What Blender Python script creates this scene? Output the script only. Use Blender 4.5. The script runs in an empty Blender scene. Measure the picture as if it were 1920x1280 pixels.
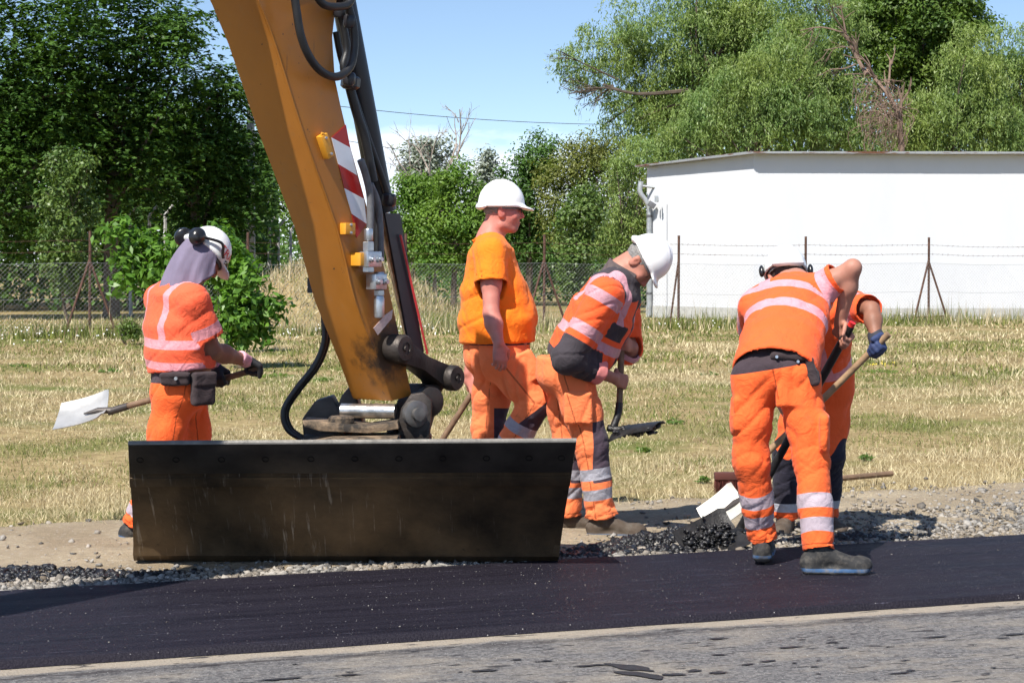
import bpy, bmesh, math, random
import numpy as np
from mathutils import Vector, Matrix

random.seed(7)
RNG = np.random.default_rng(11)
SC = bpy.context.scene
COL = SC.collection
rad = math.radians

# ------------------------------------------------------------------ camera, sky, sun, exposure
F, CAMH, HY = 3733.33, 1.4, 495.0          # focal length in photo pixels, eye height, horizon row
cam_d = bpy.data.cameras.new('camera')
cam_d.sensor_width = 36.0
cam_d.lens = 70.0
cam_d.shift_y = (HY - 640.0) / 1920.0
cam_d.clip_start = 0.1
cam_d.clip_end = 3000.0
cam = bpy.data.objects.new('camera', cam_d)
cam.location = (0, 0, CAMH)
cam.rotation_euler = (rad(90), 0, 0)
COL.objects.link(cam)
SC.camera = cam

SUN_EL = rad(52)
SUN_H = Vector((-0.50, -0.866, 0))          # horizontal direction towards the sun
TO_SUN = Vector((SUN_H.x * math.cos(SUN_EL), SUN_H.y * math.cos(SUN_EL), math.sin(SUN_EL)))

world = bpy.data.worlds.new('World')
SC.world = world
world.use_nodes = True
wn = world.node_tree.nodes
wl = world.node_tree.links
wn.clear()
w_out = wn.new('ShaderNodeOutputWorld')
w_bg = wn.new('ShaderNodeBackground')
w_sky = wn.new('ShaderNodeTexSky')
w_sky.sky_type = 'NISHITA'
w_sky.sun_disc = False
w_sky.sun_elevation = SUN_EL
w_sky.sun_rotation = math.atan2(SUN_H.x, SUN_H.y)
w_sky.altitude = 0
w_sky.air_density = 1.0
w_sky.dust_density = 0.15
w_sky.ozone_density = 1.6
# thin white cumulus bank low over the horizon, all round
w_tc = wn.new('ShaderNodeTexCoord')
w_map = wn.new('ShaderNodeMapping')
w_map.inputs['Scale'].default_value = (5.0, 5.0, 16.0)
w_no = wn.new('ShaderNodeTexNoise')
w_no.inputs['Scale'].default_value = 2.3
w_no.inputs['Detail'].default_value = 7
w_no.inputs['Roughness'].default_value = 0.55
w_sep = wn.new('ShaderNodeSeparateXYZ')
w_mr = wn.new('ShaderNodeMapRange')          # bank fades out above ~6 degrees
w_mr.inputs['From Min'].default_value = 0.045
w_mr.inputs['From Max'].default_value = 0.085
w_mr.inputs['To Min'].default_value = 0.36
w_mr.inputs['To Max'].default_value = -0.16
w_add = wn.new('ShaderNodeMath'); w_add.operation = 'ADD'
w_ramp = wn.new('ShaderNodeMapRange')
w_ramp.inputs['From Min'].default_value = 0.58
w_ramp.inputs['From Max'].default_value = 0.80
w_mix = wn.new('ShaderNodeMix'); w_mix.data_type = 'RGBA'
w_mix.inputs[7].default_value = (7.6, 8.0, 8.8, 1)
w_mul = wn.new('ShaderNodeMath'); w_mul.operation = 'MULTIPLY'; w_mul.inputs[1].default_value = 0.8
# look a little higher into the dome than the true elevation: clear summer air stays blue low down
w_up = wn.new('ShaderNodeVectorMath'); w_up.operation = 'MULTIPLY_ADD'
w_up.inputs[1].default_value = (1, 1, 1.5); w_up.inputs[2].default_value = (0, 0, 0.045)
w_nrm = wn.new('ShaderNodeVectorMath'); w_nrm.operation = 'NORMALIZE'
wl.new(w_tc.outputs['Generated'], w_up.inputs[0]); wl.new(w_up.outputs[0], w_nrm.inputs[0]); wl.new(w_nrm.outputs[0], w_sky.inputs['Vector'])
wl.new(w_tc.outputs['Generated'], w_map.inputs['Vector'])
wl.new(w_map.outputs['Vector'], w_no.inputs['Vector'])
wl.new(w_tc.outputs['Generated'], w_sep.inputs[0])
wl.new(w_sep.outputs['Z'], w_mr.inputs['Value'])
wl.new(w_no.outputs['Fac'], w_add.inputs[0])
wl.new(w_mr.outputs['Result'], w_add.inputs[1])
wl.new(w_add.outputs[0], w_ramp.inputs['Value'])
wl.new(w_ramp.outputs['Result'], w_mul.inputs[0])
wl.new(w_mul.outputs[0], w_mix.inputs[0])
wl.new(w_sky.outputs['Color'], w_mix.inputs[6])
wl.new(w_mix.outputs[2], w_bg.inputs['Color'])
w_bg.inputs['Strength'].default_value = 0.115
wl.new(w_bg.outputs[0], w_out.inputs['Surface'])

sun_d = bpy.data.lights.new('sun', 'SUN')
sun_d.energy = 5.0
sun_d.angle = rad(0.5)
sun_d.color = (1.0, 0.955, 0.88)
sun = bpy.data.objects.new('sun', sun_d)
sun.rotation_euler = (-TO_SUN).to_track_quat('-Z', 'Y').to_euler()
sun.location = TO_SUN * 40
COL.objects.link(sun)

SC.view_settings.view_transform = 'Standard'
SC.view_settings.look = 'None'
SC.view_settings.gamma = 1.0
SC.view_settings.use_curve_mapping = False
SC.view_settings.exposure = 0.62
SC.render.engine = 'CYCLES'
SC.cycles.adaptive_threshold = 0.03
SC.cycles.max_bounces = 3
SC.cycles.diffuse_bounces = 2
SC.cycles.glossy_bounces = 2
SC.cycles.transmission_bounces = 3
SC.cycles.transparent_max_bounces = 6

# ------------------------------------------------------------------ small maths helpers
def P(px, py, d):
    """point seen at photo position (px, py) standing d metres away"""
    return Vector(((px - 960.0) * d / F, d, CAMH - (py - HY) * d / F))

def ground_d(py):
    return F * CAMH / (py - HY)

def ray_plane(px, py, p0, n):
    o = Vector((0, 0, CAMH))
    v = P(px, py, 1.0) - o
    t = (p0 - o).dot(n) / v.dot(n)
    return o + v * t

def unit(v):
    v = Vector(v)
    return v / max(v.length, 1e-9)

def _hash(ix, iy, iz, seed):
    h = (ix.astype(np.int64) * 374761393 + iy.astype(np.int64) * 668265263 + iz.astype(np.int64) * 2147483647 + seed * 974634777) & 0xffffffff
    h = ((h ^ (h >> 13)) * 1274126177) & 0xffffffff
    h = (h ^ (h >> 16)) & 0xffffff
    return h / float(0xffffff)

def vnoise(p, seed=0):
    """smooth value noise in [-1,1]; p is (N,3)"""
    p = np.asarray(p, float)
    i = np.floor(p).astype(np.int64)
    f = p - i
    f = f * f * (3 - 2 * f)
    out = 0.0
    for dx in (0, 1):
        wx = f[:, 0] if dx else 1 - f[:, 0]
        for dy in (0, 1):
            wy = f[:, 1] if dy else 1 - f[:, 1]
            for dz in (0, 1):
                wz = f[:, 2] if dz else 1 - f[:, 2]
                out = out + wx * wy * wz * _hash(i[:, 0] + dx, i[:, 1] + dy, i[:, 2] + dz, seed)
    return out * 2 - 1

def fbm(p, oct=3, seed=0):
    p = np.asarray(p, float)
    a, s, t = 1.0, 0.0, 0.0
    for o in range(oct):
        s = s + a * vnoise(p * (2 ** o), seed + o)
        t += a
        a *= 0.5
    return s / t

# ------------------------------------------------------------------ object helpers
def tag(o, label=None, cat=None, group=None, kind=None):
    if label: o['label'] = label
    if cat: o['category'] = cat
    if group: o['group'] = group
    if kind: o['kind'] = kind
    return o

def thing(name, label, cat, loc=(0, 0, 0), group=None):
    o = bpy.data.objects.new(name, None)
    o.empty_display_size = 0.2
    o.location = loc
    COL.objects.link(o)
    return tag(o, label, cat, group)

def world_of(o):
    if o.parent is None:
        return Matrix.Translation(o.location)
    return world_of(o.parent) @ o.matrix_parent_inverse @ Matrix.Translation(o.location)

def link(name, me, mat, parent=None, smooth=False):
    """link a mesh given in world coordinates; keeps it in place under its parent"""
    if mat is not None and not me.materials:
        me.materials.append(mat)
    if smooth:
        me.polygons.foreach_set('use_smooth', np.ones(len(me.polygons), bool))
    o = bpy.data.objects.new(name, me)
    COL.objects.link(o)
    if parent is not None:
        o.parent = parent
        o.matrix_parent_inverse = world_of(parent).inverted()
    return o

def np_mesh(name, v, quads=None, tris=None, attrs=None, smooth=False):
    v = np.asarray(v, np.float32)
    me = bpy.data.meshes.new(name)
    nq = 0 if quads is None else len(quads)
    nt = 0 if tris is None else len(tris)
    me.vertices.add(len(v))
    me.vertices.foreach_set('co', v.ravel())
    idx = []
    tot = []
    if nq:
        idx.append(np.asarray(quads, np.int32).ravel()); tot.append(np.full(nq, 4, np.int32))
    if nt:
        idx.append(np.asarray(tris, np.int32).ravel()); tot.append(np.full(nt, 3, np.int32))
    idx = np.concatenate(idx); tot = np.concatenate(tot)
    me.loops.add(len(idx))
    me.loops.foreach_set('vertex_index', idx)
    me.polygons.add(len(tot))
    st = np.concatenate([[0], np.cumsum(tot)[:-1]]).astype(np.int32)
    me.polygons.foreach_set('loop_start', st)
    me.polygons.foreach_set('loop_total', tot)
    if smooth:
        me.polygons.foreach_set('use_smooth', np.ones(len(tot), bool))
    for k, a in (attrs or {}).items():
        at = me.attributes.new(k, 'FLOAT', 'POINT')
        at.data.foreach_set('value', np.asarray(a, np.float32))
    me.update(calc_edges=True)
    return me

class MB:
    """collects simple solids, then becomes one mesh object"""
    def __init__(s):
        s.v = []; s.f = []
    def add(s, vs, fs):
        b = len(s.v)
        s.v += [tuple(x) for x in vs]
        s.f += [tuple(b + i for i in f) for f in fs]
    def box(s, c, h, ax=None):
        c = Vector(c)
        ax = ax or (Vector((1, 0, 0)), Vector((0, 1, 0)), Vector((0, 0, 1)))
        vs = [c + ax[0] * h[0] * i + ax[1] * h[1] * j + ax[2] * h[2] * k for k in (-1, 1) for j in (-1, 1) for i in (-1, 1)]
        s.add(vs, [(0, 2, 3, 1), (4, 5, 7, 6), (0, 1, 5, 4), (2, 6, 7, 3), (0, 4, 6, 2), (1, 3, 7, 5)])
    def tube(s, pts, r, n=8, cap=True):
        pts = [Vector(p) for p in pts]
        m = len(pts)
        rs = r if hasattr(r, '__len__') else [r] * m
        t0 = unit(pts[1] - pts[0])
        a = unit(t0.cross(Vector((0, 0, 1)) if abs(t0.z) < 0.9 else Vector((1, 0, 0))))
        vs = []
        for i, p in enumerate(pts):
            t = unit(pts[min(i + 1, m - 1)] - pts[max(i - 1, 0)])
            a = unit(a - t * a.dot(t))
            b = t.cross(a)
            for k in range(n):
                an = 2 * math.pi * k / n
                vs.append(p + (a * math.cos(an) + b * math.sin(an)) * rs[i])
        fs = []
        for i in range(m - 1):
            for k in range(n):
                k2 = (k + 1) % n
                fs.append((i * n + k, i * n + k2, (i + 1) * n + k2, (i + 1) * n + k))
        if cap:
            fs.append(tuple(range(n - 1, -1, -1)))
            fs.append(tuple((m - 1) * n + k for k in range(n)))
        s.add(vs, fs)
    def lathe(s, p, axis, prof, n=20):
        """prof: list of (along, radius)"""
        axis = unit(axis)
        s.tube([Vector(p) + axis * a for a, r in prof], [max(r, 1e-4) for a, r in prof], n) if False else s._lathe(Vector(p), axis, prof, n)
    def _lathe(s, p, axis, prof, n):
        a = unit(axis.cross(Vector((0, 0, 1)) if abs(axis.z) < 0.9 else Vector((1, 0, 0))))
        b = axis.cross(a)
        vs = []
        for al, r in prof:
            for k in range(n):
                an = 2 * math.pi * k / n
                vs.append(p + axis * al + (a * math.cos(an) + b * math.sin(an)) * r)
        m = len(prof)
        fs = []
        for i in range(m - 1):
            for k in range(n):
                k2 = (k + 1) % n
                fs.append((i * n + k, i * n + k2, (i + 1) * n + k2, (i + 1) * n + k))
        fs.append(tuple(range(n - 1, -1, -1)))
        fs.append(tuple((m - 1) * n + k for k in range(n)))
        s.add(vs, fs)
    def prism(s, poly, ext):
        """poly: list of 3D points (one plane), ext: extrusion vector"""
        n = len(poly)
        poly = [Vector(p) for p in poly]
        ext = Vector(ext)
        s.add(poly + [p + ext for p in poly],
              [tuple(range(n - 1, -1, -1)), tuple(range(n, 2 * n))] + [(i, (i + 1) % n, n + (i + 1) % n, n + i) for i in range(n)])
    def mesh(s, name, bevel=0.0, seg=2, fixn=True):
        me = bpy.data.meshes.new(name)
        me.from_pydata([tuple(v) for v in s.v], [], s.f)
        if bevel or fixn:
            bm = bmesh.new(); bm.from_mesh(me)
            bmesh.ops.recalc_face_normals(bm, faces=bm.faces)
            if bevel:
                es = [e for e in bm.edges if len(e.link_faces) == 2 and e.calc_face_angle(0) > 0.5]
                bmesh.ops.bevel(bm, geom=es, offset=bevel, segments=seg, profile=0.6, affect='EDGES', clamp_overlap=True)
            bm.to_mesh(me); bm.free()
        me.update()
        return me
    def build(s, name, mat, parent=None, smooth=False, bevel=0.0, seg=2, angle=None):
        me = s.mesh(name, bevel, seg)
        o = link(name, me, mat, parent, smooth or bevel > 0)
        if smooth or bevel > 0:
            try:
                me.set_sharp_from_angle(angle=rad(angle or 40))
            except Exception:
                pass
        return o

def spline(pts, n=10):
    """Catmull-Rom through pts"""
    pts = [Vector(p) for p in pts]
    out = []
    for i in range(len(pts) - 1):
        p0 = pts[max(i - 1, 0)]; p1 = pts[i]; p2 = pts[i + 1]; p3 = pts[min(i + 2, len(pts) - 1)]
        for k in range(n):
            t = k / n
            out.append(0.5 * ((2 * p1) + (p2 - p0) * t + (2 * p0 - 5 * p1 + 4 * p2 - p3) * t * t + (3 * p1 - p0 - 3 * p2 + p3) * t ** 3))
    out.append(pts[-1])
    return out

# ------------------------------------------------------------------ materials
class Mat:
    def __init__(s, name):
        s.m = bpy.data.materials.new(name)
        s.m.use_nodes = True
        s.n = s.m.node_tree.nodes
        s.l = s.m.node_tree.links
        s.b = s.n['Principled BSDF']
        s.out = s.n['Material Output']
        s._tc = None
    def tc(s, kind='Object'):
        if s._tc is None:
            s._tc = s.n.new('ShaderNodeTexCoord')
        return s._tc.outputs[kind]
    def pos(s):
        g = s.n.new('ShaderNodeNewGeometry')
        return g.outputs['Position']
    def set(s, **k):
        for a, v in k.items():
            nm = {'rough': 'Roughness', 'metal': 'Metallic', 'spec': 'Specular IOR Level', 'sheen': 'Sheen Weight', 'coat': 'Coat Weight', 'sss': 'Subsurface Weight'}.get(a, a)
            s.b.inputs[nm].default_value = v
        return s
    def mapping(s, src, scale=(1, 1, 1), rot=(0, 0, 0)):
        m = s.n.new('ShaderNodeMapping')
        m.inputs['Scale'].default_value = scale
        m.inputs['Rotation'].default_value = rot
        s.l.new(src, m.inputs['Vector'])
        return m.outputs[0]
    def noise(s, src, scale=5, detail=4, rough=0.55, out='Fac', dist=0.0):
        t = s.n.new('ShaderNodeTexNoise')
        t.inputs['Scale'].default_value = scale
        t.inputs['Detail'].default_value = detail
        t.inputs['Roughness'].default_value = rough
        t.inputs['Distortion'].default_value = dist
        s.l.new(src, t.inputs['Vector'])
        return t.outputs[out]
    def voro(s, src, scale=50, out='Distance', feature='F1', rnd=1.0):
        t = s.n.new('ShaderNodeTexVoronoi')
        t.feature = feature
        t.inputs['Scale'].default_value = scale
        t.inputs['Randomness'].default_value = rnd
        s.l.new(src, t.inputs['Vector'])
        return t.outputs[out]
    def attr(s, name):
        a = s.n.new('ShaderNodeAttribute')
        a.attribute_name = name
        return a.outputs['Fac']
    def rng(s, src, a, b, c=0.0, d=1.0):
        r = s.n.new('ShaderNodeMapRange')
        r.inputs['From Min'].default_value = a; r.inputs['From Max'].default_value = b
        r.inputs['To Min'].default_value = c; r.inputs['To Max'].default_value = d
        s.l.new(src, r.inputs['Value'])
        return r.outputs[0]
    def math(s, op, a, b=None):
        m = s.n.new('ShaderNodeMath'); m.operation = op
        for i, x in enumerate((a, b)):
            if x is None: continue
            if isinstance(x, (int, float)): m.inputs[i].default_value = x
            else: s.l.new(x, m.inputs[i])
        return m.outputs[0]
    def mix(s, fac, a, b, blend='MIX'):
        m = s.n.new('ShaderNodeMix'); m.data_type = 'RGBA'; m.blend_type = blend
        for i, x in ((0, fac), (6, a), (7, b)):
            if isinstance(x, (int, float)): m.inputs[i].default_value = x
            elif isinstance(x, (tuple, list)): m.inputs[i].default_value = (*x[:3], 1)
            else: s.l.new(x, m.inputs[i])
        return m.outputs[2]
    def sep(s, src):
        t = s.n.new('ShaderNodeSeparateXYZ'); s.l.new(src, t.inputs[0]); return t.outputs
    def color(s, c):
        if isinstance(c, (tuple, list)): s.b.inputs['Base Color'].default_value = (*c[:3], 1)
        else: s.l.new(c, s.b.inputs['Base Color'])
        return s
    def link(s, src, name):
        s.l.new(src, s.b.inputs[name]); return s
    def bump(s, h, strength=0.3, dist=0.01, prev=None):
        b = s.n.new('ShaderNodeBump')
        b.inputs['Strength'].default_value = strength
        b.inputs['Distance'].default_value = dist
        s.l.new(h, b.inputs['Height'])
        if prev is not None: s.l.new(prev, b.inputs['Normal'])
        s.l.new(b.outputs[0], s.b.inputs['Normal'])
        return b.outputs[0]

def srgb(r, g, b):
    f = lambda c: (c / 255 / 12.92) if c / 255 <= 0.04045 else ((c / 255 + 0.055) / 1.055) ** 2.4
    return (f(r), f(g), f(b))

def simple_mat(name, c, rough=0.6, metal=0.0, var=0.15, scale=8.0, bump=0.0, bscale=60, spec=0.5):
    m = Mat(name).set(rough=rough, metal=metal, spec=spec)
    n = m.noise(m.pos(), scale, 5)
    dark = tuple(x * (1 - var) for x in c); lite = tuple(min(1, x * (1 + var)) for x in c)
    m.color(m.mix(m.rng(n, 0.3, 0.7), dark, lite))
    if bump:
        m.bump(m.noise(m.pos(), bscale, 3), bump, 0.004)
    return m.m

def leaf_mat(name, c1, c2, c3=None, trans=0.35, rough=0.5, spec=0.35):
    m = Mat(name).set(rough=rough, spec=spec)
    r = m.attr('rnd')
    col = m.mix(r, c1, c2)
    big = m.noise(m.pos(), 0.55, 3)
    col = m.mix(m.rng(big, 0.38, 0.66), col, m.mix(0.6, col, c3 or c2))
    m.color(col)
    tr = m.n.new('ShaderNodeBsdfTranslucent')
    tc = m.mix(1.0, col, (1.1, 1.25, 0.45), 'MULTIPLY')
    m.l.new(tc, tr.inputs['Color'])
    ms = m.n.new('ShaderNodeMixShader')
    ms.inputs[0].default_value = trans
    m.l.new(m.b.outputs[0], ms.inputs[1]); m.l.new(tr.outputs[0], ms.inputs[2])
    m.l.new(ms.outputs[0], m.out.inputs['Surface'])
    return m.m
# ------------------------------------------------------------------ terrain
E_DIR = np.array([0.939, 0.3435]); N_DIR = np.array([-0.3435, 0.939])   # along / across the path

def en(e, n, z=0.0):
    return (E_DIR[0] * e + N_DIR[0] * n, E_DIR[1] * e + N_DIR[1] * n, z)

def zground(x, y):
    x = np.asarray(x, float); y = np.asarray(y, float)
    n = -0.3435 * x + 0.939 * y
    p = np.stack([x * 0.35, y * 0.35, np.zeros_like(x)], -1).reshape(-1, 3)
    r = fbm(p, 3, 5).reshape(x.shape)
    w = np.clip((n - 10.4) / 2.5, 0, 1)
    z = 0.05 * r * w
    z = z - 0.06 * np.exp(-((n - 13.5) / 1.6) ** 2)          # shallow swale
    m = np.exp(-(((x + 4.1) / 2.4) ** 2 + ((y - 47.5) / 2.6) ** 2) ** 1.4)
    z = z + 1.5 * m * (1 + 0.12 * r)
    z = np.where(n < 10.4, -0.012, z)
    return z

def axis_pts(lo, hi, step):
    core = list(np.arange(lo, hi + 1e-6, step))
    out = [-1600, -700, -300, -140, -80, -50]
    out = [v for v in out if v < lo - 2]
    far = [v for v in (45, 60, 80, 110, 160, 240, 400, 800, 1600) if v > hi + 2]
    return np.array(out + core + far)

def build_ground():
    xs = axis_pts(-16, 20, 0.4); ys = axis_pts(-6, 58, 0.4)
    X, Y = np.meshgrid(xs, ys, indexing='ij')
    Z = zground(X, Y)
    v = np.stack([X, Y, Z], -1).reshape(-1, 3)
    nx, ny = X.shape
    i = np.arange(nx * ny).reshape(nx, ny)
    q = np.stack([i[:-1, :-1], i[1:, :-1], i[1:, 1:], i[:-1, 1:]], -1).reshape(-1, 4)
    m = Mat('ground_soil_and_straw').set(rough=0.95, spec=0.15)
    p = m.pos()
    n1 = m.noise(p, 0.5, 5, 0.6); n2 = m.noise(p, 9, 6, 0.7); n3 = m.noise(p, 60, 3, 0.7)
    straw = m.mix(m.rng(n2, 0.3, 0.7), srgb(128, 108, 74), srgb(186, 166, 120))
    green = m.mix(n3, srgb(84, 98, 46), srgb(124, 126, 66))
    soil = srgb(138, 116, 86)
    c = m.mix(m.rng(n1, 0.46, 0.66), straw, green)
    c = m.mix(m.rng(m.noise(p, 2.2, 5, 0.65), 0.55, 0.75), c, soil)
    m.color(m.mix(m.rng(n3, 0.25, 0.75, 0.55, 1.15), (0, 0, 0), c))
    m.bump(n3, 0.6, 0.03)
    o = link('ground', np_mesh('ground', v, q, smooth=True), m.m)
    tag(o, kind='structure')

build_ground()

def sheet(name, mat, e0, e1, n0, n1, z, ne, nn, edge0=None, edge1=None, zf=None):
    e = np.linspace(e0, e1, ne)
    a0 = np.full(ne, n0) if edge0 is None else edge0(e)
    a1 = np.full(ne, n1) if edge1 is None else edge1(e)
    t = np.linspace(0, 1, nn)
    NN = a0[:, None] * (1 - t) + a1[:, None] * t
    EE = np.repeat(e[:, None], nn, 1)
    X = E_DIR[0] * EE + N_DIR[0] * NN; Y = E_DIR[1] * EE + N_DIR[1] * NN
    Z = np.full_like(X, z) if zf is None else zf(EE, NN, t[None, :].repeat(ne, 0))
    v = np.stack([X, Y, Z], -1).reshape(-1, 3)
    i = np.arange(ne * nn).reshape(ne, nn)
    q = np.stack([i[:-1, :-1], i[1:, :-1], i[1:, 1:], i[:-1, 1:]], -1).reshape(-1, 4)
    o = link(name, np_mesh(name, v, q, smooth=True), mat)
    tag(o, kind='structure')
    return o

def n1d(e, f, seed):
    e = np.asarray(e, float)
    return vnoise(np.stack([e * f, e * 0 + 0.37, e * 0 + 0.71], -1), seed)

PN0, PN1 = 7.06, 8.63           # path edges across its run
def far_edge(e): return PN1 + 0.018 * n1d(e, 3.1, 1) + 0.010 * n1d(e, 14, 2)
def near_edge(e): return PN0 + 0.010 * n1d(e, 1.7, 3) + 0.006 * n1d(e, 11, 4)
def grass_edge(e): return 10.75 + 0.22 * n1d(e, 0.7, 6) + 0.10 * n1d(e, 3.3, 7) - 0.06 * np.clip(np.asarray(e, float) - 4, 0, 4)

def build_roads():
    # old carriageway in front
    m = Mat('worn_grey_asphalt').set(rough=0.9, spec=0.25)
    p = m.pos()
    al = m.mapping(p, (1, 1, 1), (0, 0, -rad(20.1)))
    st = m.mapping(al, (0.8, 5.0, 1))
    ag = m.voro(p, 85, 'Color'); agd = m.voro(p, 85, 'Distance')
    base = m.mix(m.rng(m.sep(ag)[0], 0, 1), srgb(76, 74, 75), srgb(132, 129, 126))
    base = m.mix(m.rng(m.noise(p, 320, 2, 0.6), 0.3, 0.75, 0.0, 0.6), base, srgb(84, 82, 82))
    sand = m.mix(m.noise(p, 120, 3), srgb(140, 130, 115), srgb(166, 155, 138))
    patch = m.rng(m.noise(m.mapping(al, (1.0, 2.2, 1)), 1.7, 7, 0.72), 0.46, 0.72)
    c = m.mix(m.math('MULTIPLY', patch, 0.75), base, sand)
    # tack-coat smear just beside the fresh edge, sand swept along it
    nn = m.sep(al)[1]
    wob = m.math('ADD', nn, m.math('MULTIPLY', m.math('SUBTRACT', m.noise(m.mapping(al, (0.9, 3, 1)), 2.6, 6, 0.7), 0.5), 0.20))
    edge = m.rng(wob, PN0 - 0.125, PN0 - 0.085)
    c = m.mix(m.math('MULTIPLY', edge, 0.72), c, m.mix(m.noise(p, 160, 3, 0.7), srgb(138, 126, 110), srgb(180, 167, 148)))
    tar_line = m.math('MULTIPLY', m.rng(wob, PN0 - 0.225, PN0 - 0.175), m.rng(wob, PN0 - 0.115, PN0 - 0.15))
    tl_break = m.rng(m.noise(m.mapping(al, (1.2, 7, 1)), 4.5, 6, 0.75), 0.42, 0.54)
    c = m.mix(m.math('MULTIPLY', m.math('MULTIPLY', tar_line, tl_break), 0.85), c, srgb(58, 54, 54))
    spots = m.rng(m.noise(m.mapping(al, (1.6, 6.0, 1)), 4.2, 4, 0.55), 0.615, 0.64)
    c = m.mix(m.math('MULTIPLY', spots, 0.85), c, srgb(44, 42, 44))
    peb = m.rng(m.voro(p, 42, 'Distance'), 0.09, 0.05)
    c = m.mix(m.math('MULTIPLY', peb, 0.8), c, srgb(225, 222, 214))
    m.color(c)
    b = m.bump(m.math('ADD', m.noise(p, 260, 3, 0.7), agd), 0.6, 0.006)
    sheet('old_road', m.m, -30, 40, -14, PN0 + 0.03, 0.0, 60, 12)

    # fresh black strip, 3 cm proud
    m = Mat('fresh_black_asphalt').set(spec=0.12)
    p = m.pos()
    al = m.mapping(p, (1, 1, 1), (0, 0, -rad(20.1)))
    n = m.noise(p, 240, 3, 0.75)
    lo = m.noise(m.mapping(al, (0.5, 3.0, 1)), 1.6, 5, 0.6)
    c = m.mix(m.rng(lo, 0.35, 0.7), (0.007, 0.006, 0.010), (0.017, 0.014, 0.022))
    c = m.mix(m.rng(m.noise(p, 120, 3, 0.8), 0.50, 0.78, 0, 0.9), c, (0.045, 0.040, 0.054))
    spark = m.rng(m.voro(p, 44, 'Distance'), 0.13, 0.07)
    sel = m.math('GREATER_THAN', m.sep(m.voro(p, 44, 'Color'))[0], 0.62)
    c = m.mix(m.math('MULTIPLY', m.math('MULTIPLY', spark, sel), 0.75), c, srgb(205, 200, 196))
    scuff = m.rng(m.noise(m.mapping(al, (0.55, 20, 1)), 5.0, 3, 0.55), 0.665, 0.71)
    scuff2 = m.math('MULTIPLY', scuff, m.rng(m.noise(p, 70, 3), 0.35, 0.6))
    c = m.mix(m.math('MULTIPLY', scuff2, 0.55), c, srgb(128, 126, 142))
    rollm = m.rng(m.noise(m.mapping(al, (0.12, 9, 1)), 2.2, 3, 0.5), 0.40, 0.62)
    c = m.mix(m.math('MULTIPLY', rollm, 0.55), c, m.mix(n, (0.009, 0.008, 0.012), (0.036, 0.032, 0.042)))
    m.color(c)
    m.link(m.rng(lo, 0.3, 0.7, 0.48, 0.70), 'Roughness')
    m.bump(m.math('ADD', n, m.math('MULTIPLY', m.voro(p, 90, 'Distance'), 0.9)), 0.55, 0.008)
    T = 0.028
    def zf(E, N, t):
        edge = np.minimum(N - near_edge(E[:, 0])[:, None], far_edge(E[:, 0])[:, None] - N)
        z = T * np.clip(edge / 0.022, 0, 1) ** 0.6 + 0.002
        z += 0.003 * vnoise(np.stack([E * 2, N * 6, E * 0], -1).reshape(-1, 3), 9).reshape(E.shape) * np.clip(edge / 0.05, 0, 1)
        return z
    e = np.linspace(-14, 20, 520)
    ts = np.concatenate([[0, 0.006, 0.012, 0.02], np.linspace(0.04, 0.96, 40), [0.98, 0.988, 0.994, 1]])
    a0 = near_edge(e); a1 = far_edge(e)
    NN = a0[:, None] * (1 - ts) + a1[:, None] * ts
    EE = np.repeat(e[:, None], len(ts), 1)
    Z = zf(EE, NN, None)
    X = E_DIR[0] * EE + N_DIR[0] * NN; Y = E_DIR[1] * EE + N_DIR[1] * NN
    v = np.stack([X, Y, Z], -1).reshape(-1, 3)
    i = np.arange(v.shape[0]).reshape(EE.shape)
    q = np.stack([i[:-1, :-1], i[1:, :-1], i[1:, 1:], i[:-1, 1:]], -1).reshape(-1, 4)
    tag(link('asphalt_path', np_mesh('asphalt_path', v, q, smooth=True), m.m), kind='structure')

    # bare soil and crushed stone verge
    m = Mat('sandy_verge').set(rough=0.95, spec=0.15)
    p = m.pos()
    n1 = m.noise(p, 1.6, 5, 0.6); n2 = m.noise(p, 26, 5, 0.7); n3 = m.noise(p, 150, 3, 0.7)
    c = m.mix(m.rng(n1, 0.35, 0.65), srgb(150, 134, 110), srgb(182, 167, 142))
    c = m.mix(m.rng(n2, 0.45, 0.75, 0, 0.8), c, srgb(134, 120, 102))
    peb = m.rng(m.voro(p, 34, 'Distance'), 0.30, 0.16)
    sel = m.math('GREATER_THAN', m.sep(m.voro(p, 34, 'Color'))[1], 0.62)
    c = m.mix(m.math('MULTIPLY', m.math('MULTIPLY', peb, sel), 0.7), c, srgb(188, 182, 172))
    m.color(m.mix(m.rng(n3, 0.2, 0.8, 0.7, 1.1), (0, 0, 0), c))
    m.bump(m.math('ADD', n2, m.math('MULTIPLY', n3, 0.5)), 0.8, 0.02)
    def zv(E, N, t):
        z = 0.004 + 0.016 * fbm(np.stack([E * 3, N * 3, E * 0], -1).reshape(-1, 3), 4, 21).reshape(E.shape) * np.clip((N - PN1 + 0.1) / 0.3, 0, 1) + 0.008
        return np.where(t > 0.97, -0.03, z)
    sheet('gravel_verge', m.m, -14, 20, 0, 0, 0, 500, 34, edge0=lambda e: far_edge(e) - 0.06, edge1=lambda e: grass_edge(e) + 0.15, zf=zv)

build_roads()

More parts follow.
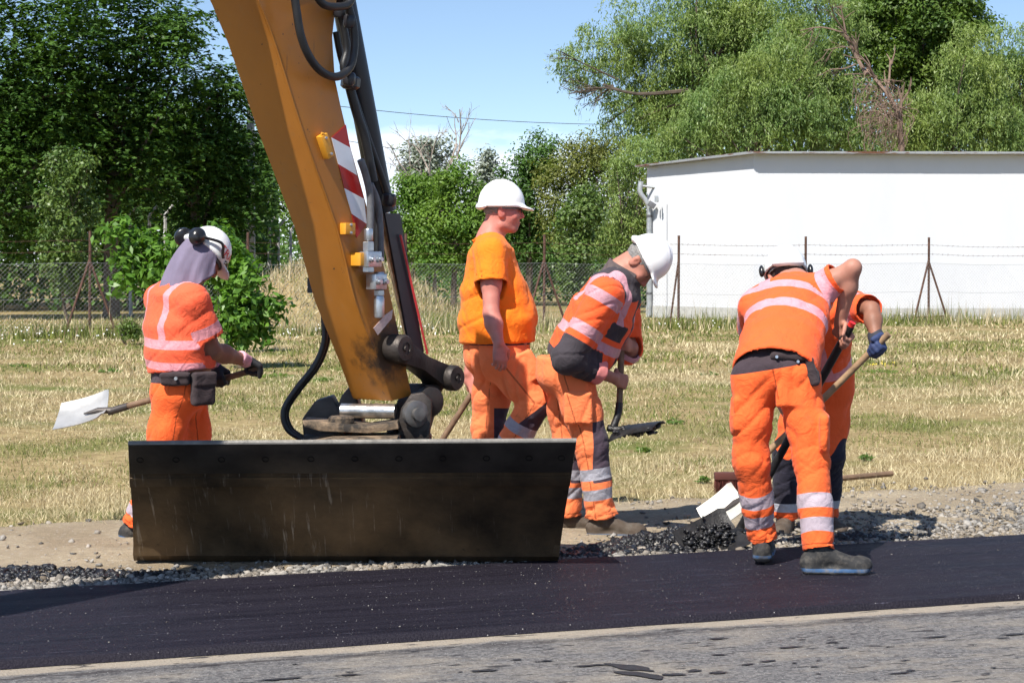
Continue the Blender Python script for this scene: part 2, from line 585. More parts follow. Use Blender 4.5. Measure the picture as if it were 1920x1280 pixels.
# ------------------------------------------------------------------ blades, leaves, stones (all real geometry)
def blades(base, h, w, lean, az, rnd=None):
    """one bent triangle pair per blade -> verts, tris"""
    n = len(base)
    d = np.stack([np.cos(az), np.sin(az), np.zeros(n)], -1)
    s = np.stack([-np.sin(az), np.cos(az), np.zeros(n)], -1)
    # random facing of the flat side
    a2 = RNG.uniform(0, 2 * np.pi, n)
    s = np.stack([np.cos(a2), np.sin(a2), np.zeros(n)], -1)
    tip = base + d * (h * np.sin(lean))[:, None] + np.array([0, 0, 1.0]) * (h * np.cos(lean))[:, None]
    v = np.stack([base - s * w[:, None] / 2, base + s * w[:, None] / 2, tip], 1).reshape(-1, 3)
    t = np.arange(3 * n).reshape(n, 3)
    return v, t

def scatter(d0, d1, dens, xpad=0.6, clump=None):
    area_n = int(dens * 0.5 * 2 * 0.272 * (d1 ** 2 - d0 ** 2))
    y = np.sqrt(RNG.uniform(d0 ** 2, d1 ** 2, area_n))
    x = RNG.uniform(-1, 1, area_n) * (0.272 * y + xpad)
    ye = RNG.uniform(d0, d1, int(dens * .35 * 2 * 2.6 * (d1 - d0)))           # thinner continuation beside the view
    xe = (0.272 * ye + xpad + RNG.uniform(0, 2.6, len(ye)) * (ye / 12)) * RNG.choice([-1.0, 1.0], len(ye))
    x = np.concatenate([x, xe]); y = np.concatenate([y, ye])
    return x, y

def build_grass():
    V = []; T = []; R = []; G = []
    off = 0
    for (d0, d1, dens, h0, h1, w) in ((10.2, 13.2, 5200, 0.022, 0.066, 0.0042), (13.2, 17.5, 2500, 0.025, 0.072, 0.006), (17.5, 25, 1000, 0.028, 0.080, 0.009), (25, 36, 320, 0.04, 0.11, 0.018), (36, 52, 110, 0.05, 0.12, 0.03)):
        x, y = scatter(d0, d1, dens)
        n = -0.3435 * x + 0.939 * y
        e = 0.939 * x + 0.3435 * y
        ge = grass_edge(e)
        k = (n > ge - 0.25 * RNG.random(len(n)) ** 3)
        x = x[k]; y = y[k]; e = e[k]; n = n[k]
        pn = np.stack([x, y, 0 * x], -1)
        dn = fbm(pn * 1.7, 3, 31)
        k = RNG.random(len(x)) < np.clip(0.72 + 0.9 * dn, 0.12, 1)
        x = x[k]; y = y[k]; n = n[k]; pn = pn[k]
        ht = fbm(pn * 0.8, 2, 41)
        edge = np.exp(-np.clip(n - 10.9, 0, 9) / 0.7)
        h = RNG.uniform(h0, h1, len(x)) * (1 + 0.7 * ht + 0.9 * edge * RNG.random(len(x)))
        ln = RNG.normal(1.05, 0.38, len(x)).clip(0.1, 1.5)
        up_ = RNG.random(len(x)) < 0.12
        ln = np.where(up_, np.abs(RNG.normal(0, 0.4, len(x))), ln)
        b = np.stack([x, y, zground(x, y) - 0.004], -1)
        v, t = blades(b, h, w * RNG.uniform(0.6, 1.3, len(x)), ln, RNG.uniform(0, 2 * np.pi, len(x)))
        V.append(v); T.append(t + off); off += len(v)
        g = np.clip(fbm(pn * 0.42, 3, 51) * 2.7 + fbm(pn * 2.6, 2, 55) * 0.9 + 0.36 + np.clip((y - 26) / 14, 0, 1) * 0.30 - 0.30 * edge, 0, 1)
        gr = (RNG.random(len(x)) < g * 0.8).astype(float)
        R.append(np.repeat(RNG.random(len(x)), 3)); G.append(np.repeat(gr, 3))
    m = Mat('dry_grass_blades').set(rough=0.75, spec=0.2)
    r = m.attr('rnd'); g = m.attr('green')
    straw = m.mix(r, srgb(126, 110, 78), srgb(214, 200, 162))
    green = m.mix(r, srgb(58, 76, 30), srgb(128, 132, 68))
    m.color(m.mix(g, straw, green))
    o = link('dry_grass', np_mesh('dry_grass', np.concatenate(V), tris=np.concatenate(T), attrs={'rnd': np.concatenate(R), 'green': np.concatenate(G)}), m.m)
    tag(o, 'short dry straw-coloured mown grass covering the field behind the workers', 'grass', kind='stuff')
    print('grass tris', off // 3)
    # rough dry growth on the soil bank
    n = 9000
    X = RNG.normal(-4.1, 1.7, n); Y = RNG.normal(46.5, 1.6, n)
    v, t = blades(np.stack([X, Y, zground(X, Y) - .01], -1), RNG.gamma(3, .05, n).clip(.05, .4), RNG.uniform(.015, .035, n), np.abs(RNG.normal(.2, .5, n)), RNG.uniform(0, 2 * np.pi, n))
    o = link('bank_grass', np_mesh('bank_grass', v, tris=t, attrs={'rnd': np.repeat(RNG.random(n) * .8, 3), 'green': np.repeat((RNG.random(n) < .22).astype(float), 3)}), m.m)
    tag(o, 'rough dry growth on the low soil bank behind the excavator arm', 'grass', kind='stuff')
    # long unmown grass along the fence
    n = 26000
    X = RNG.uniform(-10.5, 14, n)
    Y = 41.3 + 0.5 * X + RNG.normal(0, 0.75, n)
    cl = fbm(np.stack([X * 0.9, Y * 0.9, 0 * X], -1), 3, 61)
    k = RNG.random(n) < np.clip(0.5 + cl * 1.5, 0.05, 1)
    X = X[k]; Y = Y[k]; n = len(X); cl = cl[k]
    h = RNG.gamma(3.0, 0.060, n).clip(0.05, 0.6) * (1 + 0.5 * cl)
    tall = RNG.random(n) < 0.012
    h = np.where(tall, RNG.uniform(0.5, 0.95, n), h)
    v, t = blades(np.stack([X, Y, zground(X, Y) - 0.01], -1), h, np.where(tall, 0.010, RNG.uniform(0.012, 0.03, n)), np.abs(RNG.normal(0, 0.35, n)), RNG.uniform(0, 2 * np.pi, n))
    g = (RNG.random(n) < np.clip(0.62 + fbm(np.stack([X, Y, 0 * X], -1) * 0.6, 2, 71), 0.1, 0.95)) & ~tall
    o = link('long_grass', np_mesh('long_grass', v, tris=t, attrs={'rnd': np.repeat(RNG.random(n), 3), 'green': np.repeat(g.astype(float), 3)}), m.m)
    tag(o, 'long unmown grass growing along the foot of the wire fence', 'grass', kind='stuff')
    # small white flowers in it
    n = 420
    X = np.concatenate([RNG.uniform(-9.5, -1.2, 300), RNG.uniform(-1, 12, 120)]); Y = 41.0 + 0.5 * X + RNG.normal(-0.6, 1.6, n)
    z = zground(X, Y) + RNG.uniform(0.03, 0.22, n)
    c = np.stack([X, Y, z], -1)
    v, q = leaf_quads(c, np.full(n, 0.032), np.full(n, 0.030), RNG.normal(0, 1, (n, 3)) + np.array([0, -1.2, 0.6]), RNG.normal(0, 1, (n, 3)))
    o = link('wild_flowers', np_mesh('wild_flowers', v, q), simple_mat('white_petals', (0.8, 0.8, 0.76), 0.7))
    tag(o, 'tiny white wild flowers dotted through the grass near the fence', 'flowers', kind='stuff')

def leaf_quads(c, ln, wd, nrm, axis):
    """rhombic leaves: centre, length, width, normal, long axis hint"""
    nrm = nrm / np.maximum(np.linalg.norm(nrm, axis=1, keepdims=True), 1e-6)
    axis = axis - nrm * np.sum(axis * nrm, 1, keepdims=True)
    axis = axis / np.maximum(np.linalg.norm(axis, axis=1, keepdims=True), 1e-6)
    s = np.cross(nrm, axis)
    L = axis * ln[:, None] / 2; W = s * wd[:, None] / 2
    fold = nrm * (wd * 0.18)[:, None]
    v = np.stack([c - L, c + W + fold - L * 0.1, c + L, c - W + fold - L * 0.1], 1).reshape(-1, 3)
    q = np.arange(4 * len(c)).reshape(-1, 4)
    return v, q

build_grass()

def ico(sub=0):
    bm = bmesh.new()
    bmesh.ops.create_icosphere(bm, subdivisions=sub + 1, radius=1)
    v = np.array([x.co[:] for x in bm.verts]); f = np.array([[y.index for y in x.verts] for x in bm.faces])
    bm.free()
    return v, f

def stones(centers, size, sub=0, seed=3, flat=0.65, rough=0.40):
    bv, bf = ico(sub)
    n = len(centers); k = len(bv)
    rg = np.random.default_rng(seed)
    sc = size[:, None] * np.stack([rg.uniform(0.7, 1.3, n), rg.uniform(0.7, 1.3, n), rg.uniform(flat * 0.6, flat * 1.3, n)], -1)
    a = rg.uniform(0, 2 * np.pi, n); b = rg.normal(0, 0.4, n)
    ca, sa, cb, sb = np.cos(a), np.sin(a), np.cos(b), np.sin(b)
    v = bv[None] * (1 + rg.normal(0, rough, (n, k, 1))).clip(0.55, 1.5) * sc[:, None, :]
    x = v[..., 0] * cb[:, None] + v[..., 2] * sb[:, None]; z = -v[..., 0] * sb[:, None] + v[..., 2] * cb[:, None]; y = v[..., 1]
    v = np.stack([x * ca[:, None] - y * sa[:, None], x * sa[:, None] + y * ca[:, None], z], -1) + centers[:, None, :]
    f = (bf[None] + (np.arange(n) * k)[:, None, None]).reshape(-1, 3)
    return v.reshape(-1, 3), f, np.repeat(rg.random(n), k)

def build_gravel():
    rg = np.random.default_rng(5)
    # crushed stone lying along the far edge of the new strip, spreading out to the right
    n = 13000
    e = rg.uniform(-1.2, 7.2, n)
    spread = 0.16 + 0.10 * np.clip(1.0 - e, 0, 2) + 0.42 * np.clip((e - 3.6) / 1.6, 0, 1.6)
    off = np.abs(rg.normal(0, 1, n)) * spread
    nn = far_edge(e) + 0.012 + off
    size = rg.gamma(3.0, 0.0027, n).clip(0.004, 0.024)
    x = E_DIR[0] * e + N_DIR[0] * nn; y = E_DIR[1] * e + N_DIR[1] * nn
    c = np.stack([x, y, 0.012 + size * 0.30], -1)
    v1, f1, r1 = stones(c, size, 0, 8)
    n = 1600        # scattered over the soil
    e = rg.uniform(-2.5, 8, n); nn = rg.uniform(8.7, 10.9, n)
    size = rg.gamma(2.2, 0.0035, n).clip(0.003, 0.022)
    c = np.stack([E_DIR[0] * e + N_DIR[0] * nn, E_DIR[1] * e + N_DIR[1] * nn, 0.012 + size * 0.3], -1)
    v2, f2, r2 = stones(c, size, 0, 9)
    m = Mat('crushed_limestone').set(rough=0.9, spec=0.2)
    r = m.attr('rnd')
    c_ = m.mix(r, srgb(80, 78, 76), srgb(166, 161, 153))
    c_ = m.mix(m.rng(m.noise(m.pos(), 2.0, 4), 0.45, 0.7), c_, m.mix(0.30, c_, srgb(176, 152, 118)))
    c_ = m.mix(m.rng(m.noise(m.pos(), 130, 3), 0.35, 0.7, 0.75, 1.1), (0, 0, 0), c_)
    m.color(c_)
    m.bump(m.noise(m.pos(), 220, 3), 0.4, 0.004)
    n = 1100        # pale chips bedded in the fresh surface
    e = rg.uniform(-3.2, 7.5, n); nn = rg.uniform(PN0 + .04, PN1 - .03, n)
    size = rg.gamma(2.2, 0.0007, n).clip(0.001, 0.005)
    c = np.stack([E_DIR[0] * e + N_DIR[0] * nn, E_DIR[1] * e + N_DIR[1] * nn, np.full(n, .031)], -1)
    v3, f3, r3 = stones(c, size, 0, 10)
    f3 = f3 + len(v1) + len(v2)
    me = np_mesh('gravel', np.concatenate([v1, v2, v3]), tris=np.concatenate([f1, f2 + len(v1), f3]), attrs={'rnd': np.concatenate([r1, r2, r3])})
    tag(link('gravel', me, m.m), 'loose grey crushed stone along the edge of the fresh black path', 'gravel', kind='stuff')

    # spilled hot asphalt mix
    m = Mat('loose_asphalt_mix').set(rough=0.38, spec=0.5)
    m.color(m.mix(m.attr('rnd'), (0.006, 0.006, 0.007), (0.022, 0.021, 0.022)))
    m.bump(m.noise(m.pos(), 160, 3), 0.5, 0.006)
    def heap(name, label, blobs, count, smax, seed):
        rg = np.random.default_rng(seed)
        cs = []; ss = []
        for (px, py, rx, rn, hz, w) in blobs:
            d = ground_d(py); X = (px - 960) * d / F
            k = int(count * w)
            a = rg.normal(0, 0.5, (k, 2)).clip(-1.2, 1.2)
            rr = np.hypot(a[:, 0], a[:, 1])
            s = rg.gamma(1.6, smax / 6, k).clip(0.003, smax)
            z = .72 * hz * np.exp(-1.6 * rr ** 2) * rg.uniform(0.35, 1, k)
            cs.append(np.stack([X + E_DIR[0] * a[:, 0] * rx + N_DIR[0] * a[:, 1] * rn, d + E_DIR[1] * a[:, 0] * rx + N_DIR[1] * a[:, 1] * rn, 0.012 + z], -1)); ss.append(s)
        v, f, r = stones(np.concatenate(cs), np.concatenate(ss), 0, seed + 1, 0.8, 0.42)
        tag(link(name, np_mesh(name, v, tris=f, attrs={'rnd': r}), m.m), label, 'asphalt', kind='stuff')
    heap('asphalt_heap', 'heap of loose black asphalt mix beside the fresh path under the shovels',
         [(1075, 1050, 0.14, 0.05, 0.02, 0.5), (1130, 1038, 0.18, 0.06, 0.03, 0.9), (1215, 1025, 0.22, 0.10, 0.07, 1.5), (1285, 1015, 0.20, 0.12, 0.085, 1.6), (1340, 1010, 0.18, 0.10, 0.06, 1.2), (1420, 1010, 0.16, 0.08, 0.04, 0.7), (1510, 1020, 0.18, 0.07, 0.03, 0.6), (1600, 1015, 0.16, 0.05, 0.02, 0.4), (1260, 1040, 0.3, 0.05, 0.03, 0.8)], 2000, 0.026, 33)
    heap('asphalt_crumbs', 'scattered black asphalt crumbs on the gravel left of the bucket',
         [(60, 1090, 0.25, 0.09, 0.03, 1.0), (150, 1085, 0.25, 0.08, 0.03, 1.0), (250, 1085, 0.3, 0.06, 0.02, 0.6), (40, 1075, 0.2, 0.1, 0.02, 0.6)], 800, 0.022, 43)

build_gravel()

def build_tar_stains():
    rg = np.random.default_rng(77)
    V = []; T = []; off = 0
    spots = [(1185, 1252, .10, .022, 1.0), (1205, 1266, .09, .020, 1.0), (1340, 1198, .05, .008, .1), (1480, 1214, .05, .007, .05), (1345, 1262, .04, .010, 0), (1300, 1258, .03, .010, 0), (1260, 1265, .04, .010, .2), (1900, 1190, .05, .008, 0), (1110, 1248, .06, .008, 0), (1560, 1205, .03, .006, 0), (905, 1258, .05, .008, .1), (1580, 1215, .03, .006, 0), (1440, 1240, .03, .006, 0), (650, 1266, .05, .007, 0), (1750, 1195, .05, .006, 0), (1690, 1262, .04, .007, 0), (520, 1274, .06, .008, 0), (1020, 1240, .03, .006, 0)]
    for _ in range(26):
        spots.append((rg.uniform(200, 1900), rg.uniform(1190, 1278), rg.uniform(.008, .03), rg.uniform(.003, .006), rg.uniform(-.2, .2)))
    for px, py, a, b, rot in spots:
        d = ground_d(py); X = (px - 960) * d / F
        if -0.3435 * X + 0.939 * d > PN0 - .06: continue
        k = 18
        an = np.linspace(0, 2 * np.pi, k, endpoint=False)
        r = 1 + .35 * rg.normal(0, 1, k) * .8
        r = np.clip((r + np.roll(r, 1)) / 2, .35, 1.6)
        ang = rad(20.1) - rot
        lx = np.cos(an) * r * a; ly = np.sin(an) * r * b * 1.7
        v = np.stack([X + lx * math.cos(ang) - ly * math.sin(ang), d + lx * math.sin(ang) + ly * math.cos(ang), np.full(k, .004)], -1)
        V.append(np.concatenate([[[X, d, .0045]], v])); T.append(np.stack([np.zeros(k, int), 1 + np.arange(k), 1 + (np.arange(k) + 1) % k], -1) + off); off += k + 1
    o = link('tar_stains', np_mesh('tar_stains', np.concatenate(V), tris=np.concatenate(T)), simple_mat('old_tar_drips', (.022, .020, .021), .7, 0, .3, 40, .3, 200))
    tag(o, 'dark tar drips spotted over the old grey road in the foreground', 'stains', kind='stuff')
build_tar_stains()
# ------------------------------------------------------------------ trees and shrubs
BARK = simple_mat('rough_bark', (0.10, 0.075, 0.055), 0.95, 0, 0.4, 6, 0.8, 30)
BARK_PALE = simple_mat('dead_grey_wood', (0.30, 0.25, 0.21), 0.95, 0, 0.35, 5, 0.6, 30)
BARK_BROWN = simple_mat('dead_brown_twigs', (0.20, 0.135, 0.10), 0.95, 0, 0.35, 5, 0.4, 30)
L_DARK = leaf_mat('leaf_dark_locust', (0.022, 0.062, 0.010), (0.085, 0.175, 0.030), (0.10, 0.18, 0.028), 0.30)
L_MID = leaf_mat('leaf_mid_green', (0.045, 0.10, 0.016), (0.12, 0.20, 0.035), (0.14, 0.20, 0.03), 0.3)
L_FRESH = leaf_mat('leaf_fresh_green', (0.07, 0.16, 0.02), (0.17, 0.29, 0.045), (0.18, 0.27, 0.04), 0.35)
L_WILLOW = leaf_mat('leaf_willow', (0.085, 0.165, 0.04), (0.25, 0.34, 0.11), (0.27, 0.32, 0.075), 0.3, 0.45)
L_YEL = leaf_mat('leaf_yellow_green', (0.085, 0.125, 0.02), (0.20, 0.24, 0.045), (0.21, 0.19, 0.06), 0.3)
L_SILVER = leaf_mat('leaf_silver_poplar', (0.09, 0.12, 0.075), (0.42, 0.46, 0.40), (0.30, 0.34, 0.28), 0.15)
L_DEEP = leaf_mat('leaf_deep_green', (0.03, 0.085, 0.014), (0.10, 0.19, 0.036), (0.09, 0.17, 0.03), 0.28)
L_PEAR = leaf_mat('leaf_pear_glossy', (0.05, 0.10, 0.02), (0.17, 0.23, 0.06), (0.10, 0.17, 0.03), 0.25, 0.42, 0.35)
L_WALNUT = leaf_mat('leaf_walnut', (0.06, 0.15, 0.018), (0.15, 0.28, 0.04), (0.13, 0.26, 0.03), 0.35, 0.4)

def limb_tree(name, parent, base, crown_pts, r0, mat, rg, trunk_frac=0.45, n=6):
    """trunk from base, limbs running to some of the clump centres"""
    mb = MB()
    base = Vector(base)
    cen = Vector(np.mean(crown_pts, axis=0))
    top = base.lerp(Vector((cen.x, cen.y, max(p[2] for p in crown_pts))), trunk_frac + 0.25)
    mid = base.lerp(top, 0.5) + Vector((rg.normal(0, .1), rg.normal(0, .1), 0))
    trunk = spline([base, mid, top], 5)
    mb.tube(trunk, list(np.linspace(r0, r0 * 0.45, len(trunk))), 7)
    for p in crown_pts:
        p = Vector(p)
        k = int(len(trunk) * rg.uniform(trunk_frac, 1.0)); k = min(k, len(trunk) - 1)
        a = trunk[k]
        m1 = a.lerp(p, 0.5) + Vector((rg.normal(0, .15), rg.normal(0, .15), rg.uniform(0.0, 0.35)))
        ln = spline([a, m1, p], 4)
        ra = r0 * rg.uniform(0.18, 0.34)
        mb.tube(ln, list(np.linspace(ra, ra * 0.25, len(ln))), 5)
    return mb.build(name, mat, parent, smooth=True)

def clump_leaves(centers, radii, per, size, rg, style='round', asp=0.5, out_c=None, squash=0.8):
    """leaves for all clumps together"""
    C = []; L = []; W = []; N = []; A = []; R = []
    for c, r in zip(centers, radii):
        k = int(per * rg.uniform(0.7, 1.3))
        u = rg.normal(0, 1, (k, 3)); u /= np.linalg.norm(u, axis=1, keepdims=True)
        rr = rg.random(k) ** 0.55
        if style == 'willow':
            ns = max(3, k // 9)
            sidx = rg.integers(0, ns, k)
            su = rg.normal(0, 1, (ns, 3)); su /= np.linalg.norm(su, axis=1, keepdims=True); su[:, 2] = np.abs(su[:, 2]) * 0.6 + 0.1
            s0 = c + su * r * np.array([1, 1, 0.7]) * (rg.random((ns, 1)) ** 0.4)
            t = rg.random(k)
            hang = rg.uniform(0.5, 1.5, ns)[sidx] * r
            dirh = (s0 - c)[sidx] * np.array([1, 1, 0])
            p = s0[sidx] + dirh * (t * 0.35)[:, None] + np.array([0, 0, -1.0]) * (hang * t ** 1.4)[:, None] + rg.normal(0, 0.045, (k, 3))
            ax = dirh * 0.5 + np.array([0, 0, -1.0]) + rg.normal(0, 0.45, (k, 3))
            nr = rg.normal(0, 0.8, (k, 3)) + np.array([-0.2, -0.6, 0.5])
        elif style == 'spray':      # pinnate fronds: rows of leaflets along short arcs
            ns = max(3, k // 12)
            sidx = rg.integers(0, ns, k)
            su = rg.normal(0, 1, (ns, 3)); su /= np.linalg.norm(su, axis=1, keepdims=True)
            s0 = c + su * r * np.array([1, 1, squash]) * (rg.random((ns, 1)) ** 0.5)
            fd = su * np.array([1, 1, 0.35]) + rg.normal(0, 0.35, (ns, 3)); fd /= np.linalg.norm(fd, axis=1, keepdims=True)
            t = rg.random(k); side = rg.choice([-1.0, 1.0], k)
            flen = rg.uniform(0.28, 0.5, ns)[sidx]
            sd = np.cross(fd, np.array([0, 0, 1.0])); sd /= np.maximum(np.linalg.norm(sd, axis=1, keepdims=True), 1e-3)
            p = s0[sidx] + fd[sidx] * (t * flen)[:, None] + np.array([0, 0, -0.22]) * (t ** 2 * flen)[:, None] * 2 + sd[sidx] * (side * size * 0.75)[:, None]
            ax = sd[sidx] * side[:, None] + fd[sidx] * 0.5 + np.array([0, 0, -0.25]) + rg.normal(0, 0.15, (k, 3))
            nr = np.array([0, 0, 1.0]) + rg.normal(0, 0.35, (k, 3)) + su[sidx] * 0.4
        else:
            p = c + u * (rr * r)[:, None] * np.array([1, 1, squash])
            nr = u * 0.7 + np.array([0, -0.1, 0.55]) + rg.normal(0, 0.55, (k, 3))
            ax = rg.normal(0, 1, (k, 3)) + np.array([0, 0, -0.5])
        C.append(p); A.append(ax); N.append(nr)
        L.append(size * rg.uniform(0.65, 1.35, k)); W.append(size * asp * rg.uniform(0.7, 1.3, k))
        R.append(np.clip(rg.normal(0.45, 0.25, k) + rg.normal(0, 0.14), 0, 1))
    v, q = leaf_quads(np.concatenate(C), np.concatenate(L), np.concatenate(W), np.concatenate(N), np.concatenate(A))
    return v, q, np.repeat(np.concatenate(R), 4)

def tree(name, label, cat, base_px, d, lobes, mat, nclump, per, size, cr, style='round', asp=0.5, seed=1, trunk_r=0.14, group=None, bark=None, depth=0.7, squash=0.8, limbs=14):
    """lobes: ellipses (px, py, rx, ry, weight) of the crown in photo pixels at distance d"""
    rg = np.random.default_rng(seed)
    s = F / d
    w = np.array([l[4] if len(l) > 4 else l[2] * l[3] for l in lobes], float); w /= w.sum()
    pts = []
    for l, ww in zip(lobes, w):
        k = max(3, int(round(nclump * ww)))
        c = np.array(P(l[0], l[1], d))
        u = rg.normal(0, 1, (k, 3)); u /= np.linalg.norm(u, axis=1, keepdims=True)
        rr = rg.random(k) ** 0.42
        ext = np.array([l[2] / s, (l[2] + l[3]) / 2 / s * depth, l[3] / s])
        pts.append(c + u * rr[:, None] * ext)
    pts = np.concatenate(pts)
    pts = pts[pts[:, 2] > 0.15]
    base = P(base_px, HY + CAMH * s, d)
    base.z = float(zground(np.array([base.x]), np.array([base.y]))[0]) - 0.05
    root = thing(name, label, cat, base, group)
    sel = pts[rg.permutation(len(pts))[:limbs]]
    limb_tree('trunk', root, base, [tuple(p) for p in sel], trunk_r, bark or BARK, rg)
    rad_ = cr * rg.uniform(0.65, 1.35, len(pts))
    v, q, r = clump_leaves(pts, rad_, per, size, rg, style, asp, squash=squash)
    k = v.reshape(-1, 4, 3)[:, :, 2].min(1) > 0.03
    v = v.reshape(-1, 4, 3)[k].reshape(-1, 3); r = r.reshape(-1, 4)[k].ravel()
    q = np.arange(len(v)).reshape(-1, 4)
    link('crown', np_mesh('crown', v, q, attrs={'rnd': r}), mat, root)
    global LEAFCOUNT
    LEAFCOUNT += len(q)
    return root

LEAFCOUNT = 0

def wood_belt(name, label, px0, px1, d0, d1, ytop, mat, count, size, seed, lo=0.05, jag=0.5):
    """a far mass of foliage from the ground up to a ragged top"""
    rg = np.random.default_rng(seed)
    n = count
    px = rg.uniform(px0, px1, n); d = rg.uniform(d0, d1, n)
    X = (px - 960) * d / F
    top = CAMH + (HY - ytop) * d / F
    nz = fbm(np.stack([X * 0.35, d * 0.2, 0 * X], -1), 3, seed)
    top = top * (1 + jag * nz)
    z = lo + (top - lo) * rg.random(n) ** 0.85
    cl = fbm(np.stack([X * 1.1, d * 0.8, z * 1.1], -1), 2, seed + 3)
    k = cl > -0.28
    c = np.stack([X, d, z], -1)[k]; m = len(c)
    v, q = leaf_quads(c, size * rg.uniform(.6, 1.4, m), size * .55 * rg.uniform(.6, 1.4, m), rg.normal(0, .6, (m, 3)) + np.array([-.1, -.35, .6]), rg.normal(0, 1, (m, 3)))
    o = link(name, np_mesh(name, v, q, attrs={'rnd': np.repeat(np.clip(rg.normal(.4, .25, m) + .4 * cl[k], 0, 1), 4)}), mat)
    tag(o, label, 'woods', kind='stuff')
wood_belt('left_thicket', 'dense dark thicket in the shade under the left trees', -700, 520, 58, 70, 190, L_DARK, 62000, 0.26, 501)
wood_belt('far_woodland', 'far woodland closing the field behind the middle trees', 470, 1260, 118, 135, 425, L_DEEP, 16000, 0.34, 502)
wood_belt('low_undergrowth', 'shady low undergrowth closing the gaps under the middle trees', 690, 1215, 66, 74, 440, L_DEEP, 12000, 0.17, 504, jag=.6)
wood_belt('roof_thicket', 'dense green thicket just behind the roof of the white hall', 1190, 1990, 76, 88, 190, L_MID, 30000, 0.24, 503, 2.0, 0.25)
GL = 'dark trees behind the fence on the left'
# left: dark locusts filling the corner
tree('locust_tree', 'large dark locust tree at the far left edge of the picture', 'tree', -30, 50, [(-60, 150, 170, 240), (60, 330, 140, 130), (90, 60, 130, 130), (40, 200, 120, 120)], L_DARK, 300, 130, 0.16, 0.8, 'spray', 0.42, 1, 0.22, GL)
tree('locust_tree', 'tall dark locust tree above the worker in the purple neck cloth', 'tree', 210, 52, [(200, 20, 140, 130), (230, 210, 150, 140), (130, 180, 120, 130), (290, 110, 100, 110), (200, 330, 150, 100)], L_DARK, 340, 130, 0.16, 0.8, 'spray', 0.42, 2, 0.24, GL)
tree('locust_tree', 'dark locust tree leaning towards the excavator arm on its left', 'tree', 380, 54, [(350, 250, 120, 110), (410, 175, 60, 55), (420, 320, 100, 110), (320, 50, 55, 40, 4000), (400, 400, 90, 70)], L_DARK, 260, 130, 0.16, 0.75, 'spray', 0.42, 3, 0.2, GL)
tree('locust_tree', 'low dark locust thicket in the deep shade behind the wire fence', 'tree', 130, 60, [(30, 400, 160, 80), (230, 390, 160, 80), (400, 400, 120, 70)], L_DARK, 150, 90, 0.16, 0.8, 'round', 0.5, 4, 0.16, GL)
tree('backlit_tree', 'bright yellow-green tree between the concrete pole and the excavator arm', 'tree', 520, 75, [(500, 300, 60, 110), (530, 400, 60, 60)], L_FRESH, 50, 100, 0.14, 0.6, 'round', 0.5, 5, 0.12)
# middle
GM = 'trees beyond the fence in the middle'
tree('bushy_tree', 'bright green bushy tree just right of the excavator arm', 'tree', 780, 60, [(770, 430, 60, 60), (765, 375, 55, 42), (740, 470, 50, 40), (810, 370, 45, 40)], L_FRESH, 110, 130, 0.12, 0.45, 'round', 0.5, 6, 0.09, GM)
tree('bushy_tree', 'bright green bushy tree directly left of the white-helmeted head', 'tree', 850, 58, [(850, 420, 65, 65), (848, 345, 38, 45), (895, 430, 55, 55), (820, 480, 60, 25), (900, 380, 40, 35)], L_FRESH, 120, 130, 0.12, 0.45, 'round', 0.5, 7, 0.10, GM)
tree('silver_poplar', 'silvery poplar behind the dead branches', 'tree', 800, 105, [(800, 300, 50, 45), (790, 340, 50, 40)], L_SILVER, 60, 90, 0.22, 0.7, 'round', 0.6, 8, 0.2, 'far silvery poplars')
tree('silver_poplar', 'silvery poplar rising behind the head of the man in plain orange', 'tree', 915, 110, [(915, 320, 38, 45), (925, 370, 45, 40), (890, 350, 30, 30)], L_SILVER, 46, 80, 0.22, 0.6, 'round', 0.6, 9, 0.2, 'far silvery poplars')
tree('dark_tree', 'dark green tree standing behind the head of the man in plain orange', 'tree', 990, 66, [(1010, 290, 50, 55), (990, 360, 60, 70), (1000, 440, 60, 60), (960, 420, 40, 50)], L_DEEP, 110, 120, 0.13, 0.5, 'round', 0.5, 10, 0.14, GM)
tree('hedge_tree', 'yellowish green tree between the dark tree and the white building', 'tree', 1090, 63, [(1060, 330, 60, 70), (1120, 300, 70, 60), (1150, 380, 70, 90), (1050, 400, 50, 60), (1180, 440, 50, 60)], L_YEL, 150, 125, 0.12, 0.5, 'round', 0.45, 11, 0.14, GM)
tree('hedge_tree', 'mid green tree pressed against the corner of the white building', 'tree', 1170, 57, [(1175, 300, 45, 50), (1170, 400, 38, 70), (1120, 450, 60, 50), (1185, 470, 25, 40)], L_WILLOW, 90, 120, 0.12, 0.5, 'willow', 0.28, 12, 0.12, GM)
tree('dark_undergrowth', 'low dark undergrowth at the foot of the middle trees', 'shrub', 950, 70, [(760, 480, 70, 22), (900, 485, 90, 22), (1010, 480, 80, 30)], L_DEEP, 70, 90, 0.14, 0.5, 'round', 0.5, 13, 0.06)
